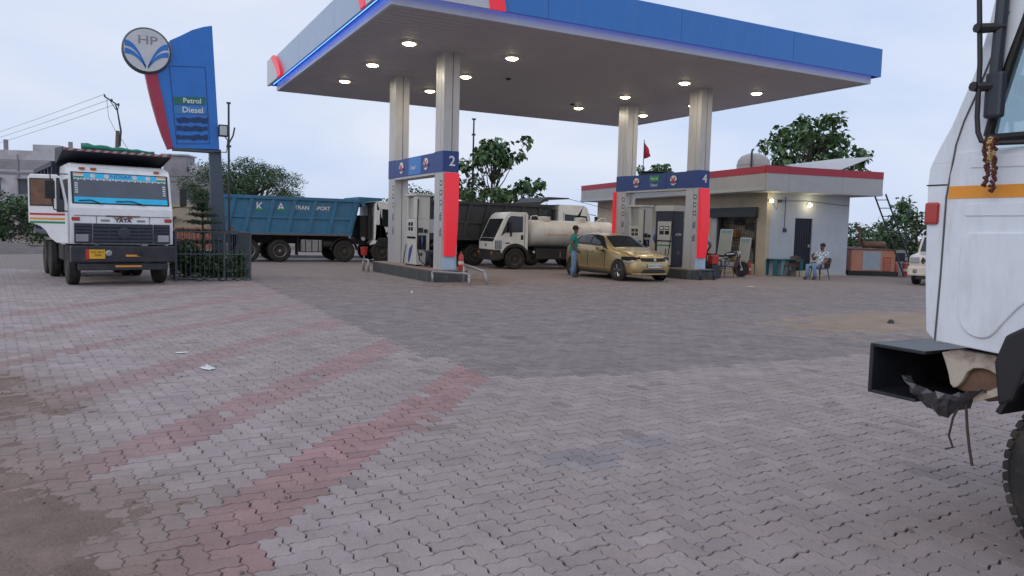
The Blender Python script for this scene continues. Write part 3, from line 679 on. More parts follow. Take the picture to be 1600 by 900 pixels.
def island(x, label):
    i_ = thing('pump_island', label, 'pump island', (x, 24.0, 0), 0, 'kerbed pump islands')
    hx, y0, y1 = 0.66, -2.75, 3.1
    poly = [(-hx, y0+0.12), (-hx+0.10, y0), (hx-0.25, y0), (hx, y0+0.28), (hx, y1-0.2), (hx-0.2, y1), (-hx+0.2, y1), (-hx, y1-0.2)]
    part('kerb', MB().prism(poly, 'z', -0.05, IZ-0.03), 'island_granite', i_)
    part('top', MB().prism([(a*1.015, b_ + (0.01 if b_ > 0 else -0.01)) for a, b_ in poly], 'z', IZ-0.028, IZ-0.001), 'island_top', i_)
    # granite facing slabs, each proud of the core by its own thickness
    n = 7
    for k in range(n):
        a = y0+0.14 + (y1-0.2-y0-0.14)*k/n; b_ = y0+0.14 + (y1-0.2-y0-0.14)*(k+1)/n
        part('kerb_slab', MB().box(-hx-0.02-random.uniform(0, 0.006), -hx-0.002, a+0.006, b_-0.006, -0.04, IZ-0.035), 'island_granite', i_)
    for k in range(2):
        a = -hx+0.11 + (2*hx-0.37)*k/2; b_ = -hx+0.11 + (2*hx-0.37)*(k+1)/2
        part('kerb_slab', MB().box(a+0.006, b_-0.006, y0-0.02, y0-0.002, -0.04, IZ-0.035), 'island_granite', i_)
    return i_
island(9.15, 'dark granite kerbed pump island nearest the viewer with the lone white dispenser')
island(19.12, 'dark granite kerbed pump island behind the gold car')
def guard(pts, r, label, feet=(), m='galv'):
    mb = MB().tube(pts, r, 10); t_ = thing('guard_rail', label, 'guard rail', (pts[0][0], pts[0][1], 0))
    mb.v = [(x-pts[0][0], y-pts[0][1], z) for x, y, z in mb.v]; part('rail', mb, m, t_, smooth=True)
    for fpt in feet:
        m2 = MB().tube([(fpt[0]-pts[0][0], fpt[1]-pts[0][1], fpt[2]), (fpt[3]-pts[0][0], fpt[4]-pts[0][1], -0.02)], r*1.05, 10); part('post', m2, m, t_, smooth=True)
        part('foot_plate', MB().box(fpt[3]-pts[0][0]-0.09, fpt[3]-pts[0][0]+0.09, fpt[4]-pts[0][1]-0.07, fpt[4]-pts[0][1]+0.07, 0.0, 0.018), m, t_)
guard([(8.48, 21.1, 0.33), (9.05, 20.0, 0.34), (9.12, 19.88, 0.33)], 0.035, 'low bent steel rail leaning from the corner of island two', [(8.48, 21.1, 0.33, 8.48, 21.08), (9.12, 19.88, 0.33, 9.07, 19.76)])
guard([(9.42, 20.9, 0.55), (9.62, 20.1, 0.42), (9.66, 20.0, 0.40)], 0.04, 'bent steel guard rail with a slanting top in front of column 2', [(9.66, 20.0, 0.40, 9.72, 19.9), (9.42, 20.9, 0.55, 9.42, 20.95)])
guard([(8.15, 26.4, 0.42), (8.15, 27.0, 0.42)], 0.04, 'short steel guard hoop at the rear end of island two', [(8.15, 26.4, 0.42, 8.15, 26.4), (8.15, 27.0, 0.42, 8.15, 27.0)])
guard([(18.75, 21.0, 0.34), (19.4, 21.0, 0.34)], 0.04, 'low black steel rail at the foot of column 4', [(18.75, 21.0, 0.34, 18.75, 21.0), (19.4, 21.0, 0.34, 19.4, 21.0)], 'dark_steel')

# ------------------------------------------------------------------ dispensers
def hose(parent, pts, r=0.018): part('hose', MB().tube(pts, r, 8), 'rubber', parent, smooth=True)
def dispenser_white(x, y, label, swoosh_=True):
    d = thing('fuel_dispenser', label, 'fuel dispenser', (x, y, IZ))
    hx, hy = 0.23, 0.46
    part('cabinet', MB().box(-hx, hx, -hy, hy, 0.02, 1.55), 'dispenser_white', d, bevel=0.015)
    part('plinth', MB().box(-hx-0.02, hx+0.02, -hy-0.02, hy+0.02, 0, 0.05), 'dispenser_dark', d)
    for s in (-1, 1): part('mast', MB().box(-hx, hx, s*hy-0.10 if s > 0 else -hy, hy if s > 0 else -hy+0.30, 1.552, 2.30), 'dispenser_white', d, bevel=0.01)
    part('header', MB().box(-hx-0.05, hx+0.03, -hy-0.04, hy+0.04, 2.302, 2.38), 'dispenser_white', d, bevel=0.02)
    part('header_panel', MB().box(-hx+0.08, hx-0.08, -hy+0.302, hy-0.102, 1.56, 2.30), 'pane_grey', d)
    part('display_panel', MB().box(-hx-0.012, -hx-0.001, -hy+0.10, hy-0.08, 1.06, 1.50), 'dispenser_white', d)
    for k in (0, 1):
        for q in (0, 1): part('screen', MB().box(-hx-0.018, -hx-0.0125, -0.16+k*0.24, 0.02+k*0.24, 1.16+q*0.16, 1.28+q*0.16), 'screen', d)
    part('slot', MB().box(-hx-0.01, -hx-0.001, -hy+0.08, hy-0.06, 0.90, 0.97), 'screen', d)
    if swoosh_:
        for k in range(3):
            pts = [(0.30-0.05*k, 0.08), (0.28-0.07*k, 0.30), (0.20-0.10*k, 0.55+0.06*k), (0.10-0.12*k, 0.62+0.04*k), (0.17-0.11*k, 0.45), (0.24-0.07*k, 0.22)]
            part('decal', MB().prism([(a, b_) for a, b_ in pts], 'x', -hx-0.006-k*0.001, -hx-0.002), 'swoosh_blue', d)
    part('nozzle_bay', MB().box(-hx+0.05, hx-0.12, -hy-0.012, -hy-0.001, 0.55, 1.02), 'screen', d)
    part('nozzle', MB().tube([(-0.06, -hy-0.03, 0.62), (-0.06, -hy-0.09, 0.82), (-0.06, -hy-0.05, 0.98)], [0.02, 0.035, 0.03], 8), 'swoosh_blue', d, smooth=True)
    part('keypad', MB().box(-hx+0.06, -hx+0.22, -hy-0.03, -hy-0.001, 1.10, 1.26), 'screen', d); part('keypad', MB().box(-hx+0.26, -hx+0.38, -hy-0.03, -hy-0.001, 1.10, 1.22), 'screen', d)
    part('sticker', MB().box(-hx+0.12, -hx+0.22, -hy-0.006, -hy-0.001, 0.34, 0.44), 'icon_grey', d)
    part('card_box', MB().box(hx+0.002, hx+0.17, -hy+0.03, -hy+0.30, 1.10, 1.55), 'acp_grey', d, bevel=0.01)
    hose(d, [(-hx+0.04, -hy-0.03, 2.20), (-hx+0.02, -hy-0.05, 1.6), (-hx+0.02, -hy-0.06, 0.6), (-hx+0.10, -hy-0.10, 0.2), (-hx+0.25, -hy-0.13, 0.06), (-hx+0.38, -hy-0.10, 0.22), (-hx+0.30, -hy-0.06, 0.5), (-0.06, -hy-0.05, 0.62)])
    hose(d, [(-hx-0.03, hy-0.05, 0.7), (-hx-0.06, hy+0.06, 0.3), (-hx-0.05, hy+0.15, 0.06)])
    return d
dispenser_white(9.12, 24.05, 'white fuel dispenser with blue swoosh and black hose on island two')
dispenser_white(19.05, 25.0, 'white fuel dispenser behind the gold car on island four', False)
def dispenser_dark(x, y, label):
    d = thing('fuel_dispenser', label, 'fuel dispenser', (x, y, IZ)); hx, hy = 0.26, 0.52
    part('cabinet', MB().box(-hx, hx, -hy, hy, 0.02, 2.12), 'dispenser_dark', d, bevel=0.015)
    part('header', MB().box(-hx-0.04, hx+0.02, -hy-0.02, hy+0.02, 2.122, 2.34), 'dispenser_white', d, bevel=0.02)
    part('display_panel', MB().box(-hx-0.014, -hx-0.001, -hy+0.04, hy-0.16, 1.02, 1.74), 'dispenser_white', d)
    for k in (0, 1):
        for q in (0, 1): part('screen', MB().box(-hx-0.02, -hx-0.0145, -0.33+k*0.32, -0.08+k*0.32, 1.24+q*0.18, 1.38+q*0.18), 'screen', d)
        part('readout', MB().box(-hx-0.024, -hx-0.0205, -0.30+k*0.32, -0.11+k*0.32, 1.45, 1.53), 'plate_white', d)
    part('lower_panel', MB().box(-hx-0.014, -hx-0.001, -hy+0.04, hy-0.16, 0.08, 0.96), 'dispenser_white', d)
    part('stripe', MB().box(-hx-0.018, -hx-0.0145, -hy+0.06, hy-0.18, 0.80, 0.85), 'print_green', d)
    text('lettering', 'ATM', 0.13, 'print_white', d, (0.02, -hy-0.004, 1.24), FACE_NY, 0.002)
    part('nozzle', MB().tube([(-hx-0.05, hy-0.08, 0.9), (-hx-0.12, hy-0.08, 1.1), (-hx-0.05, hy-0.08, 1.25)], [0.02, 0.04, 0.03], 8), 'swoosh_blue', d, smooth=True)
    part('sticker', MB().lathe([(0.06, 0), (0.06, 0.005)], 'y', 12, (0.05, -hy-0.007, 0.55)), 'icon_grey', d)
    hose(d, [(-hx-0.03, -hy+0.02, 1.9), (-hx-0.07, -hy+0.0, 1.2), (-hx-0.12, -hy+0.06, 0.5), (-hx-0.16, -hy+0.2, 0.3), (-hx-0.06, -hy+0.3, 0.7)])
    part('pipe', MB().tube([(hx+0.05, -hy+0.02, 0.0), (hx+0.05, -hy+0.02, 1.75)], 0.03, 8), 'aluminium', d)
dispenser_dark(19.10, 23.25, 'dark tall fuel dispenser with white display face beside column 4')

# ------------------------------------------------------------------ price totem
tot = thing('price_totem', 'tall blue price totem with red curved edge and round emblem disc', 'totem sign', (2.95, 24.6, 0))
def tl(mb, name, m, parent=tot, **k):
    mb.v = [(x-2.95, y-24.6, z) for x, y, z in mb.v]; return part(name, mb, m, parent, **k)
tl(MB().prism([(2.74, 0), (2.74+0.44, 0), (2.98, 3.80), (2.66, 3.80)], 'y', 24.45, 24.75), 'post', 'grey_post')
top = [(1.60, 6.80), (1.9, 6.98), (2.2, 7.18), (2.5, 7.31), (2.74, 7.38)]
redr = [(1.27, 5.83), (1.33, 5.45), (1.42, 5.05), (1.50, 4.60), (1.58, 4.15), (1.66, 3.76)]
redl = [(0.95, 5.83), (1.02, 5.45), (1.12, 5.0), (1.25, 4.5), (1.38, 4.1), (1.53, 3.72)]
blue = top + [(2.93, 3.80)] + redr[::-1] + [(1.45, 6.2)]
tl(MB().prism(blue, 'y', 24.40, 24.80), 'panel', 'sign_blue')
tl(MB().prism(redl + redr[::-1], 'y', 24.38, 24.82), 'curved_edge', 'sign_red')
tl(MB().box(1.66, 2.93, 24.385, 24.81, 3.70, 3.765), 'base_trim', 'grey_post')
def frame_rect(poly, w_, y, m):     # thin raised frame lines
    for k in range(len(poly)):
        a, b_ = poly[k], poly[(k+1) % len(poly)]; tl(MB().tube([(a[0], y, a[1]), (b_[0], y, b_[1])], w_, 4), 'frame', m)
frame_rect([(1.58, 6.08), (2.54, 6.16), (2.66, 3.95), (1.76, 3.88)], 0.008, 24.397, 'board_dark')
def board(z0, z1, x0, x1, m, words=None, size=0.2, ragged=False):
    if ragged:
        n = 14; r_ = random.Random(int(z0*100)); up = [(x0 + (x1-x0)*k/n, z1 + r_.uniform(-0.035, 0.02) + 0.06*k/n) for k in range(n+1)]; dnn = [(x0 + (x1-x0)*k/n + r_.uniform(0, .02), z0 + r_.uniform(-0.03, 0.03) + 0.06*k/n) for k in range(n, -1, -1)]
        tl(MB().prism(up + dnn, 'y', 24.392, 24.398), 'price_board', m)
    else: tl(MB().prism([(x0, z0), (x1, z0+0.07), (x1, z1+0.07), (x0, z1)], 'y', 24.386, 24.398), 'price_board', m)
    if words: text('lettering', words, size, 'print_white', tot, ((x0+x1)/2+0.07-2.95, 24.383-24.6, (z0+z1)/2+0.03), (PI/2, rad(-2.5), 0), 0.002, bold=0.004)
board(5.01, 5.22, 1.69, 2.54, 'board_green', 'Petrol', 0.20); board(4.74, 4.96, 1.69, 2.57, 'board_blue', 'Diesel', 0.23)
for z0 in (4.50, 4.25, 4.0): board(z0-0.01, z0+0.15, 1.75, 2.6, 'board_dark', ragged=True)
disc = part('emblem_disc', MB().lathe([(0.60, -0.14), (0.64, -0.11), (0.64, 0.11), (0.60, 0.14)], 'y', 40), 'grey_post', tot); disc.location = (1.0-2.95, 24.46-24.6, 6.43)
part('disc_face', MB().lathe([(0.585, -0.158), (0.585, -0.142)], 'y', 40), 'plate_white', disc)
for s in (-1, 1):       # the two pairs of parting blue leaves
    for k, (r0, w_) in enumerate(((0.0, 0.17), (0.22, 0.15))):
        up, dw = [], []
        for q in range(9):
            t_ = q/8; x = s*(0.03 + 0.53*t_); z = -0.50 + 0.05 + (0.62-r0)*(1-(1-t_)**2.2) - 0.02
            wd = w_*(0.5+0.5*t_)
            if x*x + z*z > 0.33: kx = math.sqrt(0.33/(x*x+z*z)); x *= kx; z *= kx
            up.append((x, z+wd/2)); dw.append((x, z-wd/2))
        part('leaf_mark', MB().prism(up + dw[::-1], 'y', -0.166, -0.159), 'sign_blue', disc)
text('lettering', 'HP', 0.34, 'print_grey', disc, (0.02, -0.162, 0.27), FACE_NY, 0.002, sx=1.25)
tl(MB().tube([(1.58, 24.4, 6.75), (1.63, 24.38, 6.45), (1.62, 24.4, 6.25)], 0.03, 8), 'disc_bracket', 'galv')

pl = thing('light_pole', 'thin dark pole with small floodlight beside the price totem', 'light pole', (3.86, 29.5, 0))
part('mast', MB().tube([(0, 0, 0), (0, 0, 5.9)], [0.05, 0.035], 8), 'dark_steel', pl); part('cap', MB().box(-0.07, 0.07, -0.03, 0.03, 5.9, 5.96), 'dark_steel', pl)
part('collar', MB().box(-0.08, 0.08, -0.06, 0.06, 4.35, 4.42), 'dark_steel', pl)
fl = thing('floodlight', 'small square floodlight clamped to the lower corner of the totem', 'floodlight', (3.02, 24.3, 3.72))
part('bracket', MB().tube([(-0.25, 0.1, 0.0), (0.10, 0.0, 0.0), (0.13, 0.0, 0.35), (0.02, 0, 0.5)], 0.018, 6), 'dark_steel', fl); part('housing', MB().box(-0.13, 0.13, -0.08, 0.06, 0.45, 0.80), 'black_plastic', fl, bevel=0.015); part('glass', MB().box(-0.10, 0.10, -0.088, -0.081, 0.49, 0.76), 'lamp_glass', fl)
part('arm', MB().tube([(0.13, 0, 0.2), (0.28, 0.0, 0.5), (0.33, 0.0, 0.75)], 0.025, 6), 'dark_steel', fl)

# ------------------------------------------------------------------ planted enclosure
FX0, FX1, FY0, FY1, FH = 1.60, 3.55, 22.75, 24.95, 1.36
fe = thing('planter_fence', 'grey steel bar fence round the plants at the totem foot', 'fence', (2.575, 23.85, 0))
bar = MB().tube([(0, 0, 0.03), (0, 0, FH)], 0.010, 6).mesh('bar')
def lo_(x, y): return (x-2.575, y-23.85)
def frun(xa, ya, xb, yb, n):
    for k in range(n+1):
        t_ = k/n; x, y = lo_(xa+(xb-xa)*t_, ya+(yb-ya)*t_); o = obj('bar', bar, 'fence_steel', fe); o.location = (x, y, 0)
    for z in (0.06, 0.74, FH): part('rail', MB().tube([(*lo_(xa, ya), z), (*lo_(xb, yb), z)], 0.018, 6), 'fence_steel', fe)
frun(FX0, FY0, FX1, FY0, 16); frun(FX0, FY1, FX1, FY1, 16); frun(FX0, FY0, FX0, FY1, 16); frun(FX1, FY0, FX1, FY1, 16)
for x, y in ((FX0, FY0), (FX1, FY0), (FX0, FY1), (FX1, FY1), (2.85, FY0)): part('post', MB().box(lo_(x, y)[0]-0.025, lo_(x, y)[0]+0.025, lo_(x, y)[1]-0.025, lo_(x, y)[1]+0.025, 0, FH+0.03), 'fence_steel', fe)
for k in range(7):
    o = part('edge_stone', MB().add(*stone(0, 0, random.uniform(0.09, 0.15))), 'mound', None); o.location = (2.2 + k*0.2 + random.uniform(-.04, .04), 22.6 + random.uniform(-.04, .04), 0.0)
    tag(o, 'rough stone laid along the foot of the planter fence', 'stone', 'stones along the planter fence')

# ------------------------------------------------------------------ foliage
def leaf_mesh(name, centres, size, seed, droop=0.3, aspect=0.6, normals=None):
    """bent leaf blades (four triangles each) at the given centres, random headings"""
    r = np.random.default_rng(seed); n = len(centres); c = np.asarray(centres)
    az = r.uniform(0, 2*PI, n); el = r.normal(-droop, 0.45, n); ro = r.uniform(-0.9, 0.9, n); s = size*r.uniform(0.6, 1.25, n)
    d = np.c_[np.cos(az)*np.cos(el), np.sin(az)*np.cos(el), np.sin(el)]
    sd_ = np.c_[-np.sin(az), np.cos(az), np.zeros(n)]; up = np.cross(sd_, d)
    sd_ = sd_*np.cos(ro)[:, None] + up*np.sin(ro)[:, None]; up = np.cross(d, sd_)
    s = s[:, None]
    p0 = c; p1 = c + d*s*0.5 + sd_*s*aspect*0.5 + up*s*0.06; p2 = c + d*s*0.5 - sd_*s*aspect*0.5 + up*s*0.06; pm = c + d*s*0.52 - up*s*0.04; p3 = c + d*s - up*s*0.14
    v = np.stack([p0, p1, p2, pm, p3], 1).reshape(-1, 3)
    b = (np.arange(n)*5)[:, None]
    f = np.concatenate([b + [0, 1, 3], b + [0, 3, 2], b + [1, 4, 3], b + [3, 4, 2]], 1).reshape(-1, 3)
    me = bpy.data.meshes.new(name); me.vertices.add(len(v)); me.vertices.foreach_set('co', v.ravel())
    me.loops.add(f.size); me.loops.foreach_set('vertex_index', f.ravel()); me.polygons.add(len(f)); me.polygons.foreach_set('loop_start', np.arange(len(f))*3); me.update()
    a = me.attributes.new('rnd', 'FLOAT', 'POINT'); a.data.foreach_set('value', np.repeat(np.clip(r.normal(0.45, 0.25, n), 0, 1), 5))
    return me
def tree(name, label, cat, loc, h, crown_w, trunk_h, trunk_r, nclump, nleaf, leaf, m, seed, clump_r=0.6, flat=1.0, gap=0.0, droop=0.3, lean=0.0, aspect=0.6, group=None):
    r = random.Random(seed); rn = np.random.default_rng(seed)
    t_ = thing(name, label, cat, loc, 0, group)
    mb = MB(); topz = h*0.82
    spine = [Vector((lean*z/h + 0.06*h*0.2*math.sin(z*1.3+seed), 0.05*h*0.2*math.cos(z*1.1+seed), z)) for z in np.linspace(-0.1, topz, 8)]
    mb.tube(spine, [trunk_r*(1-0.8*k/7) for k in range(8)], 8)
    cz = trunk_h + (h-trunk_h)*0.5; rz = (h-trunk_h)*0.5
    cents = []
    for k in range(nclump):
        for _ in range(60):
            a = r.uniform(0, 2*PI); u_ = r.uniform(-1, 1); rad_ = r.uniform(0.45, 1.0)**0.6
            w_ = math.sqrt(max(0, 1-u_*u_))
            # lumpy outline
            lump = 0.78 + 0.22*math.sin(a*3+seed) + 0.14*math.sin(a*5+u_*4+seed*2)
            p = Vector((math.cos(a)*w_*rad_*crown_w*0.5*lump, math.sin(a)*w_*rad_*crown_w*0.5*lump, cz + u_*rad_*rz*(lump*0.5+0.5)*flat))
            if all((p-q).length > clump_r*0.55 for q in cents): break
        cents.append(p)
        base = spine[min(7, max(2, int(7*min(1, (p.z*0.72)/topz))))]
        mid = (base + p)*0.5 + Vector((r.uniform(-.1, .1), r.uniform(-.1, .1), -0.10*(p-base).length))
        mb.tube([base, mid, p], [trunk_r*0.34, trunk_r*0.2, trunk_r*0.06], 5)
    part('trunk', mb, 'bark', t_, smooth=True)
    pts = []
    for p in cents:
        cr_ = clump_r*r.uniform(0.65, 1.25); n = int(nleaf*r.uniform(0.6, 1.3))
        q = rn.normal(0, 1, (n, 3)); q /= np.linalg.norm(q, axis=1)[:, None]; q *= (rn.uniform(0.15, 1, n)**0.55)[:, None]*cr_; q[:, 2] *= 0.75
        pts.append(q + np.array(p))
    me = leaf_mesh('crown', np.concatenate(pts), leaf, seed, droop, aspect); obj('crown', me, m, t_)
    return t_
tree('teak_tree', 'broad leaved tree rising behind the black tipper body between the columns', 'tree', (20.4, 41.6, 0), 7.6, 6.6, 1.4, 0.16, 44, 52, 0.42, 'leaf_teak', 3, clump_r=0.62, droop=0.5, aspect=0.62)
tree('teak_tree', 'large broad leaved tree rising behind the sales building roof', 'tree', (39.2, 34.3, 0), 9.7, 7.2, 3.6, 0.24, 58, 60, 0.45, 'leaf_teak', 9, clump_r=0.75, droop=0.5, aspect=0.62)
tree('rain_tree', 'wide dark green tree spreading behind the blue tipper', 'tree', (8.5, 52.8, 0), 6.0, 9.2, 1.4, 0.3, 100, 300, 0.15, 'leaf_dark', 5, clump_r=0.8, flat=0.95, droop=0.2, aspect=0.5)
tree('small_tree', 'bushy tree behind the near truck and the ladder at the right', 'tree', (35.6, 24.3, 0), 3.9, 3.6, 0.5, 0.10, 32, 60, 0.26, 'leaf_teak', 14, clump_r=0.5, droop=0.4)
tree('small_tree', 'low tree whose top shows above the blue beam of column 4', 'tree', (29.9, 38.5, 0), 6.4, 4.2, 2.4, 0.12, 20, 40, 0.40, 'leaf_teak', 15, clump_r=0.55, droop=0.5)
tree('small_tree', 'grey green low tree seen between column 2 and the dispenser', 'tree', (16.6, 44.5, 0), 4.7, 4.6, 0.7, 0.12, 36, 70, 0.2, 'leaf_dark', 16, clump_r=0.6)
tree('garden_bush', 'dense green bush at the far left beside the concrete house', 'bush', (-5.4, 52.5, 0), 3.0, 7.5, 0.0, 0.08, 60, 110, 0.22, 'leaf_dark', 17, clump_r=0.7)
for k, (x, y, hh, ww) in enumerate(((1.85, 23.3, 1.15, 0.7), (2.3, 23.25, 0.8, 0.75), (2.8, 23.2, 0.7, 0.8), (3.2, 23.3, 0.8, 0.7), (1.95, 24.2, 1.15, 0.8))):
    tree('enclosure_shrub', ['tallest leafy shrub at the left corner of the planter fence', 'dark leafy shrub under the conifer in the planter', 'low shrub behind the middle of the planter fence', 'low shrub at the right corner of the planter fence', 'leafy shrub at the rear of the planter beside the truck'][k], 'shrub', (x, y, 0), hh, ww, 0.0, 0.02, 14, 70, 0.12, 'leaf_dark', 30+k, clump_r=0.25, group='shrubs inside the planter fence')
for k, (x, y) in enumerate(((46, 62), (52, 52), (58, 44), (62, 36), (66, 30), (70, 24), (40, 70), (30, 78), (22, 80))):
    tree('distant_tree', 'low hazy tree in the far row beyond the yard', 'tree', (x*1.6, y*1.6, -0.1), 4.2, 11, 0.0, 0.2, 26, 90, 0.5, 'leaf_dark', 50+k, clump_r=1.3, group='far row of low trees on the horizon')
# araucaria-like conifer with tiered flat boughs
cf = thing('conifer', 'small tiered conifer with flat spreading boughs inside the planter fence', 'tree', (2.38, 23.75, 0))
part('trunk', MB().tube([(0, 0, 0), (0.02, 0, 1.0), (0, 0, 2.2)], [0.05, 0.04, 0.012], 8), 'bark', cf)
bpts = []; bm_ = MB()
for tier, (z, rr) in enumerate(((0.75, 0.55), (1.05, 0.62), (1.36, 0.66), (1.62, 0.60), (1.82, 0.42), (2.0, 0.26), (2.12, 0.12))):
    for k in range(9):
        a = 2*PI*k/9 + tier*0.4; e = rr*random.uniform(0.85, 1.1)
        bm_.tube([(0, 0, z-0.06), (0.5*e*math.cos(a), 0.5*e*math.sin(a), z), (e*math.cos(a), e*math.sin(a), z+0.05)], [0.012, 0.01, 0.004], 4)
        for q in range(55):
            t_ = random.uniform(0.15, 1.0); off = random.gauss(0, 0.05*(0.5+t_)); bpts.append((e*t_*math.cos(a)-off*math.sin(a), e*t_*math.sin(a)+off*math.cos(a), z+0.03*t_+random.gauss(0, 0.018)))
part('boughs', bm_, 'bark', cf); obj('crown', leaf_mesh('crown', bpts, 0.10, 77, 0.0, 0.22), 'leaf_needle', cf)

# ------------------------------------------------------------------ vehicle helpers
def tyre_mesh(r, w_):
    return MB().lathe([(r*0.56, -w_*0.42), (r*0.80, -w_*0.5), (r*0.95, -w_*0.46), (r, -w_*0.34), (r*0.985, -w_*0.16), (r, -w_*0.14), (r, w_*0.14), (r*0.985, w_*0.16), (r, w_*0.34), (r*0.95, w_*0.46), (r*0.80, w_*0.5), (r*0.56, w_*0.42)], 'y', 32).mesh('tyre', True)
def rim_mesh(r, w_, s):
    return MB().lathe([(r*0.60, s*w_*0.40), (r*0.57, s*w_*0.47), (r*0.52, s*w_*0.40), (r*0.46, s*w_*0.20), (r*0.30, s*w_*0.18), (r*0.26, s*w_*0.36), (r*0.12, s*w_*0.42), (r*0.02, s*w_*0.43)], 'y', 24).mesh('rim', False)
_wc = {}
def wheel(parent, x, y, r, w_, side, rim='rim_steel', twin=False):
    k = (r, w_, side, rim)
    if k not in _wc: _wc[k] = (tyre_mesh(r, w_), rim_mesh(r, w_, side))
    o = obj('wheel', _wc[k][0], 'tyre', parent); o.location = (x, y, r); q = obj('rim', _wc[k][1], rim, o)
    if twin:
        o2 = obj('wheel', _wc[k][0], 'tyre', parent); o2.location = (x, y - side*w_*1.08, r)
    return o
def truck_box_ribs(parent, xr, xf, z0, z1, y, side, n, slant, m, midrail=True, proud=0.06):
    """slanted outer stiffeners, a top rail, a floor rail and a mid rail on a tipper side"""
    ya, yb = (y-proud, y-0.002) if side < 0 else (y+0.002, y+proud)
    part('top_rail', MB().box(xr, xf, ya-0.02 if side < 0 else ya, yb if side < 0 else yb+0.02, z1-0.14, z1), m, parent, bevel=0.01)
    part('floor_rail', MB().box(xr, xf-slant*0.9, ya-0.02 if side < 0 else ya, yb if side < 0 else yb+0.02, z0, z0+0.12), m, parent, bevel=0.01)
    zm = z0 + (z1-z0)*0.46
    if midrail: part('mid_rail', MB().box(xr+0.03, xf-slant*0.5, ya+0.012 if side < 0 else ya, yb if side < 0 else yb-0.012, zm-0.05, zm+0.05), m, parent, bevel=0.01)
    for k in range(n):
        xb_ = xr - 0.17 + 0.885*(k+1) if n == 7 else xr + 0.05 + (xf - slant - 0.2 - xr)*k/(n-1); w_ = 0.17
        if n == 7 and k == 6: xb_ = xr + 0.01
        sl = slant*0.75
        part('side_rib', MB().prism([(xb_, z0+0.121), (xb_+w_, z0+0.121), (xb_+w_+sl, z1-0.141), (xb_+sl, z1-0.141)], 'y', ya-0.004, yb), m, parent, bevel=0.012)
def slats(parent, x, y0, y1, z0, z1, n, m, name='grille_slat', th=0.03):
    for k in range(n):
        z = z0 + (z1-z0)*(k+0.5)/n; part(name, MB().box(x-0.012, x+th, y0, y1, z-(z1-z0)/n*0.28, z+(z1-z0)/n*0.28), m, parent, bevel=0.006)
def arc(cx, cz, r, a0, a1, n=10): return [(cx + r*math.cos(rad(a0+(a1-a0)*k/n)), cz + r*math.sin(rad(a0+(a1-a0)*k/n))) for k in range(n+1)]

# ------------------------------------------------------------------ white dumper at the left (faces the viewer)
T = thing('dumper_truck', 'white dumper truck with open door and cyan windscreen film facing the viewer', 'truck', (0.30, 21.15, 0), rad(-81)); T.scale = (0.95, 0.95, 0.96)
HW = 1.20
prof = [(-1.95, 1.02), (-1.45, 1.02)] + arc(-0.98, 0.98, 0.58, 175, 50, 8) + [(-0.40, 1.08), (0.0, 1.08), (0.02, 1.30), (0.03, 1.62), (0.0, 1.98), (-0.08, 2.12), (-0.30, 2.88), (-0.42, 3.0), (-0.62, 3.07), (-1.80, 3.07), (-1.93, 2.98)]
part('cab_shell', MB().prism(prof, 'y', -HW, HW), 'white_paint', T, bevel=0.07, seg=3)
part('roof_cap', MB().prism([(-0.36, 2.93), (-0.55, 3.08), (-0.7, 3.12), (-1.7, 3.12), (-1.85, 3.0), (-1.85, 2.93)], 'y', -HW+0.05, HW-0.05), 'white_paint', T, bevel=0.05)
# windscreen lies on the raked plane between (-0.08,2.12) and (-0.30,2.88)
def ws(u_, off):    # u: 0 bottom, 1 top
    n = Vector((0.76, 0, 0.22)).normalized(); return (-0.08-0.22*u_+n.x*off, 2.12+0.76*u_+n.z*off)
def ws_part(name, u0, u1, y0, y1, m, o0=0.002, o1=0.012, b=0.0):
    return part(name, MB().prism([ws(u0, o0), ws(u0, o1), ws(u1, o1), ws(u1, o0)], 'y', y0, y1), m, T, bevel=b)
ws_part('windscreen_seal', -0.06, 1.01, -1.14, 1.14, 'black_plastic', -0.01, 0.014, 0.03)
ws_part('windscreen', -0.02, 0.97, -1.10, 1.10, 'pale_glass', 0.0145, 0.020)
wtop = ws_part('sun_film', 0.80, 0.965, -1.09, 1.09, 'print_cyan', 0.021, 0.024); wbot = ws_part('dash_film', -0.01, 0.17, -1.09, 1.09, 'print_cyan', 0.021, 0.024)
n_lace = 30
for k in range(n_lace):
    y0 = -1.09 + 2.18*k/n_lace; ws_part('lace_tab', 0.755 - 0.02*(k % 2), 0.798, y0+0.008, y0+2.18/n_lace-0.008, 'plate_white', 0.021, 0.0235)
tilt = (PI/2 - math.atan2(0.22, 0.76), 0, PI/2)
def ws_text(body, size, u_, y, m, name='lettering', sx=1.0):
    x, z = ws(u_, 0.026); o = text(name, body, size, m, T, (x, y, z), (0, 0, 0), 0.001, sx=sx); o.rotation_euler = Matrix(((0, -0.278, 0.96), (1, 0, 0), (0, 0.96, 0.278))).to_euler(); return o
ws_text('INDIAN', 0.12, 0.885, 0.0, 'swoosh_blue', sx=1.5)
for s in (-1, 1):
    for k, m_ in enumerate(('print_green', 'print_white', 'print_orange')): ws_part('flag_decal', 0.81+k*0.048, 0.857+k*0.048, s*0.97-0.11, s*0.97+0.11, m_, 0.0245, 0.027)
    for y in (0.65, 0.33):
        x, z = ws(0.885, 0.0255); o = part('round_decal', MB().lathe([(0.06, 0), (0.06, 0.002)], 'x', 16), 'plate_white', T); o.location = (x, s*y, z); o.rotation_euler = (0, -0.28, 0)
    for k in range(5): ws_part('side_decal', 0.30+k*0.075, 0.345+k*0.075, s*1.03-0.035, s*1.03+0.035, 'plate_white', 0.021, 0.023)
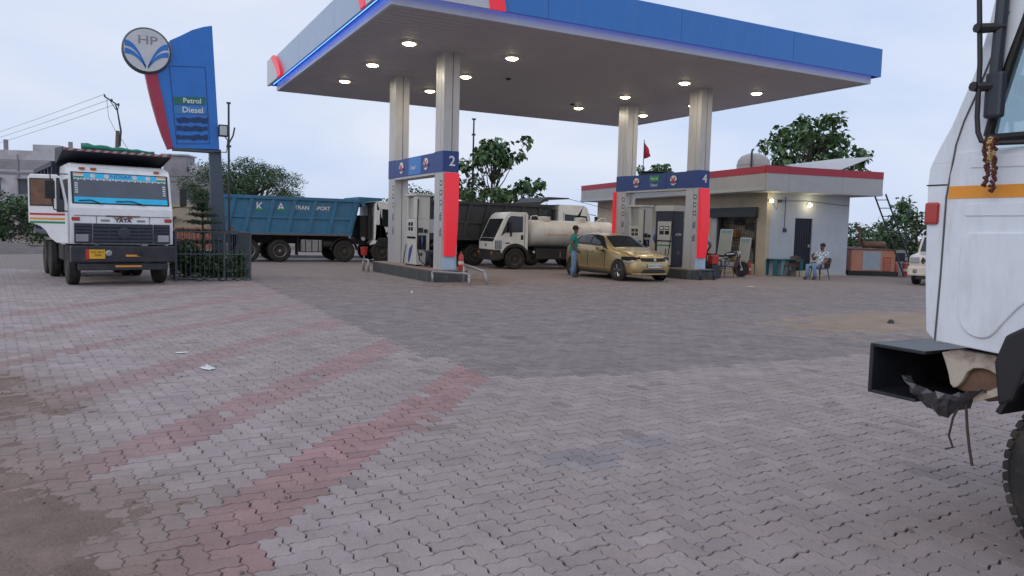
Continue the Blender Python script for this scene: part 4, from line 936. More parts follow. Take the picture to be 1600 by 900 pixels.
for y0, y1 in ((0.55, -0.15), (-0.45, -1.0)):
    a, b_ = ws(-0.06, 0.04), ws(0.07, 0.045); part('wiper', MB().tube([(a[0], y0, a[1]), (b_[0], (y0+y1)/2, b_[1]), (b_[0], y1, b_[1]-0.02)], 0.013, 6), 'black_plastic', T)
for y in (-0.88, -0.62, 0.88): part('marker_lamp', MB().box(-0.40, -0.31, y-0.07, y+0.07, 2.96, 3.01), 'lamp_orange', T, bevel=0.015)
# front panel: seam, grille, lamps, lettering
part('hood_seam', MB().box(0.0, 0.034, -1.12, 1.12, 1.79, 1.80), 'black_plastic', T)
for y in (-0.62, 0.62): part('hood_seam', MB().box(0.0, 0.036, y-0.005, y+0.005, 1.60, 1.80), 'black_plastic', T)
part('grille_back', MB().box(0.02, 0.045, -0.70, 0.70, 1.10, 1.60), 'navy_body', T)
slats(T, 0.05, -0.70, 0.70, 1.12, 1.58, 5, 'dark_steel')
for y in (-0.35, 0, 0.35): part('grille_bar', MB().box(0.05, 0.083, y-0.015, y+0.015, 1.11, 1.59), 'dark_steel', T)
part('grille_badge', MB().lathe([(0.15, 0), (0.15, 0.02), (0.10, 0.03)], 'x', 20, (0.083, 0.0, 1.36)), 'dark_steel', T)
for s in (-1, 1):
    part('lamp_panel', MB().box(0.02, 0.06, s*0.92-0.20, s*0.92+0.20, 1.10, 1.60), 'navy_body', T, bevel=0.01)
    slats(T, 0.062, s*0.92-0.18, s*0.92+0.18, 1.36, 1.58, 3, 'dark_steel')
    h_ = part('headlight', MB().box(0.062, 0.09, s*0.95-0.14, s*0.95+0.14, 1.14, 1.32), 'lamp_glass', T, bevel=0.02)
    part('indicator', MB().box(0.025, 0.05, s*1.08-0.09, s*1.08+0.09, 1.66, 1.75), 'lamp_red', T, bevel=0.01)
    part('fog_lamp', MB().lathe([(0.075, 0), (0.075, 0.03), (0.05, 0.045)], 'x', 18, (0.205, s*0.36-0.02, 0.86)), 'lamp_glass' if s < 0 else 'chassis', T)
text('lettering', 'TATA', 0.12, 'print_black', T, (0.037, 0.0, 1.68), FACE_PX, 0.003, sx=1.25, bold=0.004)
for s in (-1, 1):
    for z in (1.695, 1.665): part('badge_bar', MB().box(0.028, 0.038, s*0.42-0.10, s*0.42+0.10, z-0.007, z+0.007), 'print_black', T)
part('sticker', MB().box(0.026, 0.034, -0.40, 0.40, 1.775, 1.81), 'rust', T); part('chevron_sticker', MB().box(0.030, 0.037, -0.22, 0.22, 1.73, 1.772), 'hazard_stripe', T)
part('bumper', MB().box(-0.06, 0.20, -1.22, 1.22, 0.62, 1.04), 'bumper_black', T, bevel=0.03); part('lower_bar', MB().box(-0.02, 0.14, -1.05, 1.05, 0.42, 0.60), 'bumper_black', T, bevel=0.02)
part('number_plate', MB().box(0.202, 0.214, -0.82, -0.46, 0.72, 0.95), 'plate_yellow', T); part('plate_edge', MB().box(0.202, 0.213, -0.90, -0.825, 0.70, 0.96), 'print_red', T)
text('lettering', 'OD 04 F\n 7999', 0.085, 'print_black', T, (0.216, -0.64, 0.84), FACE_PX, 0.001)
part('sticker', MB().box(0.202, 0.208, 0.02, 0.36, 0.77, 0.82), 'print_orange', T); part('sticker', MB().box(0.142, 0.148, -0.22, 0.40, 0.50, 0.545), 'print_orange', T)
# open right door, swung out
D_ = part('door', MB().prism([(0.02, 1.08), (0.30, 1.10)] + [(0.93-0.50*math.cos(rad(a)) , 1.05+0.52*math.sin(rad(a))) for a in (20, 40, 60, 80)] + [(0.96, 1.58), (0.96, 2.70), (0.90, 2.78), (0.28, 2.78), (0.16, 2.70), (0.02, 2.0)], 'y', -0.035, 0.035), 'white_paint', T, bevel=0.02)
D_.location = (-0.10, -1.21, 0); D_.rotation_euler = (0, 0, rad(180+58))
part('window_frame', MB().prism([(0.34, 2.0), (0.91, 2.0), (0.91, 2.68), (0.34, 2.68)], 'y', 0.036, 0.046), 'black_plastic', D_); part('window', MB().prism([(0.37, 2.03), (0.88, 2.03), (0.88, 2.65), (0.37, 2.65)], 'y', 0.047, 0.052), 'rust', D_)
part('quarter_window', MB().prism([(0.09, 1.86), (0.27, 1.86), (0.27, 2.70), (0.20, 2.70), (0.09, 2.1)], 'y', 0.036, 0.050), 'dark_glass', D_)
for z, m_ in ((1.80, 'print_red'), (1.69, 'print_orange'), (1.60, 'print_green')): part('stripe', MB().box(0.08, 0.92, 0.036, 0.040, z-0.025, z+0.025), m_, D_)
mfr = part('mirror_rail', MB().tube([(-0.15, -1.22, 2.80), (0.05, -1.62, 2.78), (0.10, -1.60, 2.2), (0.08, -1.55, 1.92), (0.0, -1.25, 1.88)], 0.016, 6), 'black_plastic', T, smooth=True)
part('mirror', MB().box(0.05, 0.09, -1.74, -1.52, 2.18, 2.62), 'black_plastic', T, bevel=0.02)
part('mirror_rail', MB().tube([(-0.15, 1.22, 2.75), (0.08, 1.46, 2.74), (0.08, 1.46, 2.1), (-0.05, 1.22, 2.05)], 0.014, 6), 'black_plastic', T, smooth=True); part('mirror', MB().box(0.05, 0.09, 1.37, 1.55, 2.1, 2.58), 'black_plastic', T, bevel=0.02)
part('cab_interior', MB().box(-1.7, -0.3, -HW-0.004, -HW+0.02, 1.2, 2.7), 'interior', T)
# chassis, tipper body, wheels
for s in (-1, 1): part('chassis_rail', MB().box(-6.6, -0.1, s*0.42-0.04, s*0.42+0.04, 0.75, 1.0), 'chassis', T)
part('front_axle', MB().tube([(-0.98, -0.95, 0.48), (-0.98, 0.95, 0.48)], 0.08, 8), 'chassis', T); part('engine_sump', MB().box(-1.6, -0.5, -0.35, 0.35, 0.48, 0.9), 'chassis', T, bevel=0.05)
part('gearbox', MB().lathe([(0.16, -2.6), (0.24, -2.2), (0.2, -1.6)], 'x', 14, (0, 0.1, 0.62)), 'chassis', T)
for s in (-1, 1):
    wheel(T, -0.98, s*1.05, 0.52, 0.28, s, 'rim_dusty'); part('wheel_arch', MB().prism(arc(-0.98, 0.52, 0.60, 15, 165, 10) + arc(-0.98, 0.52, 0.64, 165, 15, 10), 'y', s*0.86, s*1.16), 'black_plastic', T)
    for x in (-4.35, -5.70): wheel(T, x, s*1.10, 0.52, 0.27, s, 'rim_dusty', True)
for x in (-4.35, -5.70): part('rear_axle', MB().tube([(x, -0.95, 0.52), (x, 0.95, 0.52)], 0.13, 8), 'chassis', T)
part('fuel_tank', MB().box(-3.4, -2.3, -1.1, -0.5, 0.55, 1.05), 'chassis', T, bevel=0.05)
HB = 1.27
part('body_floor', MB().box(-6.9, -2.1, -HB, HB, 1.22, 1.36), 'navy_body', T)
for s in (-1, 1):
    part('body_side', MB().box(-6.9, -2.05, s*HB-0.03, s*HB+0.03, 1.362, 3.22), 'navy_body', T); truck_box_ribs(T, -6.9, -2.05, 1.25, 3.22, s*(HB+0.03), s, 6, 0.2, 'navy_body')
part('headboard', MB().box(-2.1, -2.02, -HB+0.035, HB-0.035, 1.362, 3.42), 'navy_body', T)
part('cab_guard', MB().prism([(-2.01, 3.20), (-0.45, 3.42), (-0.45, 3.47), (-2.01, 3.44)], 'y', -HB, HB), 'navy_body', T)
part('guard_edge', MB().box(-0.449, -0.42, -HB, HB, 3.415, 3.47), 'hazard_stripe', T)
for s in (-1, 1): part('guard_side', MB().prism([(-2.01, 3.12), (-0.46, 3.41), (-0.46, 3.50), (-2.01, 3.56)], 'y', s*HB-0.02, s*HB+0.02), 'navy_body', T)
tp = MB(); tv = []; 
for k in range(13):
    t_ = k/12; y = -0.85 + 1.75*t_; rr = 0.075 - 0.045*t_ + 0.012*math.sin(k*2.1); tv.append((-0.62 + 0.03*math.sin(k), y, 3.49 + rr*0.8))
tp.tube(tv, [0.085 - 0.055*k/12 + 0.014*math.sin(k*2.3) for k in range(13)], 10)
tpo = part('tarpaulin', tp, 'tarp_green', None, smooth=True); tpo.location = T.location; tpo.rotation_euler = T.rotation_euler; tpo.scale = T.scale; tag(tpo, 'rolled green tarpaulin lying on the cab guard of the white dumper', 'tarpaulin')

# ------------------------------------------------------------------ big tippers seen from their right side
def tipper(loc, rotz, label, body, L_, zt, z0, cabx, letters=None, rim='rim_steel', vis=True, cab_h=2.75, cablen=1.7, axles=(0.95, 2.15, 5.0, 6.75), r=0.48, visor=True):
    t_ = thing('tipper_truck', label, 'truck', loc, rotz, 'tipper trucks parked behind the islands'); hw = 1.22
    sl = 0.42
    pro = [(0, z0), (L_-sl, z0), (L_, zt), (0, zt)]
    for s in (-1, 1):
        part('body_side', MB().prism(pro, 'y', s*hw-0.03, s*hw+0.03), body, t_); truck_box_ribs(t_, 0, L_, z0, zt, s*(hw+0.03), s, 7, sl, body)
    part('tailgate', MB().box(-0.06, -0.002, -hw, hw, z0, zt-0.1), body, t_); part('headboard', MB().prism([(L_-sl, z0), (L_-sl+0.06, z0), (L_+0.06, zt), (L_, zt)], 'y', -hw+0.032, hw-0.032), body, t_)
    part('body_floor', MB().box(0, L_-sl, -hw+0.032, hw-0.032, z0-0.002, z0+0.08), body, t_)
    load = MB(); 
    part('cab_guard', MB().prism([(L_-0.05, zt-0.02), (L_+0.12, zt-0.32), (L_+0.2, zt-0.32), (L_+0.28, zt-0.05), (L_+1.05, zt-0.02), (L_+1.05, zt+0.10), (L_-0.05, zt+0.12)], 'y', -hw, hw) if visor is True else MB().prism([(L_-0.7, zt), (L_-0.45, zt+0.02), (L_+0.0, zt+0.24), (L_+1.1, zt+0.30), (L_+1.1, zt+0.36), (L_+0.0, zt+0.36), (L_-0.12, zt+0.34), (L_-0.5, zt+0.10), (L_-0.7, zt+0.10)], 'y', -hw, hw), body, t_)
    for s in (-1, 1): part('chassis_rail', MB().box(0.1, cabx+cablen-0.1, s*0.42-0.04, s*0.42+0.04, 0.78, 1.04), 'chassis', t_)
    part('subframe', MB().box(0.1, L_-0.3, -0.55, 0.55, 1.042, z0-0.004), 'chassis', t_)
    for i, x in enumerate(axles):
        for s in (-1, 1): wheel(t_, x, s*1.06, r, 0.28, s, rim if i < 2 or rim != 'rim_steel' else 'rim_dusty', i < 2)
        part('axle', MB().tube([(x, -0.9, r), (x, 0.9, r)], 0.1, 8), 'chassis', t_)
    for s in (-1, 1):
        part('mudguard', MB().prism(arc(axles[2], r, r*1.22, 5, 175, 10) + arc(axles[2], r, r*1.30, 175, 5, 10), 'y', s*0.90, s*1.2), 'chassis', t_)
        part('mud_flap', MB().box(axles[1]+0.72, axles[1]+0.75, s*1.05-0.25, s*1.05+0.25, 0.3, 1.1), 'rubber', t_)
    part('fuel_tank', MB().box(3.15, 4.1, -1.15, -0.55, 0.42, 0.98), 'galv', t_, bevel=0.06)
    for x in (3.35, 3.62, 3.9): part('tank_strap', MB().box(x, x+0.04, -1.158, -1.152, 0.44, 0.96), 'chassis', t_)
    part('air_tank', MB().lathe([(0.14, 4.15), (0.16, 4.2), (0.16, 4.55), (0.14, 4.6)], 'x', 14, (0, -0.95, 0.8)), 'chassis', t_)
    part('tool_rack', MB().box(L_+0.15, cabx-0.05, -0.8, 0.8, 1.05, 2.1), 'chassis', t_)
    part('intake_pipe', MB().tube([(cabx-0.18, -1.0, 1.0), (cabx-0.18, -1.02, 2.5), (cabx-0.18, -1.02, 2.62)], [0.08, 0.08, 0.12], 10), 'chassis', t_)
    cx = cabx; ch = cab_h
    cp = [(cx, 0.95), (cx+0.35, 0.95)] + arc(axles[3], r+0.05, r*1.25, 150, 30, 8) + [(cx+cablen-0.1, 0.75), (cx+cablen, 0.8), (cx+cablen, 1.55), (cx+cablen-0.12, 2.35), (cx+cablen-0.3, ch-0.1), (cx+cablen-0.5, ch), (cx+0.1, ch), (cx, ch-0.12)]
    cp = [(a, min(b_, ch)) for a, b_ in cp]
    part('cab_shell', MB().prism(cp, 'y', -hw+0.03, hw-0.03), 'white_paint', t_, bevel=0.06, seg=3)
    part('cab_lower', MB().prism([(cx-0.02, 0.72), (cx+cablen+0.03, 0.55), (cx+cablen+0.03, 1.12), (cx+0.2, 1.12)] , 'y', -hw+0.0, hw-0.0), 'chassis', t_, bevel=0.03)
    for s in (-1, 1):
        part('side_window', MB().prism([(cx+0.35, 1.62), (cx+cablen-0.18, 1.62), (cx+cablen-0.32, 2.35), (cx+0.35, 2.42)], 'y', s*(hw-0.03)-0.012, s*(hw-0.03)+0.012), 'dark_glass', t_)
        part('rear_quarter', MB().prism([(cx+0.06, 1.70), (cx+0.24, 1.70), (cx+0.24, 2.36), (cx+0.06, 2.36)], 'y', s*(hw-0.03)-0.012, s*(hw-0.03)+0.012), 'dark_glass' if False else 'white_paint', t_)
        part('door_seam', MB().box(cx+0.28, cx+0.295, s*(hw-0.03)-0.008, s*(hw-0.03)+0.008, 1.15, 2.5), 'black_plastic', t_)
        part('mirror', MB().box(cx+cablen+0.05, cx+cablen+0.12, s*1.38-0.1, s*1.38+0.1, 1.75, 2.35), 'black_plastic', t_, bevel=0.02); part('mirror_arm', MB().tube([(cx+cablen-0.15, s*1.18, 2.45), (cx+cablen+0.08, s*1.38, 2.4)], 0.02, 6), 'black_plastic', t_)
    part('windscreen', MB().prism([(cx+cablen+0.005, 1.60), (cx+cablen-0.115, 2.34), (cx+cablen-0.28, ch-0.14), (cx+cablen-0.29, ch-0.14), (cx+cablen-0.03, 1.60)], 'y', -hw+0.14, hw-0.14), 'dark_glass', t_)
    part('bumper', MB().box(cx+cablen-0.3, cx+cablen+0.1, -hw, hw, 0.35, 0.78), 'chassis', t_, bevel=0.04)
    part('door_badge', MB().box(cx+0.5, cx+0.78, -hw+0.01, -hw+0.016, 1.28, 1.36), 'print_black', t_)
    if letters:
        for body_, x, size, m_ in letters: text('lettering', body_, size, m_, t_, (x, -hw-0.045, z0+(zt-z0)*0.72), FACE_NY, 0.002, bold=0.004)
    return t_
blue_t = tipper((4.18, 34.75, 0), 0, 'blue tipper truck with white side lettering parked behind the left island', 'blue_body', 5.75, 2.80, 1.15, 6.45, [('K', 1.42, 0.46, 'print_white'), ('A', 2.30, 0.46, 'print_white'), ('TRAN', 3.18, 0.24, 'print_white'), ('SPORT', 4.08, 0.22, 'print_white')], axles=(0.98, 2.27, 5.08, 6.82), cablen=1.75)
for x, in ((1.42,), (2.30,)): part('letter_foot', MB().prism([(x-0.17, 2.165), (x+0.17, 2.165), (x+0.15, 2.27), (x-0.15, 2.25)], 'y', -1.2695, -1.266), 'print_green', blue_t)
part('rusty_patch', MB().box(0.18, 0.40, -1.262, -1.253, 1.30, 1.45), 'rust', blue_t)
part('rust_edge', MB().box(0.4, 5.2, -1.335, -1.3325, 1.155, 1.20), 'rust', blue_t)
lamp = part('tail_lamp', MB().lathe([(0.09, -0.02), (0.09, 0.02)], 'y', 14), 'lamp_glass', blue_t); lamp.location = (5.95, -1.1, 1.05)
tipper((12.0, 31.8, 0), 0, 'black tipper truck with white cab parked behind the small tanker', 'black_body', 6.0, 2.82, 1.12, 6.55, None, 'rim_dusty', axles=(1.0, 2.3, 5.2, 7.0), cab_h=2.86, cablen=1.9, visor=False)

# ------------------------------------------------------------------ small white tanker (faces left)
K = thing('tanker_truck', 'small cream tanker truck with horizontal tank parked behind the gold car', 'truck', (14.02, 28.92, 0), rad(173))
# local +x is the truck's front; side +y is the one seen
hw = 0.96
cp = [(-1.5, 0.78), (-1.44, 0.78)] + arc(-0.95, 0.43, 0.57, 150, 30, 8) + [(-0.30, 0.62), (-0.06, 0.60), (0.0, 0.70), (0.0, 1.12), (-0.05, 1.24), (-0.46, 2.12), (-0.56, 2.26), (-0.72, 2.36), (-1.42, 2.36), (-1.5, 2.26)]
part('cab_shell', MB().prism(cp, 'y', -hw, hw), 'tanker_cab', K, bevel=0.07, seg=3)
part('cab_lower', MB().prism([(-0.34, 0.62), (-0.30, 0.80), (0.05, 0.80), (0.05, 0.36), (-0.32, 0.36)], 'y', -hw-0.02, hw+0.02), 'chassis', K, bevel=0.03)
for s in (-1, 1): part('wheel_arch', MB().prism(arc(-0.95, 0.43, 0.53, 0, 180, 12) + arc(-0.95, 0.43, 0.64, 180, 0, 12), 'y', s*(hw-0.25), s*(hw+0.02)), 'chassis', K)
part('windscreen', MB().prism([(-0.06, 1.29), (-0.09, 1.26), (-0.46, 2.06), (-0.43, 2.08)], 'y', -hw+0.12, hw-0.10), 'dark_glass', K)
part('front_panel', MB().prism([(0.002, 1.13), (0.012, 1.13), (-0.05, 1.27), (-0.06, 1.27)], 'y', -hw+0.1, hw-0.1), 'dark_glass', K)
for s in (-1, 1):
    part('side_window', MB().prism([(-0.30, 1.36), (-0.50, 1.50), (-1.26, 1.54), (-1.26, 2.18), (-0.74, 2.20), (-0.62, 2.10)], 'y', s*hw-0.012, s*hw+0.012), 'dark_glass', K)
    part('door_seam', MB().box(-1.36, -1.345, s*hw-0.007, s*hw+0.007, 0.95, 2.25), 'black_plastic', K)
    part('door_handle', MB().box(-1.30, -1.18, s*hw-0.01, s*hw+0.02, 1.22, 1.42), 'black_plastic', K, bevel=0.02)
    part('headlight_guard', MB().box(-0.34, -0.04, s*hw-0.012, s*hw+0.03, 0.83, 1.18), 'lamp_glass', K, bevel=0.03)
    for k in range(4): part('guard_bar', MB().box(-0.31+k*0.08, -0.30+k*0.08, s*hw+0.031 if s > 0 else s*hw-0.045, s*hw+0.045 if s > 0 else s*hw-0.031, 0.83, 1.20), 'black_plastic', K)
    part('indicator', MB().box(-0.10, 0.06, s*(hw-0.12)-0.09, s*(hw-0.12)+0.09, 0.60, 0.72), 'lamp_orange', K, bevel=0.01)
    part('mirror', MB().box(-0.70, -0.64, s*(hw+0.18)-0.08, s*(hw+0.18)+0.08, 1.35, 1.95), 'black_plastic', K, bevel=0.02); part('mirror_arm', MB().tube([(-0.72, s*hw, 2.12), (-0.62, s*(hw+0.18), 2.05), (-0.66, s*(hw+0.18), 1.9)], 0.018, 6), 'black_plastic', K)
    wheel(K, -0.95, s*0.86, 0.43, 0.24, s, 'rim_dusty'); wheel(K, -4.25, s*0.86, 0.43, 0.22, s, 'rim_dusty', True)
part('sticker', MB().box(-0.70, -0.50, hw+0.012, hw+0.016, 1.05, 1.10), 'print_black', K); part('sticker', MB().box(-0.68, -0.56, hw+0.012, hw+0.016, 0.92, 0.96), 'icon_grey', K)
part('front_badge', MB().lathe([(0.06, 0), (0.06, 0.02)], 'x', 14, (0.005, 0.0, 0.98)), 'dark_steel', K)
for s in (-1, 1): part('chassis_rail', MB().box(-5.7, -0.3, s*0.36-0.035, s*0.36+0.035, 0.58, 0.80), 'chassis', K)
tk = part('tank', MB().lathe([(0.05, -2.26), (0.38, -2.30), (0.53, -2.38), (0.57, -2.50), (0.57, -6.25), (0.53, -6.36), (0.35, -6.44), (0.05, -6.48)], 'x', 36), 'tank_paint', K, smooth=True); tk.location = (0.66, 0.20, 1.50); tk.scale = (1, 1.35, 1)
for x in (-2.95, -4.0, -5.1): part('tank_band', MB().lathe([(0.572, x), (0.58, x-0.002), (0.58, x-0.05), (0.572, x-0.052)], 'x', 36), 'tank_paint', tk)
part('pin_stripe', MB().box(-5.9, -2.9, 0.5708, 0.574, -0.05, -0.02), 'print_orange', tk); part('tank_plate', MB().box(-5.85, -5.55, 0.560, 0.575, 0.02, 0.07), 'rust', tk)
for x in (-3.2, -4.9): part('manhole', MB().lathe([(0.25, 0.0), (0.25, 0.17), (0.20, 0.20)], 'z', 20, (x, 0, 0.53)), 'tank_paint', tk)
part('roof_hoop', MB().tube([(-2.45, 0.2, 0.50), (-2.5, 0.15, 0.72), (-2.75, 0.15, 0.76), (-2.95, 0.2, 0.54)], 0.025, 8), 'tank_paint', tk); part('roof_hoop', MB().tube([(-5.55, 0.1, 0.55), (-5.9, 0.1, 0.74), (-6.05, 0.1, 0.72), (-6.1, 0.1, 0.54)], 0.02, 8), 'tank_paint', tk)
part('underrun_box', MB().box(-3.5, -1.9, 0.5, 0.93, 0.42, 0.86), 'chassis', K, bevel=0.03); part('work_lamp', MB().lathe([(0.05, 0), (0.05, 0.03)], 'y', 12, (-1.8, 0.9, 0.72)), 'plate_white', K)
for x in (-3.0, -3.35): part('step_bar', MB().box(x, x+0.03, 0.952, 0.98, 0.5, 0.75), 'galv', K)
part('rear_bumper', MB().box(-5.85, -5.77, -0.93, 0.93, 0.45, 0.6), 'chassis', K)
for s in (-1, 1): part('tank_saddle', MB().box(-5.4, -2.0, s*0.36-0.05, s*0.36+0.05, 0.802, 1.02), 'chassis', K)
for k in range(3): part('tail_lamp', MB().box(-5.76, -5.72, 0.85, 0.95, 1.5+k*0.14, 1.6+k*0.14), 'lamp_red' if k != 1 else 'dark_steel', K)

# ------------------------------------------------------------------ gold hatchback (faces the viewer, right flank seen)
CAR = thing('hatchback_car', 'gold hatchback car with its nose toward the viewer beside island four', 'car', (16.20, 22.62, 0), rad(-90)); CAR.scale = (1.06, 1.04, 1.04)
#        x     zb    zsh   ztop  w     wt
ST = [(2.06, 0.32, 0.56, 0.64, 0.52, 0.40), (2.00, 0.24, 0.64, 0.74, 0.68, 0.54), (1.86, 0.20, 0.72, 0.84, 0.80, 0.66), (1.55, 0.19, 0.80, 0.94, 0.86, 0.72), (1.15, 0.19, 0.87, 1.01, 0.875, 0.76),
      (0.86, 0.19, 0.91, 1.06, 0.88, 0.76), (0.45, 0.19, 0.94, 1.28, 0.88, 0.66), (0.08, 0.19, 0.97, 1.47, 0.88, 0.60), (-0.35, 0.19, 0.99, 1.53, 0.88, 0.59), (-0.95, 0.19, 1.01, 1.53, 0.88, 0.58),
      (-1.50, 0.20, 1.03, 1.47, 0.87, 0.55), (-1.78, 0.24, 1.04, 1.36, 0.85, 0.54), (-1.98, 0.28, 1.00, 1.10, 0.80, 0.58), (-2.08, 0.36, 0.80, 0.86, 0.70, 0.50)]
STx = np.array([s[0] for s in ST])[::-1]; STv = np.array([s[1:] for s in ST])[::-1]
def car_par(x):
    return [np.interp(x, STx, STv[:, k]) for k in range(5)]
def car_ring(x):
    zb, zs, zt, w_, wt = car_par(x)
    ctl = [(0, zb), (w_*0.80, zb), (w_*0.97, zb+0.07), (w_, zb+(zs-zb)*0.42), (w_*0.985, zb+(zs-zb)*0.75), (w_*0.955, zs), (w_*0.93, zs+(zt-zs)*0.08), (wt+(w_*0.93-wt)*0.12, zt-(zt-zs)*0.16), (wt*0.86, zt-0.012*(zt-zs > 0.2)), (wt*0.45, zt+0.012), (0, zt+0.018)]
    return ctl
# side glass runs between control points 6 and 7; top (bonnet, screen, roof) between 8 and 10
def smooth_ring(c):
    out_ = [c[0]]
    for a, b_ in zip(c[:-1], c[1:]): out_ += [(a[0]*0.75+b_[0]*0.25, a[1]*0.75+b_[1]*0.25), (a[0]*0.25+b_[0]*0.75, a[1]*0.25+b_[1]*0.75)]
    return out_ + [c[-1]]
xs = np.concatenate([np.linspace(-2.08, -1.9, 5), np.linspace(-1.8, 1.8, 44), np.linspace(1.87, 2.06, 7)])
def smooth_x(x): # soften the station-to-station kinks
    return np.mean([np.array(smooth_ring(car_ring(x+d))) for d in (-0.07, -0.035, 0, 0.035, 0.07)], axis=0) if -2.0 < x < 1.98 else np.array(smooth_ring(car_ring(x)))
rings = [smooth_x(x) for x in xs]; nr = len(rings[0])
v = []; f = []
for x, rg in zip(xs, rings):
    v += [(x, p[0], p[1]) for p in rg] + [(x, -p[0], p[1]) for p in rg[-2:0:-1]]
M_ = 2*nr-2
for i in range(len(xs)-1):
    for k in range(M_): f.append((i*M_+k, i*M_+(k+1) % M_, (i+1)*M_+(k+1) % M_, (i+1)*M_+k))
f += [tuple(range(M_)), tuple(range((len(xs)-1)*M_, len(xs)*M_))]
part('body_shell', MB().add(v, f), 'gold_paint', CAR, smooth=True)
def surf(x, s):     # s: position along the smoothed ring (0 underside centre .. nr-1 roof centre)
    rg = smooth_x(x); i = min(int(s), nr-2); t_ = s-i; return rg[i]*(1-t_)+rg[i+1]*t_
def patch(name, quad, m, off=0.010, nu=8, nv=6, mirror=True, parent=CAR):
    """quad: four (x, s) corners; a skin lying just proud of the body"""
    for sg in ((-1, 1) if mirror else (0,)):
        v = []
        for a in range(nu+1):
            for b_ in range(nv+1):
                u_, w_ = a/nu, b_/nv
                x = (quad[0][0]*(1-u_)+quad[1][0]*u_)*(1-w_) + (quad[3][0]*(1-u_)+quad[2][0]*u_)*w_
                s = (quad[0][1]*(1-u_)+quad[1][1]*u_)*(1-w_) + (quad[3][1]*(1-u_)+quad[2][1]*u_)*w_
                p = surf(x, s); e = 0.02
                px_ = np.array([x, *p]); tx = np.array([x+e, *surf(x+e, s)])-px_; ts = np.array([x, *surf(x, min(nr-1.001, s+0.2))])-px_
                n = np.cross(tx, ts); n = n/(np.linalg.norm(n)+1e-9); n = n if n[2]*0.5 + n[1] > 0 else -n
                q = px_ + n*off; v.append((q[0], sg*q[1], q[2]))
        f = [(a*(nv+1)+b_, (a+1)*(nv+1)+b_, (a+1)*(nv+1)+b_+1, a*(nv+1)+b_+1) for a in range(nu) for b_ in range(nv)]
        part(name, MB().add(v, f), m, parent, smooth=True)
SG0, SG1 = 13.3, 15.2
patch('window_surround', [(-1.62, SG0-0.45), (0.66, SG0-0.5), (0.02, SG1+0.35), (-1.35, SG1+0.3)], 'black_plastic', 0.006)
patch('front_window', [(-0.42, SG0-0.1), (0.50, SG0-0.1), (0.02, SG1), (-0.42, SG1)], 'dark_glass', 0.012)
patch('rear_window', [(-1.25, SG0), (-0.52, SG0-0.1), (-0.52, SG1), (-1.22, SG1)], 'dark_glass', 0.012)
def top_patch(name, x0, x1, y0f, y1f, m, off=0.012):
    v = []; nu, nv = 8, 12
    for a in range(nu+1):
        x = x0+(x1-x0)*a/nu; yl_ = y0f+(y1f-y0f)*a/nu
        rg = smooth_x(x)
        for b_ in range(nv+1):
            y = -yl_+2*yl_*b_/nv; z = np.interp(abs(y), rg[::-1, 0][:9], rg[::-1, 1][:9]); v.append((x+off*0.6, y, z+off))
    f = [(a*(nv+1)+b_, (a+1)*(nv+1)+b_, (a+1)*(nv+1)+b_+1, a*(nv+1)+b_+1) for a in range(nu) for b_ in range(nv)]
    part(name, MB().add(v, f), m, CAR, smooth=True)
top_patch('windscreen', 0.82, 0.14, 0.70, 0.55, 'dark_glass')
top_patch('roof_panel', 0.02, -1.30, 0.50, 0.50, 'gold_paint', 0.004)
part('rear_screen', MB().prism([(-1.55, 1.42), (-1.62, 1.44), (-1.97, 1.10), (-1.95, 1.06)], 'y', -0.5, 0.5), 'dark_glass', CAR)
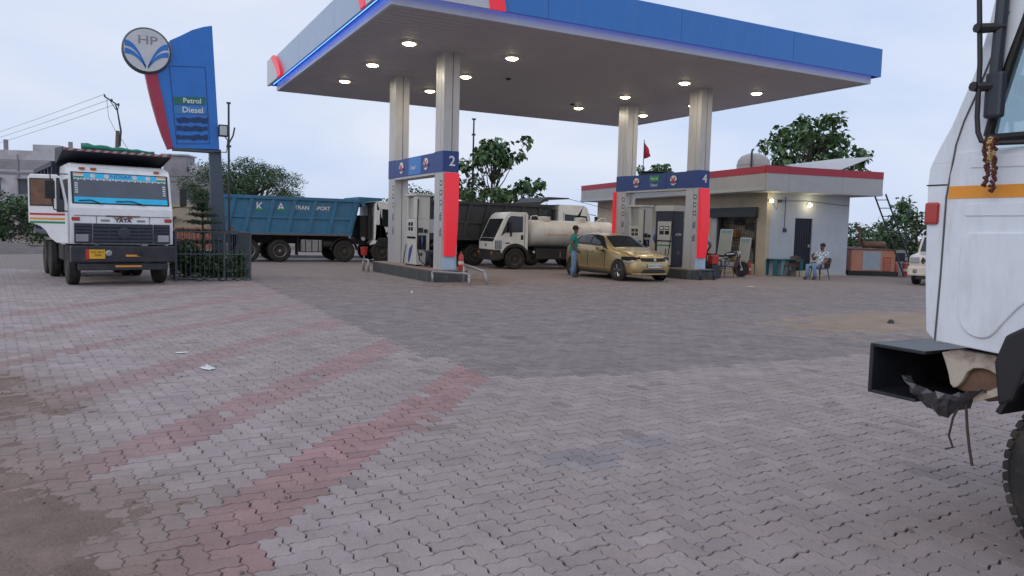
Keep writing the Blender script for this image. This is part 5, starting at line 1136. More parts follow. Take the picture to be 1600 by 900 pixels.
# nose: dark grille band, headlamps, intake, plate
part('grille_band', MB().prism([(1.88, -0.60), (2.04, -0.48), (2.085, -0.3), (2.095, 0), (2.085, 0.3), (2.04, 0.48), (1.88, 0.60), (1.86, 0.5), (1.86, -0.5)], 'z', 0.66, 0.77), 'black_plastic', CAR, bevel=0.015)
part('grille_badge', MB().lathe([(0.05, 0), (0.05, 0.012)], 'x', 14, (2.095, 0, 0.715)), 'aluminium', CAR)
for s in (-1, 1):
    part('headlight', MB().prism([(1.45, s*0.875), (1.75, s*0.845), (1.93, s*0.70), (1.99, s*0.50), (1.88, s*0.46), (1.68, s*0.70)], 'z', 0.68, 0.80), 'dark_glass', CAR, bevel=0.02)
    part('lamp_chrome', MB().prism([(1.62, s*0.868), (1.80, s*0.83), (1.96, s*0.69), (1.9, s*0.6), (1.7, s*0.75)], 'z', 0.575, 0.665), 'lamp_glass', CAR, bevel=0.02)
    # mirrors, handles, wheels, arches
    part('door_mirror', MB().box(0.30, 0.52, s*1.0-0.09, s*1.0+0.09, 0.95, 1.10), 'gold_paint' if True else '', CAR, bevel=0.04); part('mirror_base', MB().box(0.36, 0.46, s*0.88-0.05, s*0.88+0.06, 0.93, 0.99), 'black_plastic', CAR)
    part('door_handle', MB().box(-0.40, -0.20, s*0.882-0.012, s*0.882+0.015, 0.90, 0.935), 'aluminium', CAR, bevel=0.01); part('door_handle', MB().box(-1.25, -1.10, s*0.87-0.012, s*0.87+0.018, 1.06, 1.10), 'black_plastic', CAR, bevel=0.01)
    part('side_moulding', MB().box(-0.95, 0.80, s*0.885-0.012, s*0.885+0.012, 0.36, 0.40), 'gold_paint', CAR, bevel=0.01)
    part('sill', MB().box(-1.0, 0.95, s*0.84-0.04, s*0.84+0.03, 0.18, 0.25), 'black_plastic', CAR, bevel=0.01)
    for y in (0.55, -0.46): part('door_seam', MB().box(y-0.004, y+0.004, s*0.879-0.006, s*0.879+0.006, 0.34, 0.94), 'black_plastic', CAR)
    for x in (1.30, -1.42):
        part('wheel_arch', MB().lathe([(0.385, 0.0), (0.385, 0.02)], 'y', 28, (x, s*0.870-0.01, 0.33)), 'black_plastic', CAR)
        o = wheel(CAR, x, s*0.81, 0.325, 0.20, s, 'dark_steel')
        for k in range(5):
            a = 2*PI*k/5+0.3
            for dd in (-0.18, 0.18):
                sp = part('spoke', MB().tube([(0.05*math.cos(a), s*0.092, 0.05*math.sin(a)), (0.205*math.cos(a+dd), s*0.095, 0.205*math.sin(a+dd))], 0.014, 5), 'alloy', o)
part('air_intake', MB().prism([(1.90, -0.66), (2.06, -0.46), (2.085, 0), (2.06, 0.46), (1.90, 0.66), (1.85, 0)], 'z', 0.29, 0.40), 'black_plastic', CAR, bevel=0.015)
part('bumper_lip', MB().prism([(1.86, -0.74), (2.04, -0.55), (2.10, 0), (2.04, 0.55), (1.86, 0.74), (1.8, 0)], 'z', 0.22, 0.275), 'gold_paint', CAR, bevel=0.015)
pp_ = part('number_plate', MB().box(2.100, 2.112, -0.26, 0.26, 0.455, 0.575), 'plate_white', CAR); text('lettering', 'JH05CY 1178', 0.085, 'print_black', CAR, (2.1135, 0.0, 0.515), FACE_PX, 0.001)
for y0, y1 in ((0.5, -0.1), (-0.05, -0.55)): part('wiper', MB().tube([(0.83, y0, 1.085), (0.72, y1, 1.15)], 0.010, 5), 'black_plastic', CAR)
part('aerial', MB().tube([(-0.9, 0, 1.54), (-1.15, 0, 1.66)], 0.008, 5), 'black_plastic', CAR)
for s in (-1, 1): part('front_seat', MB().box(-0.25, 0.0, s*0.36-0.2, s*0.36+0.2, 0.5, 1.2), 'interior', CAR, bevel=0.05)

# ------------------------------------------------------------------ people
def etube(mb, pts, rads, n=16):
    """loft of ellipses: (side half-width, depth half-width) at each point, side axis kept along local y"""
    pts = [Vector(p) for p in pts]; m = len(pts); v = []; f = []
    for i, p in enumerate(pts):
        d = (pts[min(i+1, m-1)] - pts[max(i-1, 0)]).normalized(); e1 = Vector((0, 1, 0)); e1 = (e1 - d*e1.dot(d)).normalized(); e2 = d.cross(e1)
        for k in range(n):
            a = 2*PI*k/n; wob = 1 + 0.03*math.sin(3*a + i*1.9) + 0.02*math.sin(5*a - i)
            v.append(p + e1*(math.cos(a)*rads[i][0]*wob) + e2*(math.sin(a)*rads[i][1]*wob))
    for i in range(m-1):
        for k in range(n): f.append((i*n+k, i*n+(k+1) % n, (i+1)*n+(k+1) % n, (i+1)*n+k))
    f += [tuple(range(n))[::-1], tuple(range((m-1)*n, m*n))]
    mb.add(v, f)
def garment(name, m_, p, J):
    mb = MB(); P = lambda k: Vector(J[k][:3])
    if name == 'shirt':
        c, w_, pl_, h_ = P('chest'), P('waist'), P('pelvis'), P('hem'); sh = (P('shr')+P('shl'))/2
        etube(mb, [h_, pl_, w_, w_.lerp(c, 0.5), c, sh, sh.lerp(P('neck'), 0.55)], [(0.178, 0.135), (0.182, 0.142), (0.168, 0.135), (0.182, 0.137), (0.20, 0.14), (0.185, 0.11), (0.075, 0.075)])
        for q in ('r', 'l'):
            a, b_ = P('sh'+q), P('sl'+q); a0 = a.lerp(sh, 0.35)
            mb.tube([a0, a, a.lerp(b_, 0.5), b_], [0.075, 0.086, 0.080, 0.083], 12)
    elif name == 'trousers':
        w_, pl_ = P('waist'), P('pelvis'); hp = (P('hpr')+P('hpl'))/2
        etube(mb, [pl_.lerp(w_, 0.5), pl_, hp], [(0.155, 0.12), (0.172, 0.13), (0.175, 0.125)])
        for q in ('r', 'l'):
            a, k_, n_ = P('hp'+q), P('kn'+q), P('an'+q)
            mb.tube([a.lerp(pl_, 0.3), a, a.lerp(k_, 0.5), k_, k_.lerp(n_, 0.5), n_ + Vector((0.0, 0, -0.02))], [0.09, 0.106, 0.098, 0.082, 0.072, 0.072], 14)
    part(name, mb, m_, p, smooth=True)
def hand_joints(J, E_, wrist, pfx, direc, spread, up):
    """five short chains rooted in the palm"""
    w_ = Vector(J[wrist][:3]); d = Vector(direc).normalized(); s = Vector(spread).normalized(); u_ = Vector(up).normalized()
    pm = w_ + d*0.055; J[pfx+'palm'] = (*pm, (0.024, 0.036)); E_.append((wrist, pfx+'palm'))
    for k, (o, l) in enumerate(((-0.030, 0.070), (-0.010, 0.080), (0.010, 0.076), (0.030, 0.060))):
        a = pm + d*0.045 + s*o; b_ = a + d*l*0.5 + u_*0.008; c_ = b_ + d*l*0.4 + u_*0.022
        for n_, q in ((pfx+'k%d' % k, a), (pfx+'m%d' % k, b_), (pfx+'t%d' % k, c_)): J[n_] = (*q, 0.0095)
        E_ += [(pfx+'palm', pfx+'k%d' % k), (pfx+'k%d' % k, pfx+'m%d' % k), (pfx+'m%d' % k, pfx+'t%d' % k)]
    a = pm + s*(-0.042) + d*0.005; b_ = a + d*0.035 - s*0.012 + u_*0.012
    J[pfx+'th0'] = (*a, 0.011); J[pfx+'th1'] = (*b_, 0.010); E_ += [(pfx+'palm', pfx+'th0'), (pfx+'th0', pfx+'th1')]
def person(label, loc, rotz, J, chains, clothes, hairpts, cap=None, hands=(), cat='person'):
    p = thing('person', label, cat, loc, rotz); E_ = []
    for c in chains: E_ += list(zip(c[:-1], c[1:]))
    J2 = {k: q for k, q in J.items() if k not in ('hem', 'collar')}
    for h in hands: hand_joints(J2, E_, *h)
    body = skin_obj('body', J2, E_, 'skin', p, 2)
    for nm, m_, keep, grow in clothes:
        if nm in ('shirt', 'trousers'): garment(nm, m_, p, J); continue
        JJ = {k: (*J[k][:3], J[k][3] + grow if not isinstance(J[k][3], tuple) else tuple(q + grow for q in J[k][3])) for k in keep if k in J}
        EE = [(a, b_) for a, b_ in E_ if a in JJ and b_ in JJ]
        if 'hem' in JJ: EE += [('pelvis', 'hem'), ('chest', 'collar')]
        skin_obj(nm, JJ, EE, m_, p, 2)
    # face and hair
    hx, hy, hz_ = J['head'][:3]
    part('hair', MB().lathe([(0.02, 0.135), (0.07, 0.12), (0.098, 0.075), (0.104, 0.03), (0.092, -0.01), (0.06, -0.015)], 'z', 16, (hx-0.018, hy, hz_)), 'hair', p, smooth=True)
    for s in (-1, 1):
        part('eye', MB().lathe([(0.004, -0.006), (0.011, 0.0), (0.004, 0.006)], 'x', 8, (hx+0.088, hy+s*0.034, hz_+0.005)), 'print_black', p)
        part('ear', MB().lathe([(0.008, -0.008), (0.024, 0.0), (0.008, 0.008)], 'y', 8, (hx-0.005, hy+s*0.092, hz_-0.01)), 'skin', p)
    part('nose', MB().add([(hx+0.085, hy-0.016, hz_-0.03), (hx+0.085, hy+0.016, hz_-0.03), (hx+0.115, hy, hz_-0.03), (hx+0.09, hy, hz_+0.015)], [(0, 1, 2), (0, 2, 3), (1, 3, 2), (0, 3, 1)]), 'skin', p)
    part('mouth', MB().box(hx+0.083, hx+0.092, hy-0.022, hy+0.022, hz_-0.062, hz_-0.055), 'lamp_red', p)
    if cap:
        part('cap', MB().lathe([(0.02, 0.15), (0.075, 0.135), (0.108, 0.085), (0.112, 0.04)], 'z', 18, (hx-0.012, hy, hz_)), cap, p, smooth=True)
        part('cap_peak', MB().prism([(hx+0.05, hy-0.09), (hx+0.13, hy-0.075), (hx+0.185, hy), (hx+0.13, hy+0.075), (hx+0.05, hy+0.09)], 'z', hz_+0.04, hz_+0.055), cap, p)
    return p
def head_chain(x, y, z): return {'neck': (x-0.015, y, z-0.155, 0.052), 'jaw': (x+0.012, y, z-0.07, (0.062, 0.064)), 'head': (x, y, z, (0.088, 0.082)), 'crown': (x-0.012, y, z+0.075, (0.078, 0.072))}
# standing attendant: faces +x (local), hand on hip
J = {'pelvis': (0, 0, 0.98, (0.10, 0.10)), 'waist': (-0.005, 0, 1.12, (0.10, 0.10)), 'chest': (0.0, 0, 1.36, (0.11, 0.11)), **head_chain(0.055, 0, 1.70),
     'shr': (0, -0.185, 1.46, 0.062), 'shl': (0, 0.185, 1.46, 0.062), 'elr': (-0.13, -0.30, 1.20, 0.044), 'wrr': (0.03, -0.21, 1.01, 0.030), 'ell': (0.04, 0.25, 1.18, 0.044), 'wrl': (0.16, 0.22, 0.99, 0.030),
     'hpr': (0, -0.095, 0.92, 0.105), 'hpl': (0, 0.095, 0.92, 0.105), 'knr': (0.01, -0.10, 0.52, 0.066), 'knl': (0.05, 0.11, 0.52, 0.066), 'anr': (-0.05, -0.10, 0.09, 0.046), 'anl': (0.04, 0.13, 0.09, 0.046),
     'tor': (0.13, -0.13, 0.045, 0.040), 'tol': (0.22, 0.15, 0.045, 0.040)}
CH = [['pelvis', 'waist', 'chest', 'neck', 'jaw', 'head', 'crown'], ['chest', 'shr', 'elr', 'wrr'], ['chest', 'shl', 'ell', 'wrl'], ['pelvis', 'hpr', 'knr', 'anr', 'tor'], ['pelvis', 'hpl', 'knl', 'anl', 'tol']]
def mid(J, a, b_, t_, r, name): J[name] = tuple(J[a][k]*(1-t_)+J[b_][k]*t_ for k in range(3)) + (r,)
mid(J, 'shr', 'elr', 0.62, 0.052, 'slr'); mid(J, 'shl', 'ell', 0.62, 0.052, 'sll')
CH[1] = ['chest', 'shr', 'slr', 'elr', 'wrr']; CH[2] = ['chest', 'shl', 'sll', 'ell', 'wrl']
J['hem'] = (0, 0, 0.86, (0.15, 0.135)); J['collar'] = (0.01, 0, 1.515, (0.07, 0.065))
person('man in teal shirt, light jeans and dark cap standing beside the gold car', (14.62, 23.0, 0.0), rad(-25), J, CH,
       [('shirt', 'shirt_teal', ['pelvis', 'waist', 'chest', 'hem', 'collar', 'shr', 'slr', 'shl', 'sll'], 0.022), ('trousers', 'jeans', ['pelvis', 'waist', 'hpr', 'knr', 'anr', 'hpl', 'knl', 'anl'], 0.014), ('shoes', 'shoe', ['anr', 'tor'], 0.012), ('shoes', 'shoe', ['anl', 'tol'], 0.012)], None, 'hair',
       hands=[('wrr', 'r', (0.7, 0.1, -0.6), (0.3, 0.9, 0.2), (0, 0.6, 0)), ('wrl', 'l', (0.6, 0, -0.8), (0.8, 0, 0.6), (0, -1, 0))])
# seated man on a plastic chair: local +x is where he faces
S_ = {'pelvis': (0, 0, 0.54, (0.10, 0.10)), 'waist': (-0.05, 0, 0.70, (0.10, 0.10)), 'chest': (-0.13, 0, 0.94, (0.11, 0.11)), **head_chain(-0.10, 0, 1.29),
      'shr': (-0.13, -0.19, 1.04, 0.064), 'shl': (-0.13, 0.19, 1.04, 0.064), 'elr': (0.0, -0.29, 0.76, 0.048), 'wrr': (0.24, -0.14, 0.84, 0.032), 'ell': (-0.02, 0.31, 0.76, 0.048), 'wrl': (0.16, 0.26, 0.62, 0.032),
      'hpr': (0.06, -0.10, 0.51, 0.10), 'hpl': (0.06, 0.10, 0.51, 0.10), 'knr': (0.50, -0.13, 0.54, 0.070), 'knl': (0.48, 0.17, 0.54, 0.070), 'anr': (0.52, -0.10, 0.09, 0.046), 'anl': (0.36, 0.14, 0.09, 0.046),
      'tor': (0.70, -0.12, 0.045, 0.040), 'tol': (0.54, 0.16, 0.045, 0.040)}
mid(S_, 'shr', 'elr', 0.7, 0.056, 'slr'); mid(S_, 'shl', 'ell', 0.7, 0.056, 'sll')
S_['hem'] = (0.03, 0, 0.44, (0.15, 0.13)); S_['collar'] = (-0.115, 0, 1.10, (0.072, 0.066))
seat_rot = rad(178)
pm_ = person('man in checked shirt and jeans seated on a plastic chair holding a phone', (24.35, 20.55, 0), seat_rot, S_, CH,
       [('shirt', 'shirt_check', ['pelvis', 'waist', 'chest', 'hem', 'collar', 'shr', 'slr', 'shl', 'sll'], 0.022), ('trousers', 'jeans', ['pelvis', 'waist', 'hpr', 'knr', 'anr', 'hpl', 'knl', 'anl'], 0.013), ('shoes', 'shoe', ['anr', 'tor'], 0.012), ('shoes', 'shoe', ['anl', 'tol'], 0.012)], None,
       hands=[('wrr', 'r', (0.6, 0.3, 0.6), (0, 1, 0), (-0.6, 0, 0.6)), ('wrl', 'l', (0.9, -0.1, -0.3), (0, -1, 0), (0, 0, -1))])
part('beard', MB().lathe([(0.02, -0.11), (0.05, -0.10), (0.066, -0.06), (0.05, -0.045)], 'z', 12, (-0.075, 0, 1.29)), 'hair', pm_, smooth=True)
cr_, sr_ = math.cos(seat_rot), math.sin(seat_rot)
ph = part('phone', MB().box(-0.006, 0.006, -0.04, 0.04, 0, 0.15), 'screen', None, bevel=0.006); ph.location = (24.35 + 0.31*cr_ + 0.09*sr_, 20.55 + 0.31*sr_ - 0.09*cr_, 0.90); ph.rotation_euler = (0, -0.5, seat_rot); tag(ph, 'dark mobile phone in the hand of the seated man', 'phone')
# attendant on the island, half hidden, sitting on a stool
S3 = dict(S_)
person('person in dark trousers sitting between the white dispenser and column 2', (9.55, 22.85, IZ-0.06), rad(160), S3, CH,
       [('shirt', 'shirt_blue', ['pelvis', 'waist', 'chest', 'hem', 'collar', 'shr', 'slr', 'shl', 'sll'], 0.022), ('trousers', 'trouser_dark', ['pelvis', 'waist', 'hpr', 'knr', 'anr', 'hpl', 'knl', 'anl'], 0.013), ('shoes', 'brown_plastic', ['anr', 'tor'], 0.012), ('shoes', 'brown_plastic', ['anl', 'tol'], 0.012)], None,
       hands=[('wrr', 'r', (0.9, 0.1, -0.3), (0, 1, 0), (0, 0, -1)), ('wrl', 'l', (0.9, -0.1, -0.3), (0, -1, 0), (0, 0, -1))])
J4 = dict(J)
person('person in pale blue shirt standing behind the red panel of column 4', (20.35, 22.75, 0.0), rad(60), J4, CH,
       [('shirt', 'shirt_blue', ['pelvis', 'waist', 'chest', 'hem', 'collar', 'shr', 'slr', 'shl', 'sll'], 0.022), ('trousers', 'trouser_dark', ['pelvis', 'waist', 'hpr', 'knr', 'anr', 'hpl', 'knl', 'anl'], 0.014), ('shoes', 'shoe', ['anr', 'tor'], 0.012), ('shoes', 'shoe', ['anl', 'tol'], 0.012)], None,
       hands=[('wrr', 'r', (0.7, 0.1, -0.6), (0.3, 0.9, 0.2), (0, 0.6, 0)), ('wrl', 'l', (0.6, 0, -0.8), (0.8, 0, 0.6), (0, -1, 0))])

# ------------------------------------------------------------------ chairs, table, extinguishers
def plastic_chair(label, loc, rotz):
    c = thing('plastic_chair', label, 'chair', loc, rotz, 'brown plastic chairs'); m = 'brown_plastic'
    part('seat', MB().prism([(-0.22, -0.22), (0.22, -0.24), (0.24, 0), (0.22, 0.24), (-0.22, 0.22)], 'z', 0.41, 0.44), m, c, bevel=0.01)
    for s in (-1, 1):
        part('leg', MB().tube([(0.20, s*0.21, 0.41), (0.25, s*0.25, 0)], [0.022, 0.016], 6), m, c); part('leg', MB().tube([(-0.20, s*0.20, 0.41), (-0.28, s*0.24, 0)], [0.022, 0.016], 6), m, c)
        part('armrest', MB().tube([(0.20, s*0.23, 0.42), (0.22, s*0.27, 0.62), (0.05, s*0.28, 0.66), (-0.26, s*0.24, 0.64)], [0.018, 0.022, 0.022, 0.018], 6), m, c)
    v = []; n = 8
    for k in range(n+1):
        a = (k/n-0.5); y = a*0.46; xo = -0.24 - 0.07*(1-(2*a)**2)
        v += [(xo, y, 0.44), (xo-0.10, y, 0.86 - 0.06*(2*a)**2), (xo-0.118, y, 0.86 - 0.06*(2*a)**2), (xo-0.018, y, 0.44)]
    f = [(4*k+i, 4*k+(i+1) % 4, 4*k+4+(i+1) % 4, 4*k+4+i) for k in range(n) for i in range(4)] + [(0, 1, 2, 3), (4*n+3, 4*n+2, 4*n+1, 4*n)]
    part('backrest', MB().add(v, f), m, c); return c
plastic_chair('brown plastic chair under the seated man', (24.38, 20.56, 0), seat_rot)
plastic_chair('brown plastic chair standing beside the teal table', (25.0, 22.5, 0), rad(200))
plastic_chair('brown plastic chair beside the motorcycle and column 4', (21.25, 22.2, 0), rad(120))
plastic_chair('plastic chair of the person on island two', (9.53, 22.86, IZ-0.06), rad(160))
tb = thing('plastic_table', 'teal plastic table against the white wall of the sales building', 'table', (24.95, 22.85, 0), rad(-9))
part('tabletop', MB().box(-0.72, 0.72, -0.30, 0.34, 0.66, 0.70), 'teal_plastic', tb, bevel=0.01)
for x in (-0.64, 0.64):
    for y in (-0.24, 0.28): part('leg', MB().prism([(x-0.07, 0), (x+0.07, 0), (x+0.09, 0.66), (x-0.09, 0.66)], 'y', y-0.03, y+0.03), 'teal_plastic', tb)
part('side_panel', MB().box(-0.30, -0.14, -0.22, 0.2, 0.02, 0.66), 'pane_teal', tb)
def extinguisher(label, loc, s=1.0, tag_=True):
    e = thing('fire_extinguisher', label, 'fire extinguisher', loc, rad(random.uniform(-40, 40)), 'red fire extinguishers')
    part('cylinder', MB().lathe([(0.085*s, 0.0), (0.09*s, 0.02*s), (0.09*s, 0.42*s), (0.06*s, 0.49*s), (0.025*s, 0.52*s), (0.025*s, 0.56*s)], 'z', 20), 'fire_red', e, smooth=True)
    part('valve', MB().box(-0.03*s, 0.06*s, -0.015*s, 0.015*s, 0.56*s, 0.60*s), 'black_plastic', e); part('label_band', MB().lathe([(0.0915*s, 0.18*s), (0.0915*s, 0.28*s)], 'z', 20), 'cream_paint' if tag_ else 'fire_red', e)
    part('hose', MB().tube([(0.05*s, 0, 0.57*s), (-0.10*s, 0.02, 0.52*s), (-0.14*s, 0.0, 0.3*s), (-0.10*s, 0, 0.1*s)], 0.012*s, 6), 'rubber', e)
extinguisher('red fire extinguisher standing on island two right of column 2', (9.52, 21.38, IZ), 0.98)
extinguisher('red fire extinguisher at the pillar of the sales building shop front', (23.75, 23.65, 0), 1.0)
extinguisher('red fire extinguisher at the right end of the generator', (31.3, 22.3, 0), 1.15, False)
extinguisher('red fire extinguisher with white band nearest the ladder foot', (31.75, 22.1, 0), 1.15)
fb = thing('fire_bucket_stand', 'red fire bucket on a stand at the rear of island two', 'fire bucket', (8.35, 27.6, 0))
part('stand', MB().tube([(0, 0, 0), (0, 0, 0.75)], 0.03, 8), 'galv', fb); part('bucket', MB().lathe([(0.10, 0.55), (0.14, 0.86), (0.13, 0.86)], 'z', 18), 'fire_red', fb)
jc = thing('jerry_can', 'orange red plastic can on a crate beside column 4', 'can', (20.25, 22.0, 0))
part('crate', MB().box(-0.22, 0.22, -0.2, 0.2, 0, 0.50), 'dark_steel', jc, bevel=0.02); part('can_body', MB().box(-0.17, 0.17, -0.14, 0.14, 0.502, 0.88), 'fire_red', jc, bevel=0.05); part('cap', MB().lathe([(0.04, 0.88), (0.04, 0.93)], 'z', 12, (0.08, 0, 0)), 'black_plastic', jc)
# motorcycle
mc = thing('motorcycle', 'dark motorcycle parked against the shop front behind the plastic chair', 'motorcycle', (21.55, 22.75, 0), rad(-35))
for x in (-0.62, 0.64):
    o = part('wheel', MB().lathe([(0.25, -0.04), (0.29, -0.045), (0.31, 0), (0.29, 0.045), (0.25, 0.04)], 'y', 26), 'tyre', mc, smooth=True); o.location = (x, 0, 0.31)
    part('hub', MB().lathe([(0.06, -0.06), (0.06, 0.06)], 'y', 12), 'alloy', o)
    for k in range(8): part('spoke', MB().tube([(0.05*math.cos(k*PI/4), 0, 0.05*math.sin(k*PI/4)), (0.26*math.cos(k*PI/4), 0, 0.26*math.sin(k*PI/4))], 0.006, 4), 'alloy', o)
part('fuel_tank', MB().prism([(-0.05, 0.78), (0.38, 0.80), (0.42, 0.92), (0.2, 1.0), (-0.05, 0.88)], 'y', -0.13, 0.13), 'door_navy', mc, bevel=0.05); part('tank_decal', MB().prism([(0.02, 0.86), (0.34, 0.90), (0.3, 0.94), (0.05, 0.9)], 'y', -0.136, 0.136), 'print_white', mc)
part('seat', MB().prism([(-0.75, 0.82), (-0.05, 0.76), (-0.05, 0.84), (-0.75, 0.92)], 'y', -0.12, 0.12), 'black_plastic', mc, bevel=0.03); part('engine', MB().box(-0.18, 0.22, -0.14, 0.14, 0.32, 0.68), 'alloy', mc, bevel=0.05)
part('frame', MB().tube([(0.45, 0, 0.95), (0.1, 0, 0.72), (-0.3, 0, 0.6), (-0.62, 0, 0.31)], 0.03, 8), 'black_plastic', mc); part('exhaust', MB().tube([(0.15, -0.16, 0.35), (-0.3, -0.18, 0.3), (-0.85, -0.18, 0.42)], [0.025, 0.04, 0.05], 8), 'alloy', mc)
for s in (-1, 1): part('fork', MB().tube([(0.44, s*0.09, 1.0), (0.64, s*0.09, 0.31)], 0.022, 6), 'alloy', mc)
part('handlebar', MB().tube([(0.28, -0.38, 1.10), (0.42, -0.15, 1.04), (0.42, 0.15, 1.04), (0.28, 0.38, 1.10)], 0.016, 6), 'black_plastic', mc); part('headlamp', MB().lathe([(0.05, 0.46), (0.10, 0.54), (0.10, 0.58)], 'x', 16, (0, 0, 0.92)), 'lamp_glass', mc); part('mudguard', MB().prism(arc(0.64, 0.31, 0.34, 30, 150, 8) + arc(0.64, 0.31, 0.36, 150, 30, 8), 'y', -0.06, 0.06), 'bike_red', mc); part('rear_fender', MB().prism(arc(-0.62, 0.31, 0.35, 20, 140, 8) + arc(-0.62, 0.31, 0.38, 140, 20, 8), 'y', -0.07, 0.07), 'bike_red', mc)

# ------------------------------------------------------------------ sales building
BR = rad(-9)
B = thing('sales_building', 'white single storey sales building with red edged flat roof and barred shop front', 'building', (24.19, 23.23, 0), BR)
WL, WD, WH = 4.25, 16.5, 3.46
def wall_x(name, x0, x1, y, z0, z1, m, th=0.2): return part(name, MB().box(x0, x1, y, y+th, z0, z1), m, B)
# right face (normal -y): door at x 1.45..2.35
wall_x('wall', 0.2, 1.42, 0, -0.25, WH, 'wall_white'); wall_x('wall', 2.38, WL, 0, -0.25, WH, 'wall_white'); wall_x('wall', 1.42, 2.38, 0, 2.42, WH, 'wall_white')
part('corner_pillar', MB().box(-0.004, 0.198, -0.004, 0.62, -0.25, WH), 'wall_cream', B)
part('plinth', MB().box(0.2, WL+0.02, -0.05, -0.002, -0.25, 0.06), 'wall_cream', B); part('door_step', MB().box(1.2, 2.6, -0.55, -0.052, -0.1, 0.22), 'wall_cream', B, bevel=0.02)
dr = part('door', MB().box(1.45, 2.35, 0.06, 0.11, 0.24, 2.40), 'door_navy', B)
for k in range(7): part('door_rib', MB().box(1.52+k*0.12, 1.54+k*0.12, 0.045, 0.059, 0.3, 2.35), 'door_navy', dr)
part('latch', MB().box(2.2, 2.3, 0.03, 0.058, 1.2, 1.32), 'galv', dr)
part('door_frame', MB().box(1.42, 1.449, 0.0, 0.12, 0.22, 2.419), 'wall_white', B); part('door_frame', MB().box(2.351, 2.379, 0.0, 0.12, 0.22, 2.419), 'wall_white', B)
part('wall', MB().box(WL-0.2, WL, 0.2, WD, -0.25, WH), 'wall_white', B); part('wall', MB().box(0.2, WL-0.2, WD-0.2, WD, -0.25, WH), 'wall_white', B)
# left face (normal -x): shop opening y 0.62..3.6
part('wall', MB().box(0, 0.2, 3.7, WD, -0.25, WH), 'wall_cream', B); part('wall', MB().box(0, 0.2, 0.62, 3.7, 2.62, WH), 'wall_cream', B); part('wall', MB().box(0.02, 0.2, 0.62, 3.7, -0.25, 0.95), 'wall_cream', B)
part('pillar', MB().box(-0.06, 0.14, 3.5, 3.9, -0.25, 2.62), 'wall_white', B)
part('shutter_box', MB().box(-0.22, -0.002, 0.55, 3.95, 2.42, 2.85), 'dark_steel', B, bevel=0.02)
part('shop_frame', MB().box(-0.02, 0.04, 0.62, 0.74, 0.0, 2.42), 'dark_steel', B); part('shop_frame', MB().box(-0.02, 0.04, 3.38, 3.5, 0.0, 2.42), 'dark_steel', B)
part('back_wall', MB().box(0.62, 0.70, 0.3, 3.9, 0, 3.2), 'interior_wall', B); part('counter', MB().box(0.24, 0.4, 0.8, 3.2, 0, 1.1), 'wall_cream', B)  # back wall set close behind the bars to catch daylight
for k in range(22): part('grille_bar', MB().tube([(0.05, 0.78+k*0.12, 0.95), (0.05, 0.78+k*0.12, 2.42)], 0.009, 5), 'dark_steel', B)
for k in range(9): part('grille_bar', MB().tube([(0.062, 0.72, 1.1+k*0.15), (0.062, 3.4, 1.1+k*0.15)], 0.008, 5), 'dark_steel', B)
for k, (y, z, hh, ww) in enumerate(((1.0, 1.1, 0.35, 0.5), (1.7, 1.1, 0.45, 0.4), (2.6, 1.55, 0.3, 0.7), (1.2, 1.9, 0.3, 0.8), (2.3, 2.1, 0.25, 0.6))): part('shelf_goods', MB().box(0.42, 0.60, y, y+ww, z, z+hh), ('interior', 'plate_white', 'print_orange', 'brown_plastic', 'interior')[k], B)
part('floor_slab', MB().box(0.2, WL-0.2, 0.2, WD-0.2, -0.1, 0.02), 'interior', B); part('ceiling', MB().box(-0.9, WL+0.9, -0.9, WD+0.6, WH, WH+0.12), 'wall_white', B)
# roof edge in panels: grey cladding with a red top course
rx0, rx1, ry0, ry1 = -0.82, 5.05, -0.98, 17.2
def roofpanel(x0, x1, y0, y1):
    part('fascia_panel', MB().box(x0, x1, y0, y1, WH-0.02, 4.15), 'acp_grey', B); part('fascia_top', MB().box(x0-0.015 if x1-x0 < 0.2 and x0 < 0 else x0, x1 + (0.015 if x1-x0 < 0.2 and x0 > 0 else 0), y0-0.015 if y1-y0 < 0.2 and y0 < 0 else y0, y1, 4.152, 4.45), 'roof_red', B)
xs_ = [rx0, 0.25, 2.9, rx1]
for a, b_ in zip(xs_[:-1], xs_[1:]): roofpanel(a+0.004, b_-0.004, ry0, ry0+0.08)
ys_ = [ry0+0.085, 2.5, 6.0, 9.6, 13.3, ry1]
for a, b_ in zip(ys_[:-1], ys_[1:]): roofpanel(rx0, rx0+0.08, a+0.004, b_-0.004); roofpanel(rx1-0.08, rx1, a+0.004, b_-0.004)
part('roof_slab', MB().box(rx0+0.09, rx1-0.09, ry0+0.09, ry1-0.02, WH+0.13, 4.2), 'concrete', B)
part('eave_board', MB().box(rx0+0.09, rx1-0.09, ry0+0.09, -0.004, WH-0.015, WH+0.125), 'wall_white', B)
for y in (1.5, 5): part('eave_board', MB().box(rx0+0.09, -0.004, y-1.5, y+1.5, WH-0.015, WH+0.005), 'wall_white', B)
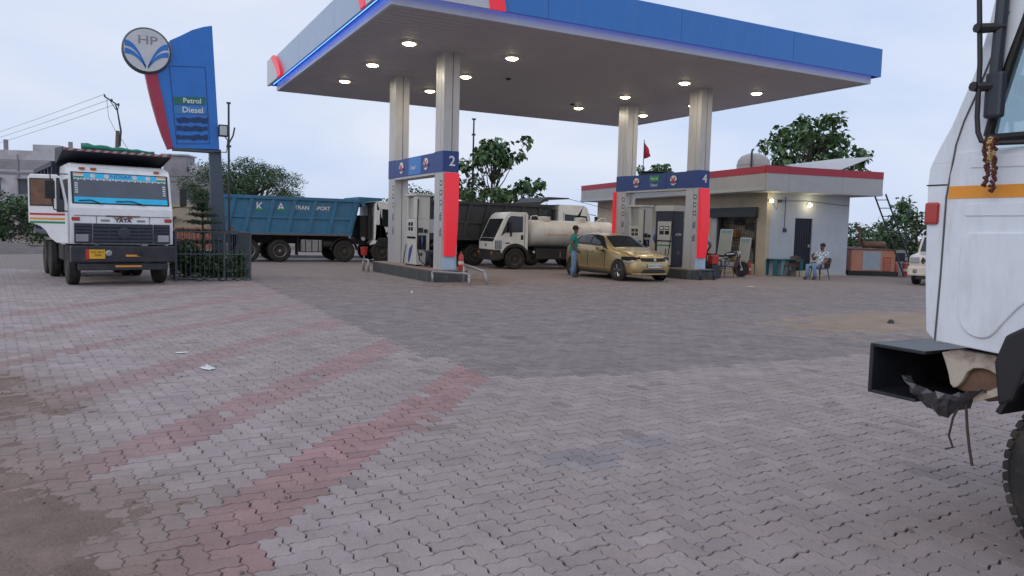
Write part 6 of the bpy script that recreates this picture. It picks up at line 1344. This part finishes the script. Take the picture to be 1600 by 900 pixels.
def wall_lamp(label, x, y, z, d):
    l_ = thing('wall_lamp', label, 'lamp', (0, 0, 0), 0, 'lit bulbs on the sales building'); co, si = math.cos(BR), math.sin(BR)
    l_.location = (24.19 + x*co - y*si, 23.23 + x*si + y*co, z); l_.rotation_euler = (0, 0, BR)
    part('holder', MB().tube([(0, 0.04 if d == 'y' else 0, 0.0), (0 if d == 'y' else 0.0, -0.12 if d == 'y' else 0, -0.02)], 0.03, 8), 'black_plastic', l_)
    part('bulb', MB().lathe([(0.02, -0.09), (0.075, -0.05), (0.085, 0.0), (0.05, 0.05), (0.02, 0.06)], 'z', 16, (0, -0.16, -0.02)), 'bulb_emit', l_, smooth=True)
    pd = bpy.data.lights.new('bulb_lamp', 'POINT'); pd.energy = 6; pd.color = (1.0, 0.83, 0.5); pd.shadow_soft_size = 0.1; po = bpy.data.objects.new('bulb_lamp', pd); COL.objects.link(po); po.parent = l_; po.location = (0, -0.32, -0.05)
wall_lamp('lit yellow bulb on the pillar between shop front and side wall', 0.02, -0.08, 3.12, 'y')
wall_lamp('lit yellow bulb high on the white wall above the navy door', 2.02, -0.02, 3.02, 'y')
part('conduit', MB().tube([(0.9, -0.02, 3.3), (0.9, -0.02, 2.0), (0.92, -0.02, 1.92)], 0.012, 5), 'dark_steel', B); part('switch_box', MB().box(0.84, 1.0, -0.05, -0.003, 1.82, 1.98), 'dark_steel', B)
part('cable', MB().tube([(0.2, -0.015, 3.1), (0.45, -0.02, 2.75), (0.55, -0.02, 3.12), (2.0, -0.02, 3.15), (4.2, -0.02, 3.02)], 0.009, 5), 'black_plastic', B)
part('bracket', MB().box(0.5, 0.62, -0.16, -0.003, 3.05, 3.16), 'dark_steel', B)
def leaning(label, y, ww, hh, x):
    l_ = thing('leaning_pane', label, 'glazed panel', (24.19 + x*math.cos(BR) - y*math.sin(BR), 23.23 + x*math.sin(BR) + y*math.cos(BR), 0.45), BR)
    l_.rotation_euler = (0, rad(6), BR)
    part('pane', MB().box(-0.01, 0.01, -ww/2, ww/2, 0.03, hh), 'pane_grey', l_); part('teal_strip', MB().box(-0.014, -0.0105, -ww/2+0.05, ww/2-0.05, hh-0.18, hh-0.05), 'pane_teal', l_)
    for a, b_, c_, d_ in ((-ww/2, -ww/2+0.05, 0, hh), (ww/2-0.05, ww/2, 0, hh), (-ww/2+0.05, ww/2-0.05, 0, 0.05), (-ww/2+0.05, ww/2-0.05, hh-0.05, hh)): part('frame', MB().box(-0.025, 0.02, a, b_, c_, d_), 'aluminium', l_)
leaning('larger framed glass panel leaning on the shop front sill', 2.55, 0.95, 1.45, -0.28); leaning('smaller framed glass panel leaning beside the extinguisher', 1.15, 0.75, 1.1, -0.22)
part('shop_ledge', MB().box(-0.36, 0.018, 0.64, 3.5, -0.2, 0.44), 'wall_cream', B, bevel=0.02)
def bw(x, y, z): return (24.19 + x*math.cos(BR) - y*math.sin(BR), 23.23 + x*math.sin(BR) + y*math.cos(BR), z)
wt = thing('water_tank', 'round pale water tank on the sales building roof', 'water tank', bw(3.75, 6.2, 4.2))
part('drum', MB().lathe([(0.80, 0.0), (0.82, 0.05), (0.82, 0.95), (0.78, 1.2), (0.62, 1.42), (0.3, 1.56), (0.05, 1.58)], 'z', 32), 'water_tank', wt, smooth=True)
for z in (0.3, 0.65, 0.98): part('hoop', MB().lathe([(0.83, z-0.02), (0.845, z), (0.83, z+0.02)], 'z', 32), 'water_tank', wt)
part('standpipe', MB().tube([(-0.75, -0.6, 0), (-0.75, -0.6, 1.55), (-0.72, -0.6, 1.65), (-0.6, -0.55, 1.70)], 0.05, 8), 'dark_steel', wt)
cn = thing('roof_tank', 'black box tank on the roof behind the beam of column 4', 'water tank', bw(0.6, 10.8, 4.2)); part('drum', MB().box(-0.5, 0.5, -0.5, 0.5, 0, 0.75), 'black_plastic', cn, bevel=0.08); part('lid', MB().box(-0.56, 0.56, -0.56, 0.56, 0.752, 0.80), 'black_plastic', cn)
fg = thing('red_flag', 'red triangular flag on a thin pole above the sales building roof', 'flag', bw(0.15, 11.1, 4.2)); part('pole', MB().tube([(0, 0, 0), (0, 0, 2.55)], 0.02, 6), 'dark_steel', fg)
v = []; 
for k in range(7):
    t_ = k/6; x = 0.50*t_; hh = 1.0*(1-t_)+0.05; zc = 2.0 - 0.30*t_; v += [(x, 0.06*math.sin(k*1.4), zc+hh/2), (x, 0.06*math.sin(k*1.4+0.5), zc-hh/2)]
fl_ = part('cloth', MB().add(v, [(2*k, 2*k+2, 2*k+3, 2*k+1) for k in range(6)]), 'flag_red', fg, smooth=True); sm = fl_.modifiers.new('thick', 'SOLIDIFY'); sm.thickness = 0.006
SHEET = [(25.52, 23.64, 4.65), (30.94, 25.37, 5.39), (32.41, 24.61, 5.52), (27.37, 22.63, 4.4)]
so_ = thing('roof_sheet', 'tilted pale sheet panel standing on the sales building roof', 'roof panel', (28.0, 24.6, 4.45), 0)
q_ = [Vector(p) - Vector((28.0, 24.6, 4.45)) for p in SHEET]
nrm = (q_[1]-q_[0]).cross(q_[3]-q_[0]).normalized()*0.03
part('sheet', MB().add(q_ + [p - nrm for p in q_], [(0, 1, 2, 3), (7, 6, 5, 4), (0, 4, 5, 1), (1, 5, 6, 2), (2, 6, 7, 3), (3, 7, 4, 0)]), 'sheet_white', so_)
for a, b_ in ((0.2, 0.3), (0.8, 0.25), (0.75, 0.75)):
    p = (q_[0].lerp(q_[1], a)).lerp(q_[3].lerp(q_[2], a), b_); part('strut', MB().tube([(p.x, p.y, -0.25), (p.x, p.y, p.z-0.03)], 0.03, 6), 'galv', so_)

# ladder, generator, yard wall, SUV
la = thing('ladder', 'steel ladder leaning on the right end of the sales building roof', 'ladder', (0, 0, 0))
A0, A1 = Vector((31.0, 21.6, 0)), Vector((29.20, 22.0, 3.55)); wv = Vector((0.18, -0.42, 0))
la.location = A0
for s in (0, 1): part('rail', MB().tube([wv*s, A1-A0+wv*s], 0.035, 6), 'dark_steel', la)
for k in range(10): q = (A1-A0)*((k+0.6)/10.3); part('rung', MB().tube([q, q+wv], 0.02, 6), 'dark_steel', la)
gn = thing('diesel_generator', 'orange diesel generator with grey door and rusty silencer on top', 'generator', (30.1, 22.75, 0), rad(-28)); gn.scale = (1, 1, 0.88)
part('base_frame', MB().box(-1.1, 1.1, -0.5, 0.5, 0.0, 0.22), 'chassis', gn); part('canopy_box', MB().box(-1.0, 0.95, -0.48, 0.48, 0.222, 1.30), 'gen_orange', gn, bevel=0.02)
part('grey_door', MB().box(-0.50, 0.30, -0.505, -0.481, 0.28, 1.22), 'gen_door', gn, bevel=0.01); part('red_louvre', MB().box(0.42, 0.75, -0.495, -0.481, 0.26, 0.95), 'lamp_red', gn)
for k in range(7): part('louvre_slat', MB().box(0.44, 0.73, -0.51, -0.496, 0.30+k*0.09, 0.35+k*0.09), 'gen_orange', gn)
part('roof_lip', MB().box(-1.04, 1.0, -0.52, 0.52, 1.302, 1.34), 'rust', gn); part('silencer', MB().lathe([(0.08, -0.45), (0.17, -0.40), (0.17, 0.55), (0.08, 0.6)], 'x', 18, (0.1, 0.0, 1.56)), 'rust', gn, smooth=True)
part('exhaust_pipe', MB().tube([(-0.4, 0, 1.5), (-0.5, 0, 1.6), (-0.48, 0, 2.35), (-0.52, 0, 2.42), (-0.68, 0, 2.44)], 0.055, 10), 'rust', gn, smooth=True)
rd = thing('radiator_unit', 'dark framed radiator window unit behind the generator', 'machine', (32.1, 22.9, 0), rad(-28)); part('cabinet', MB().box(-0.5, 0.5, -0.2, 0.2, 0, 1.15), 'concrete_dark', rd); part('window', MB().box(-0.36, 0.36, -0.215, -0.201, 0.62, 1.02), 'screen', rd); part('frame', MB().box(-0.42, 0.42, -0.21, -0.2005, 0.56, 1.08), 'galv', rd)
yw = thing('yard_wall', 'grey block boundary wall behind the generator', 'wall', (34.5, 27.5, 0), rad(-32))
for k in range(9): part('wall_panel', MB().box(-6.0+k*1.8+0.01, -6.0+(k+1)*1.8-0.01, -0.1, 0.1, -0.1, 1.18 + random.uniform(-.02, .02)), 'concrete_dark', yw)
for k in range(10): part('wall_pier', MB().box(-6.0+k*1.8-0.12, -6.0+k*1.8+0.12, -0.16, -0.102, -0.1, 1.24), 'concrete', yw)
tp_ = thing('thin_pole', 'thin steel pole standing behind the ladder', 'pole', (33.2, 23.2, 0)); part('mast', MB().tube([(0, 0, 0), (0.12, 0, 3.6)], 0.03, 6), 'dark_steel', tp_)
SV = thing('suv_car', 'cream off-road car partly hidden behind the near white truck', 'car', (26.15, 17.05, 0), rad(-158)); hs = 0.86
part('body_shell', MB().prism([(-3.9, 0.55), (0.0, 0.50), (0.05, 0.95), (-0.05, 1.08), (-1.15, 1.18), (-1.75, 1.80), (-3.85, 1.80), (-3.95, 1.0)], 'y', -hs, hs), 'suv_cream', SV, bevel=0.07, seg=3)
part('windscreen', MB().prism([(-1.17, 1.21), (-1.15, 1.21), (-1.70, 1.75), (-1.73, 1.75)], 'y', -hs+0.1, hs-0.1), 'dark_glass', SV)
for s in (-1, 1):
    part('side_window', MB().box(-3.6, -1.8, s*hs-0.01, s*hs+0.01, 1.2, 1.68), 'dark_glass', SV); part('headlight', MB().box(0.02, 0.07, s*0.66-0.15, s*0.66+0.15, 0.80, 1.02), 'lamp_glass', SV, bevel=0.03); part('fog_lamp', MB().lathe([(0.08, 0.08), (0.08, 0.12)], 'x', 14, (0, s*0.62, 0.50)), 'screen', SV)
    for x in (-0.75, -3.15): wheel(SV, x, s*0.74, 0.36, 0.24, s, 'rim_steel')
slats(SV, 0.03, -0.45, 0.45, 0.80, 1.0, 1, 'dark_steel')
for k in range(6): part('grille_bar', MB().box(0.05, 0.075, -0.42+k*0.155, -0.36+k*0.155, 0.79, 1.01), 'black_plastic', SV)
part('bumper', MB().box(-0.1, 0.12, -hs-0.02, hs+0.02, 0.34, 0.68), 'suv_cream', SV, bevel=0.05); part('number_plate', MB().box(0.121, 0.13, -0.2, 0.25, 0.44, 0.58), 'plate_yellow', SV); part('sump_guard', MB().box(-0.4, 0.05, -0.6, 0.6, 0.22, 0.34), 'chassis', SV)

# ------------------------------------------------------------------ near white truck at the right edge (heads along +y, left flank seen)
NT = thing('near_truck', 'white truck cab with orange stripe, garland and black bumper at the right edge', 'truck', (5.2, 2.64, 0), rad(90))
hw = 1.20       # left flank at world x = 4.0 ; local x = world y - 2.64
fl_prof = [(-1.9, 1.09), (-1.42, 1.09), (-1.38, 0.98)] + [(-0.98 + 0.62*math.cos(rad(a)), 0.62 + 0.62*math.sin(rad(a))) for a in (150, 135, 120, 105, 90, 75, 60, 48, 38)] + [(-0.42, 1.085), (-0.06, 1.09), (0.0, 1.14), (0.03, 1.5), (0.05, 2.08), (0.0, 2.18), (-0.10, 2.34), (-0.27, 2.86), (-0.35, 3.0), (-0.5, 3.08), (-1.85, 3.08), (-1.9, 3.0)]
shell = [(-1.9, 1.09), (-1.52, 1.09)] + [(-0.98 + 0.60*math.cos(rad(a)), 0.66 + 0.60*math.sin(rad(a))) for a in (135, 115, 95, 75, 55, 42)] + [(-0.40, 1.09), (-0.06, 1.09), (0.0, 1.14), (0.03, 1.5), (0.05, 2.08), (0.0, 2.18), (-0.10, 2.34), (-0.27, 2.86), (-0.35, 3.0), (-0.5, 3.08), (-1.85, 3.08), (-1.9, 3.0)]
# inner shell with a real window hole on the flanks: lower body, pillars and roof as separate skins
low = [p for p in shell if p[1] <= 2.13][:]
low = [(-1.9, 1.09), (-1.52, 1.09)] + [(-0.98 + 0.60*math.cos(rad(a)), 0.66 + 0.60*math.sin(rad(a))) for a in (135, 115, 95, 75, 55, 42)] + [(-0.40, 1.09), (-0.06, 1.09), (0.0, 1.14), (0.03, 1.5), (0.045, 1.95), (0.04, 2.04), (0.005, 2.125), (-1.9, 2.13)]
part('cab_lower', MB().prism(low, 'y', -hw, hw), 'near_white', NT, bevel=0.012, seg=3)
part('cab_roof', MB().prism([(-0.265, 2.86), (-0.35, 3.0), (-0.5, 3.08), (-1.85, 3.08), (-1.9, 3.0), (-1.9, 2.84)], 'y', -hw, hw), 'near_white', NT, bevel=0.05, seg=3)
for s in (-1, 1):
    ya, yb = (s*hw-0.10, s*hw) if s > 0 else (s*hw, s*hw+0.10)
    part('front_pillar', MB().prism([(0.030, 2.06), (-0.01, 2.15), (-0.07, 2.26), (-0.13, 2.41), (-0.18, 2.54), (-0.23, 2.75), (-0.255, 2.90), (-0.43, 2.90), (-0.34, 2.55), (-0.275, 2.30), (-0.24, 2.06)], 'y', ya+0.001*s, yb+0.001*s), 'near_white', NT, bevel=0.008)
    part('rear_pillar', MB().prism([(-1.25, 2.135), (-1.9, 2.135), (-1.9, 2.835), (-1.25, 2.835)], 'y', ya, yb), 'near_white', NT)
    part('window_seal', MB().tube([(-0.262, s*(hw-0.012), 2.19), (-0.285, s*(hw-0.012), 2.30), (-0.345, s*(hw-0.012), 2.55), (-0.43, s*(hw-0.012), 2.83), (-1.24, s*(hw-0.012), 2.83), (-1.24, s*(hw-0.012), 2.175), (-0.30, s*(hw-0.012), 2.175), (-0.262, s*(hw-0.012), 2.19)], 0.024, 8), 'rubber', NT)
    part('side_glass', MB().prism([(-0.262, 2.15), (-0.29, 2.30), (-0.345, 2.55), (-0.43, 2.83), (-1.24, 2.83), (-1.24, 2.15)], 'y', s*(hw-0.05)-0.003, s*(hw-0.05)+0.003), 'clear_glass', NT)
part('windscreen', MB().prism([(-0.02, 2.14), (-0.25, 2.86), (-0.265, 2.86), (-0.035, 2.14)], 'y', -hw+0.12, hw-0.12), 'clear_glass', NT)
part('back_panel', MB().box(-1.898, -1.85, -hw+0.1, hw-0.1, 2.131, 2.84), 'near_white', NT)
part('cab_seat', MB().box(-1.6, -1.1, -0.9, 0.9, 2.131, 2.35), 'interior', NT, bevel=0.05)
Yf = hw
def chaikin(poly, it=2):
    for _ in range(it):
        o_ = []
        for a, b_ in zip(poly, poly[1:] + poly[:1]): o_ += [(a[0]*0.75+b_[0]*0.25, a[1]*0.75+b_[1]*0.25), (a[0]*0.25+b_[0]*0.75, a[1]*0.25+b_[1]*0.75)]
        poly = o_
    return poly
# door skin standing proud of the flank, with its pressed panel and seams
dsk = part('door', MB().prism([(-0.075, 1.10), (-0.385, 1.082)] + [(-0.98 + 0.635*math.cos(rad(a)), 0.66 + 0.60*math.sin(rad(a))) for a in (44, 52, 60, 68)] + [(-0.78, 1.25), (-1.28, 1.26), (-1.28, 2.12), (-0.115, 2.12), (-0.09, 2.0), (-0.083, 1.85)], 'y', Yf+0.001, Yf+0.014), 'near_white', NT, bevel=0.006)
part('pressed_panel', MB().prism(chaikin([(-0.185, 1.30), (-0.20, 1.21), (-0.25, 1.16), (-0.31, 1.145), (-0.37, 1.16), (-0.43, 1.25), (-0.52, 1.36), (-0.62, 1.40), (-1.2, 1.40), (-1.2, 1.70), (-0.24, 1.70), (-0.195, 1.68), (-0.175, 1.62)]), 'y', Yf+0.010, Yf+0.028), 'near_white', dsk, bevel=0.014, seg=4)
part('pressed_handle', MB().prism([(-0.18, 1.80), (-0.19, 1.845), (-0.62, 1.845), (-0.62, 1.78), (-0.19, 1.78)], 'y', Yf+0.0145, Yf+0.020), 'near_white', dsk, bevel=0.005)
part('pressed_handle', MB().prism([(-0.20, 2.03), (-0.21, 2.085), (-0.62, 2.085), (-0.62, 2.02)], 'y', Yf+0.0145, Yf+0.019), 'near_white', dsk, bevel=0.004)
part('stripe', MB().prism([(-0.088, 1.872), (-1.27, 1.872), (-1.27, 1.938), (-0.092, 1.938)], 'y', Yf+0.0142, Yf+0.0165), 'print_orange', dsk)
part('door_seam', MB().tube([(-0.06, Yf+0.004, 1.10), (-0.068, Yf+0.004, 1.46), (-0.07, Yf+0.004, 1.88), (-0.105, Yf+0.004, 2.16), (-0.14, Yf+0.004, 2.28), (-0.19, Yf+0.004, 2.40), (-0.255, Yf+0.004, 2.58), (-0.33, Yf+0.004, 2.80)], 0.0045, 6), 'icon_grey', NT)
part('corner_seam', MB().box(-0.07, 0.048, Yf+0.0005, Yf+0.003, 1.945, 1.952), 'rubber', NT)
part('indicator', MB().box(-0.035, 0.04, Yf-0.03, Yf+0.022, 1.735, 1.855), 'lamp_red', NT, bevel=0.012)
# mirror rail, mirror, garland
part('mirror_rail', MB().tube([(-0.19, Yf+0.10, 3.3), (-0.235, Yf+0.10, 2.86), (-0.26, Yf+0.10, 2.55), (-0.265, Yf+0.10, 2.28), (-0.275, Yf+0.10, 2.20), (-0.295, Yf+0.10, 2.155), (-0.34, Yf+0.09, 2.14), (-0.42, Yf+0.05, 2.14), (-0.6, Yf+0.02, 2.135)], 0.0125, 10), 'black_plastic', NT, smooth=True)
for z in (2.72, 2.43): part('rail_clamp', MB().tube([(-0.245, Yf+0.125, z), (-0.25, Yf+0.10, z), (-0.33, Yf+0.03, z)], [0.024, 0.026, 0.022], 8), 'black_plastic', NT)
part('mirror', MB().box(-0.36, -0.27, Yf+0.02, Yf+0.07, 2.27, 2.50), 'dark_steel', NT, bevel=0.015); part('mirror_post', MB().tube([(-0.30, Yf+0.03, 2.48), (-0.32, Yf+0.04, 2.95)], 0.03, 8), 'dark_steel', NT)
gl = thing('flower_garland', 'dried brown flower garland hanging from the mirror rail of the near truck', 'garland', (4.0-0.10, 2.64-0.345, 2.15), 0)
for q, (dx, ln) in enumerate(((-0.02, 0.27), (0.018, 0.24), (0.0, 0.12))):
    g2 = MB()
    for k in range(60):
        t_ = k/60; a = random.uniform(0, 2*PI); rr = random.uniform(0.004, 0.014)
        g2.lathe([(0.001, -0.010), (0.010, 0.0), (0.001, 0.010)], 'z', 5, (rr*math.cos(a)*0.5, dx + rr*math.sin(a) + 0.006*math.sin(t_*7), 0.015-ln*t_))
    part('strand', g2, 'garland' if q < 2 else 'garland_gold', gl)
# bumper: an open channel across the nose, its end facing us
bz0, bz1 = 0.74, 1.035
bp_ = MB()
part('bumper_face', MB().box(0.30, 0.325, -hw-0.05, hw+0.02, bz0, bz1), 'bumper_black', NT, bevel=0.006)
part('bumper_flange', MB().box(-0.02, 0.299, -hw-0.05, hw+0.02, bz1-0.02, bz1), 'bumper_black', NT, bevel=0.004); part('bumper_flange', MB().box(0.02, 0.299, -hw-0.05, hw+0.02, bz0, bz0+0.018), 'bumper_black', NT, bevel=0.004)
part('bumper_web', MB().box(-0.02, 0.0, -hw-0.05, hw-0.45, bz0+0.02, bz1-0.022), 'chassis', NT)
# rusted step bracket and torn metal below the door
part('step_bracket', MB().prism([(-0.06, 1.045), (-0.42, 1.045), (-0.43, 0.84), (-0.30, 0.80), (-0.12, 0.84)], 'y', hw-0.24, hw-0.10), 'rust', NT, bevel=0.02)
part('bracket_skin', MB().prism(chaikin([(-0.05, 1.06), (-0.45, 1.06), (-0.46, 0.86), (-0.42, 0.84), (-0.385, 0.95), (-0.31, 0.985), (-0.22, 0.97), (-0.18, 0.87), (-0.13, 0.84), (-0.10, 0.95)], 1), 'y', hw-0.095, hw-0.06), 'rusty_cream', NT, bevel=0.006)
tr_ = MB(); tv_ = []; nu, nv = 12, 4
for a in range(nu+1):
    u_ = a/nu; x = 0.10 - 0.44*u_; top_ = 0.880 - 0.055*math.sin(PI*u_) + 0.008*math.sin(a*2.3); bot_ = 0.865 - 0.175*math.sin(PI*min(1, u_*1.12))**0.8 + 0.010*math.sin(a*1.7+1)
    for b_ in range(nv+1):
        t_ = b_/nv; tv_.append((x + 0.012*math.sin(a*1.9+b_*2.1), hw - 0.05 + 0.085*math.sin(PI*t_*0.6) + 0.014*math.sin(a*2.7+b_*1.3), bot_*(1-t_) + top_*t_))
tr_.add(tv_, [(a*(nv+1)+b_, (a+1)*(nv+1)+b_, (a+1)*(nv+1)+b_+1, a*(nv+1)+b_+1) for a in range(nu) for b_ in range(nv)])
to = part('torn_plate', tr_, 'torn_metal', NT); sm = to.modifiers.new('thick', 'SOLIDIFY'); sm.thickness = 0.006
part('bent_tab', MB().prism([(-0.28, 0.80), (-0.40, 0.86), (-0.42, 0.92), (-0.36, 0.88), (-0.27, 0.84)], 'y', hw-0.03, hw-0.02), 'rusty_cream', NT)
part('loose_wire', MB().tube([(-0.22, hw-0.02, 0.80), (-0.19, hw, 0.70), (-0.18, hw+0.01, 0.60), (-0.20, hw+0.0, 0.54), (-0.17, hw+0.02, 0.525)], 0.006, 6), 'old_wire', NT); part('loose_wire', MB().tube([(-0.24, hw-0.02, 0.80), (-0.27, hw, 0.66), (-0.29, hw, 0.55), (-0.31, hw, 0.47)], 0.007, 6), 'old_wire', NT)
part('mud_guard', MB().prism([(-0.98 + 0.60*math.cos(rad(a)), 0.56 + 0.66*math.sin(rad(a))) for a in range(20, 161, 14)] + [(-0.98 + 0.575*math.cos(rad(a)), 0.56 + 0.63*math.sin(rad(a))) for a in range(160, 19, -14)], 'y', hw-0.45, hw+0.02), 'black_plastic', NT)
part('mud_guard', MB().prism([(-0.395, 1.04), (-0.44, 1.18), (-0.55, 1.25), (-0.60, 1.20), (-0.50, 0.86), (-0.43, 0.82)], 'y', hw-0.05, hw+0.03), 'black_plastic', NT, bevel=0.015)
for s in (-1, 1):
    o = wheel(NT, -0.98, s*1.06, 0.52, 0.28, s, 'rim_dusty')
    for k in range(56):
        lug = MB(); a = 2*PI*k/56
        lug.box(-0.022, 0.022, -0.139, 0.139, 0.490, 0.5235); c_, s2 = math.cos(a), math.sin(a); lug.v[-8:] = [(x*c_+z*s2, y, -x*s2+z*c_) for x, y, z in lug.v[-8:]]
        part('tread_lug', lug, 'tyre', o, bevel=0.008)
for s in (-1, 1): part('chassis_rail', MB().box(-3.2, -0.02, s*0.42-0.04, s*0.42+0.04, 0.72, 1.0), 'chassis', NT)
part('front_axle', MB().tube([(-0.98, -0.95, 0.5), (-0.98, 0.95, 0.5)], 0.08, 8), 'chassis', NT); part('engine_block', MB().box(-1.7, -0.2, -0.4, 0.4, 0.55, 1.05), 'chassis', NT)

# ------------------------------------------------------------------ far buildings, poles, mound
def storey_block(name, label, loc, rotz, W_, D_2, Hh, floors, wins, m, parapet=0.5):
    b = thing(name, label, 'building', loc, rotz)
    part('wall', MB().box(0, W_, 0, D_2, -0.2, Hh), m, b); part('parapet', MB().box(-0.06, W_+0.06, -0.06, 0.14, Hh, Hh+parapet), m, b); part('parapet', MB().box(-0.06, 0.14, 0.14, D_2, Hh, Hh+parapet), m, b); part('parapet', MB().box(W_-0.14, W_+0.06, 0.14, D_2, Hh, Hh+parapet), m, b)
    for z in floors: part('floor_band', MB().box(-0.12, W_+0.12, -0.16, -0.002, z, z+0.18), 'concrete_dark', b)
    for (x, z, ww, hh) in wins:
        w2 = part('window', MB().box(x, x+ww, -0.06, -0.003, z, z+hh), 'window_dark', b); part('sunshade', MB().box(x-0.15, x+ww+0.15, -0.5, -0.003, z+hh+0.08, z+hh+0.16), 'concrete_dark', w2); part('sill', MB().box(x-0.08, x+ww+0.08, -0.12, -0.003, z-0.1, z-0.02), 'concrete', w2)
    return b
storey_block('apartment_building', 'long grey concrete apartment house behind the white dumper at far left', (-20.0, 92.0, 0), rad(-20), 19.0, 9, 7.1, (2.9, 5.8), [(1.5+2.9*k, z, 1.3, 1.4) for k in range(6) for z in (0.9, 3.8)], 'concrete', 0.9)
fa = bpy.data.objects['apartment_building']
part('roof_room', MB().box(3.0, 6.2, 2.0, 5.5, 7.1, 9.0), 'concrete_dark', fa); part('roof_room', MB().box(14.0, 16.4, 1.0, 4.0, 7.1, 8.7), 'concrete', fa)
for x in (1.0, 8.5, 11.8, 17.6): part('roof_post', MB().box(x, x+0.3, 0.1, 0.4, 7.9, 9.0), 'concrete_dark', fa)
for k in range(5): part('drain_pipe', MB().tube([(2.9+k*3.4, -0.1, 0), (2.9+k*3.4, -0.1, 7.6)], 0.07, 6), 'concrete_dark', fa)
part('stain_band', MB().box(0.02, 18.98, -0.03, -0.003, 6.2, 7.0), 'concrete_dark', fa)
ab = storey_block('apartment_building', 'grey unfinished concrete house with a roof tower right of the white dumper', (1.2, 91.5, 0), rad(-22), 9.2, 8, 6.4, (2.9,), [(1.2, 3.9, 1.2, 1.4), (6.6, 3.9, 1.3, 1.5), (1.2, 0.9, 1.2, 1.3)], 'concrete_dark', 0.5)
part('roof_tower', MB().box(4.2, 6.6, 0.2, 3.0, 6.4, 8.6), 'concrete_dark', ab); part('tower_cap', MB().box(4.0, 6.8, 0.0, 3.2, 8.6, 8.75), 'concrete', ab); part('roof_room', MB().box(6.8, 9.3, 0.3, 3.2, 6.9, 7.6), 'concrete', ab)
storey_block('shed_house', 'low beige shed with a red brick corner behind the planter', (2.6, 58.0, 0), rad(-20), 3.6, 4, 2.6, (), [(0.6, 1.0, 0.8, 0.8)], 'plaster_beige', 0.2)
pb = part('brick_wall', MB().box(0, 2.4, 0, 0.25, 0, 1.25), 'brick_red', None); pb.location = (3.2, 50.0, 0); pb.rotation_euler = (0, 0, rad(-20)); tag(pb, 'short red brick wall behind the planter and left truck', 'wall')
up_ = thing('utility_pole', 'leaning wooden utility pole with a crooked crossarm above the white dumper', 'utility pole', (0.55, 68.4, 0))
part('pole', MB().tube([(0, 0, 0), (0.05, 0, 6.5), (0.12, 0, 8.6)], [0.18, 0.16, 0.14], 8), 'wood_pole', up_); part('extension', MB().tube([(0.25, 0, 7.4), (0.35, 0, 8.6), (0.12, 0, 10.2), (0.0, 0, 10.6)], [0.09, 0.08, 0.06, 0.06], 6), 'dark_steel', up_)
part('crossarm', MB().tube([(-0.75, 0.2, 11.2), (0.22, -0.1, 10.55)], 0.06, 6), 'dark_steel', up_); part('brace', MB().tube([(-0.4, 0.1, 10.95), (0.05, 0, 10.2)], 0.03, 5), 'dark_steel', up_); part('brace', MB().tube([(0.22, -0.1, 10.55), (0.12, 0, 10.1)], 0.03, 5), 'dark_steel', up_)
for k, (x, z) in enumerate(((-0.75, 11.25), (-0.25, 10.95), (0.22, 10.65))):
    part('insulator', MB().lathe([(0.05, -0.1), (0.07, 0), (0.04, 0.1)], 'z', 8, (x, 0, z)), 'dark_steel', up_)
    p0 = Vector((0.55+x, 68.4, z+0.1)); p1 = Vector((-38.5+x, 179.9, 10.0-0.5*k)); pts_ = [p0.lerp(p1, t_) - Vector((0, 0, 3.0*t_*(1-t_))) for t_ in np.linspace(0, 1, 14)]
    o = part('power_line', MB().tube(pts_, 0.016, 4), 'dark_steel', None); tag(o, ['top power line strung left from the crooked utility pole', 'middle power line strung left from the crooked utility pole', 'lowest power line strung left from the crooked utility pole'][k], 'power line')
part('stay_wire', MB().tube([(0.1, 0, 8.4), (1.6, 0, 6.0), (2.4, 0, 0)], 0.018, 4), 'dark_steel', up_); part('drop_wire', MB().tube([(-0.6, 0, 11.0), (-0.5, 0, 9.6), (0.0, 0, 8.5)], 0.015, 4), 'dark_steel', up_)
mp_ = thing('lightning_mast', 'thin sectional mast rising behind the black tipper left of the tree', 'mast', (20.1, 43.6, 0)); part('mast', MB().tube([(0, 0, 0), (0, 0, 8.4)], [0.09, 0.05], 8), 'dark_steel', mp_)
for z in (6.2, 7.4, 8.35): part('joint', MB().box(-0.11, 0.11, -0.06, 0.06, z, z+0.1), 'dark_steel', mp_)
mv = []; mf = []; nn = 22
for j in range(nn+1):
    for i in range(nn+1):
        u_, v_ = 2*i/nn-1, 2*j/nn-1; d = math.hypot(u_, v_); mv.append((u_*4.2, v_*3.0, max(-0.1, 0.95*(1-d)**0.9 if d < 1 else -0.1) + 0.05*hnoise(u_*5, v_*5)))
for j in range(nn):
    for i in range(nn): mf.append((j*(nn+1)+i, j*(nn+1)+i+1, (j+1)*(nn+1)+i+1, (j+1)*(nn+1)+i))
mo = part('gravel_mound', MB().add(mv, mf), 'mound', None, smooth=True); mo.location = (-5.4, 42.0, 0); mo.scale = (0.8, 0.8, 0.72); tag(mo, 'low grey gravel mound in front of the left bush', 'gravel mound')
kb = part('kerb_strip', MB().box(0, 16, 0, 0.2, -0.05, 0.14), 'concrete_dark', None, bevel=0.02); kb.location = (3.0, 37.5, 0); struct(kb)
bo = part('wire_across', MB().tube([(20.6, 33.0, 3.25), (24.0, 33.3, 2.7), (28.0, 33.5, 2.45)], 0.012, 4), 'dark_steel', None); tag(bo, 'thin wire sagging from the black tipper cab to the sales building', 'wire')
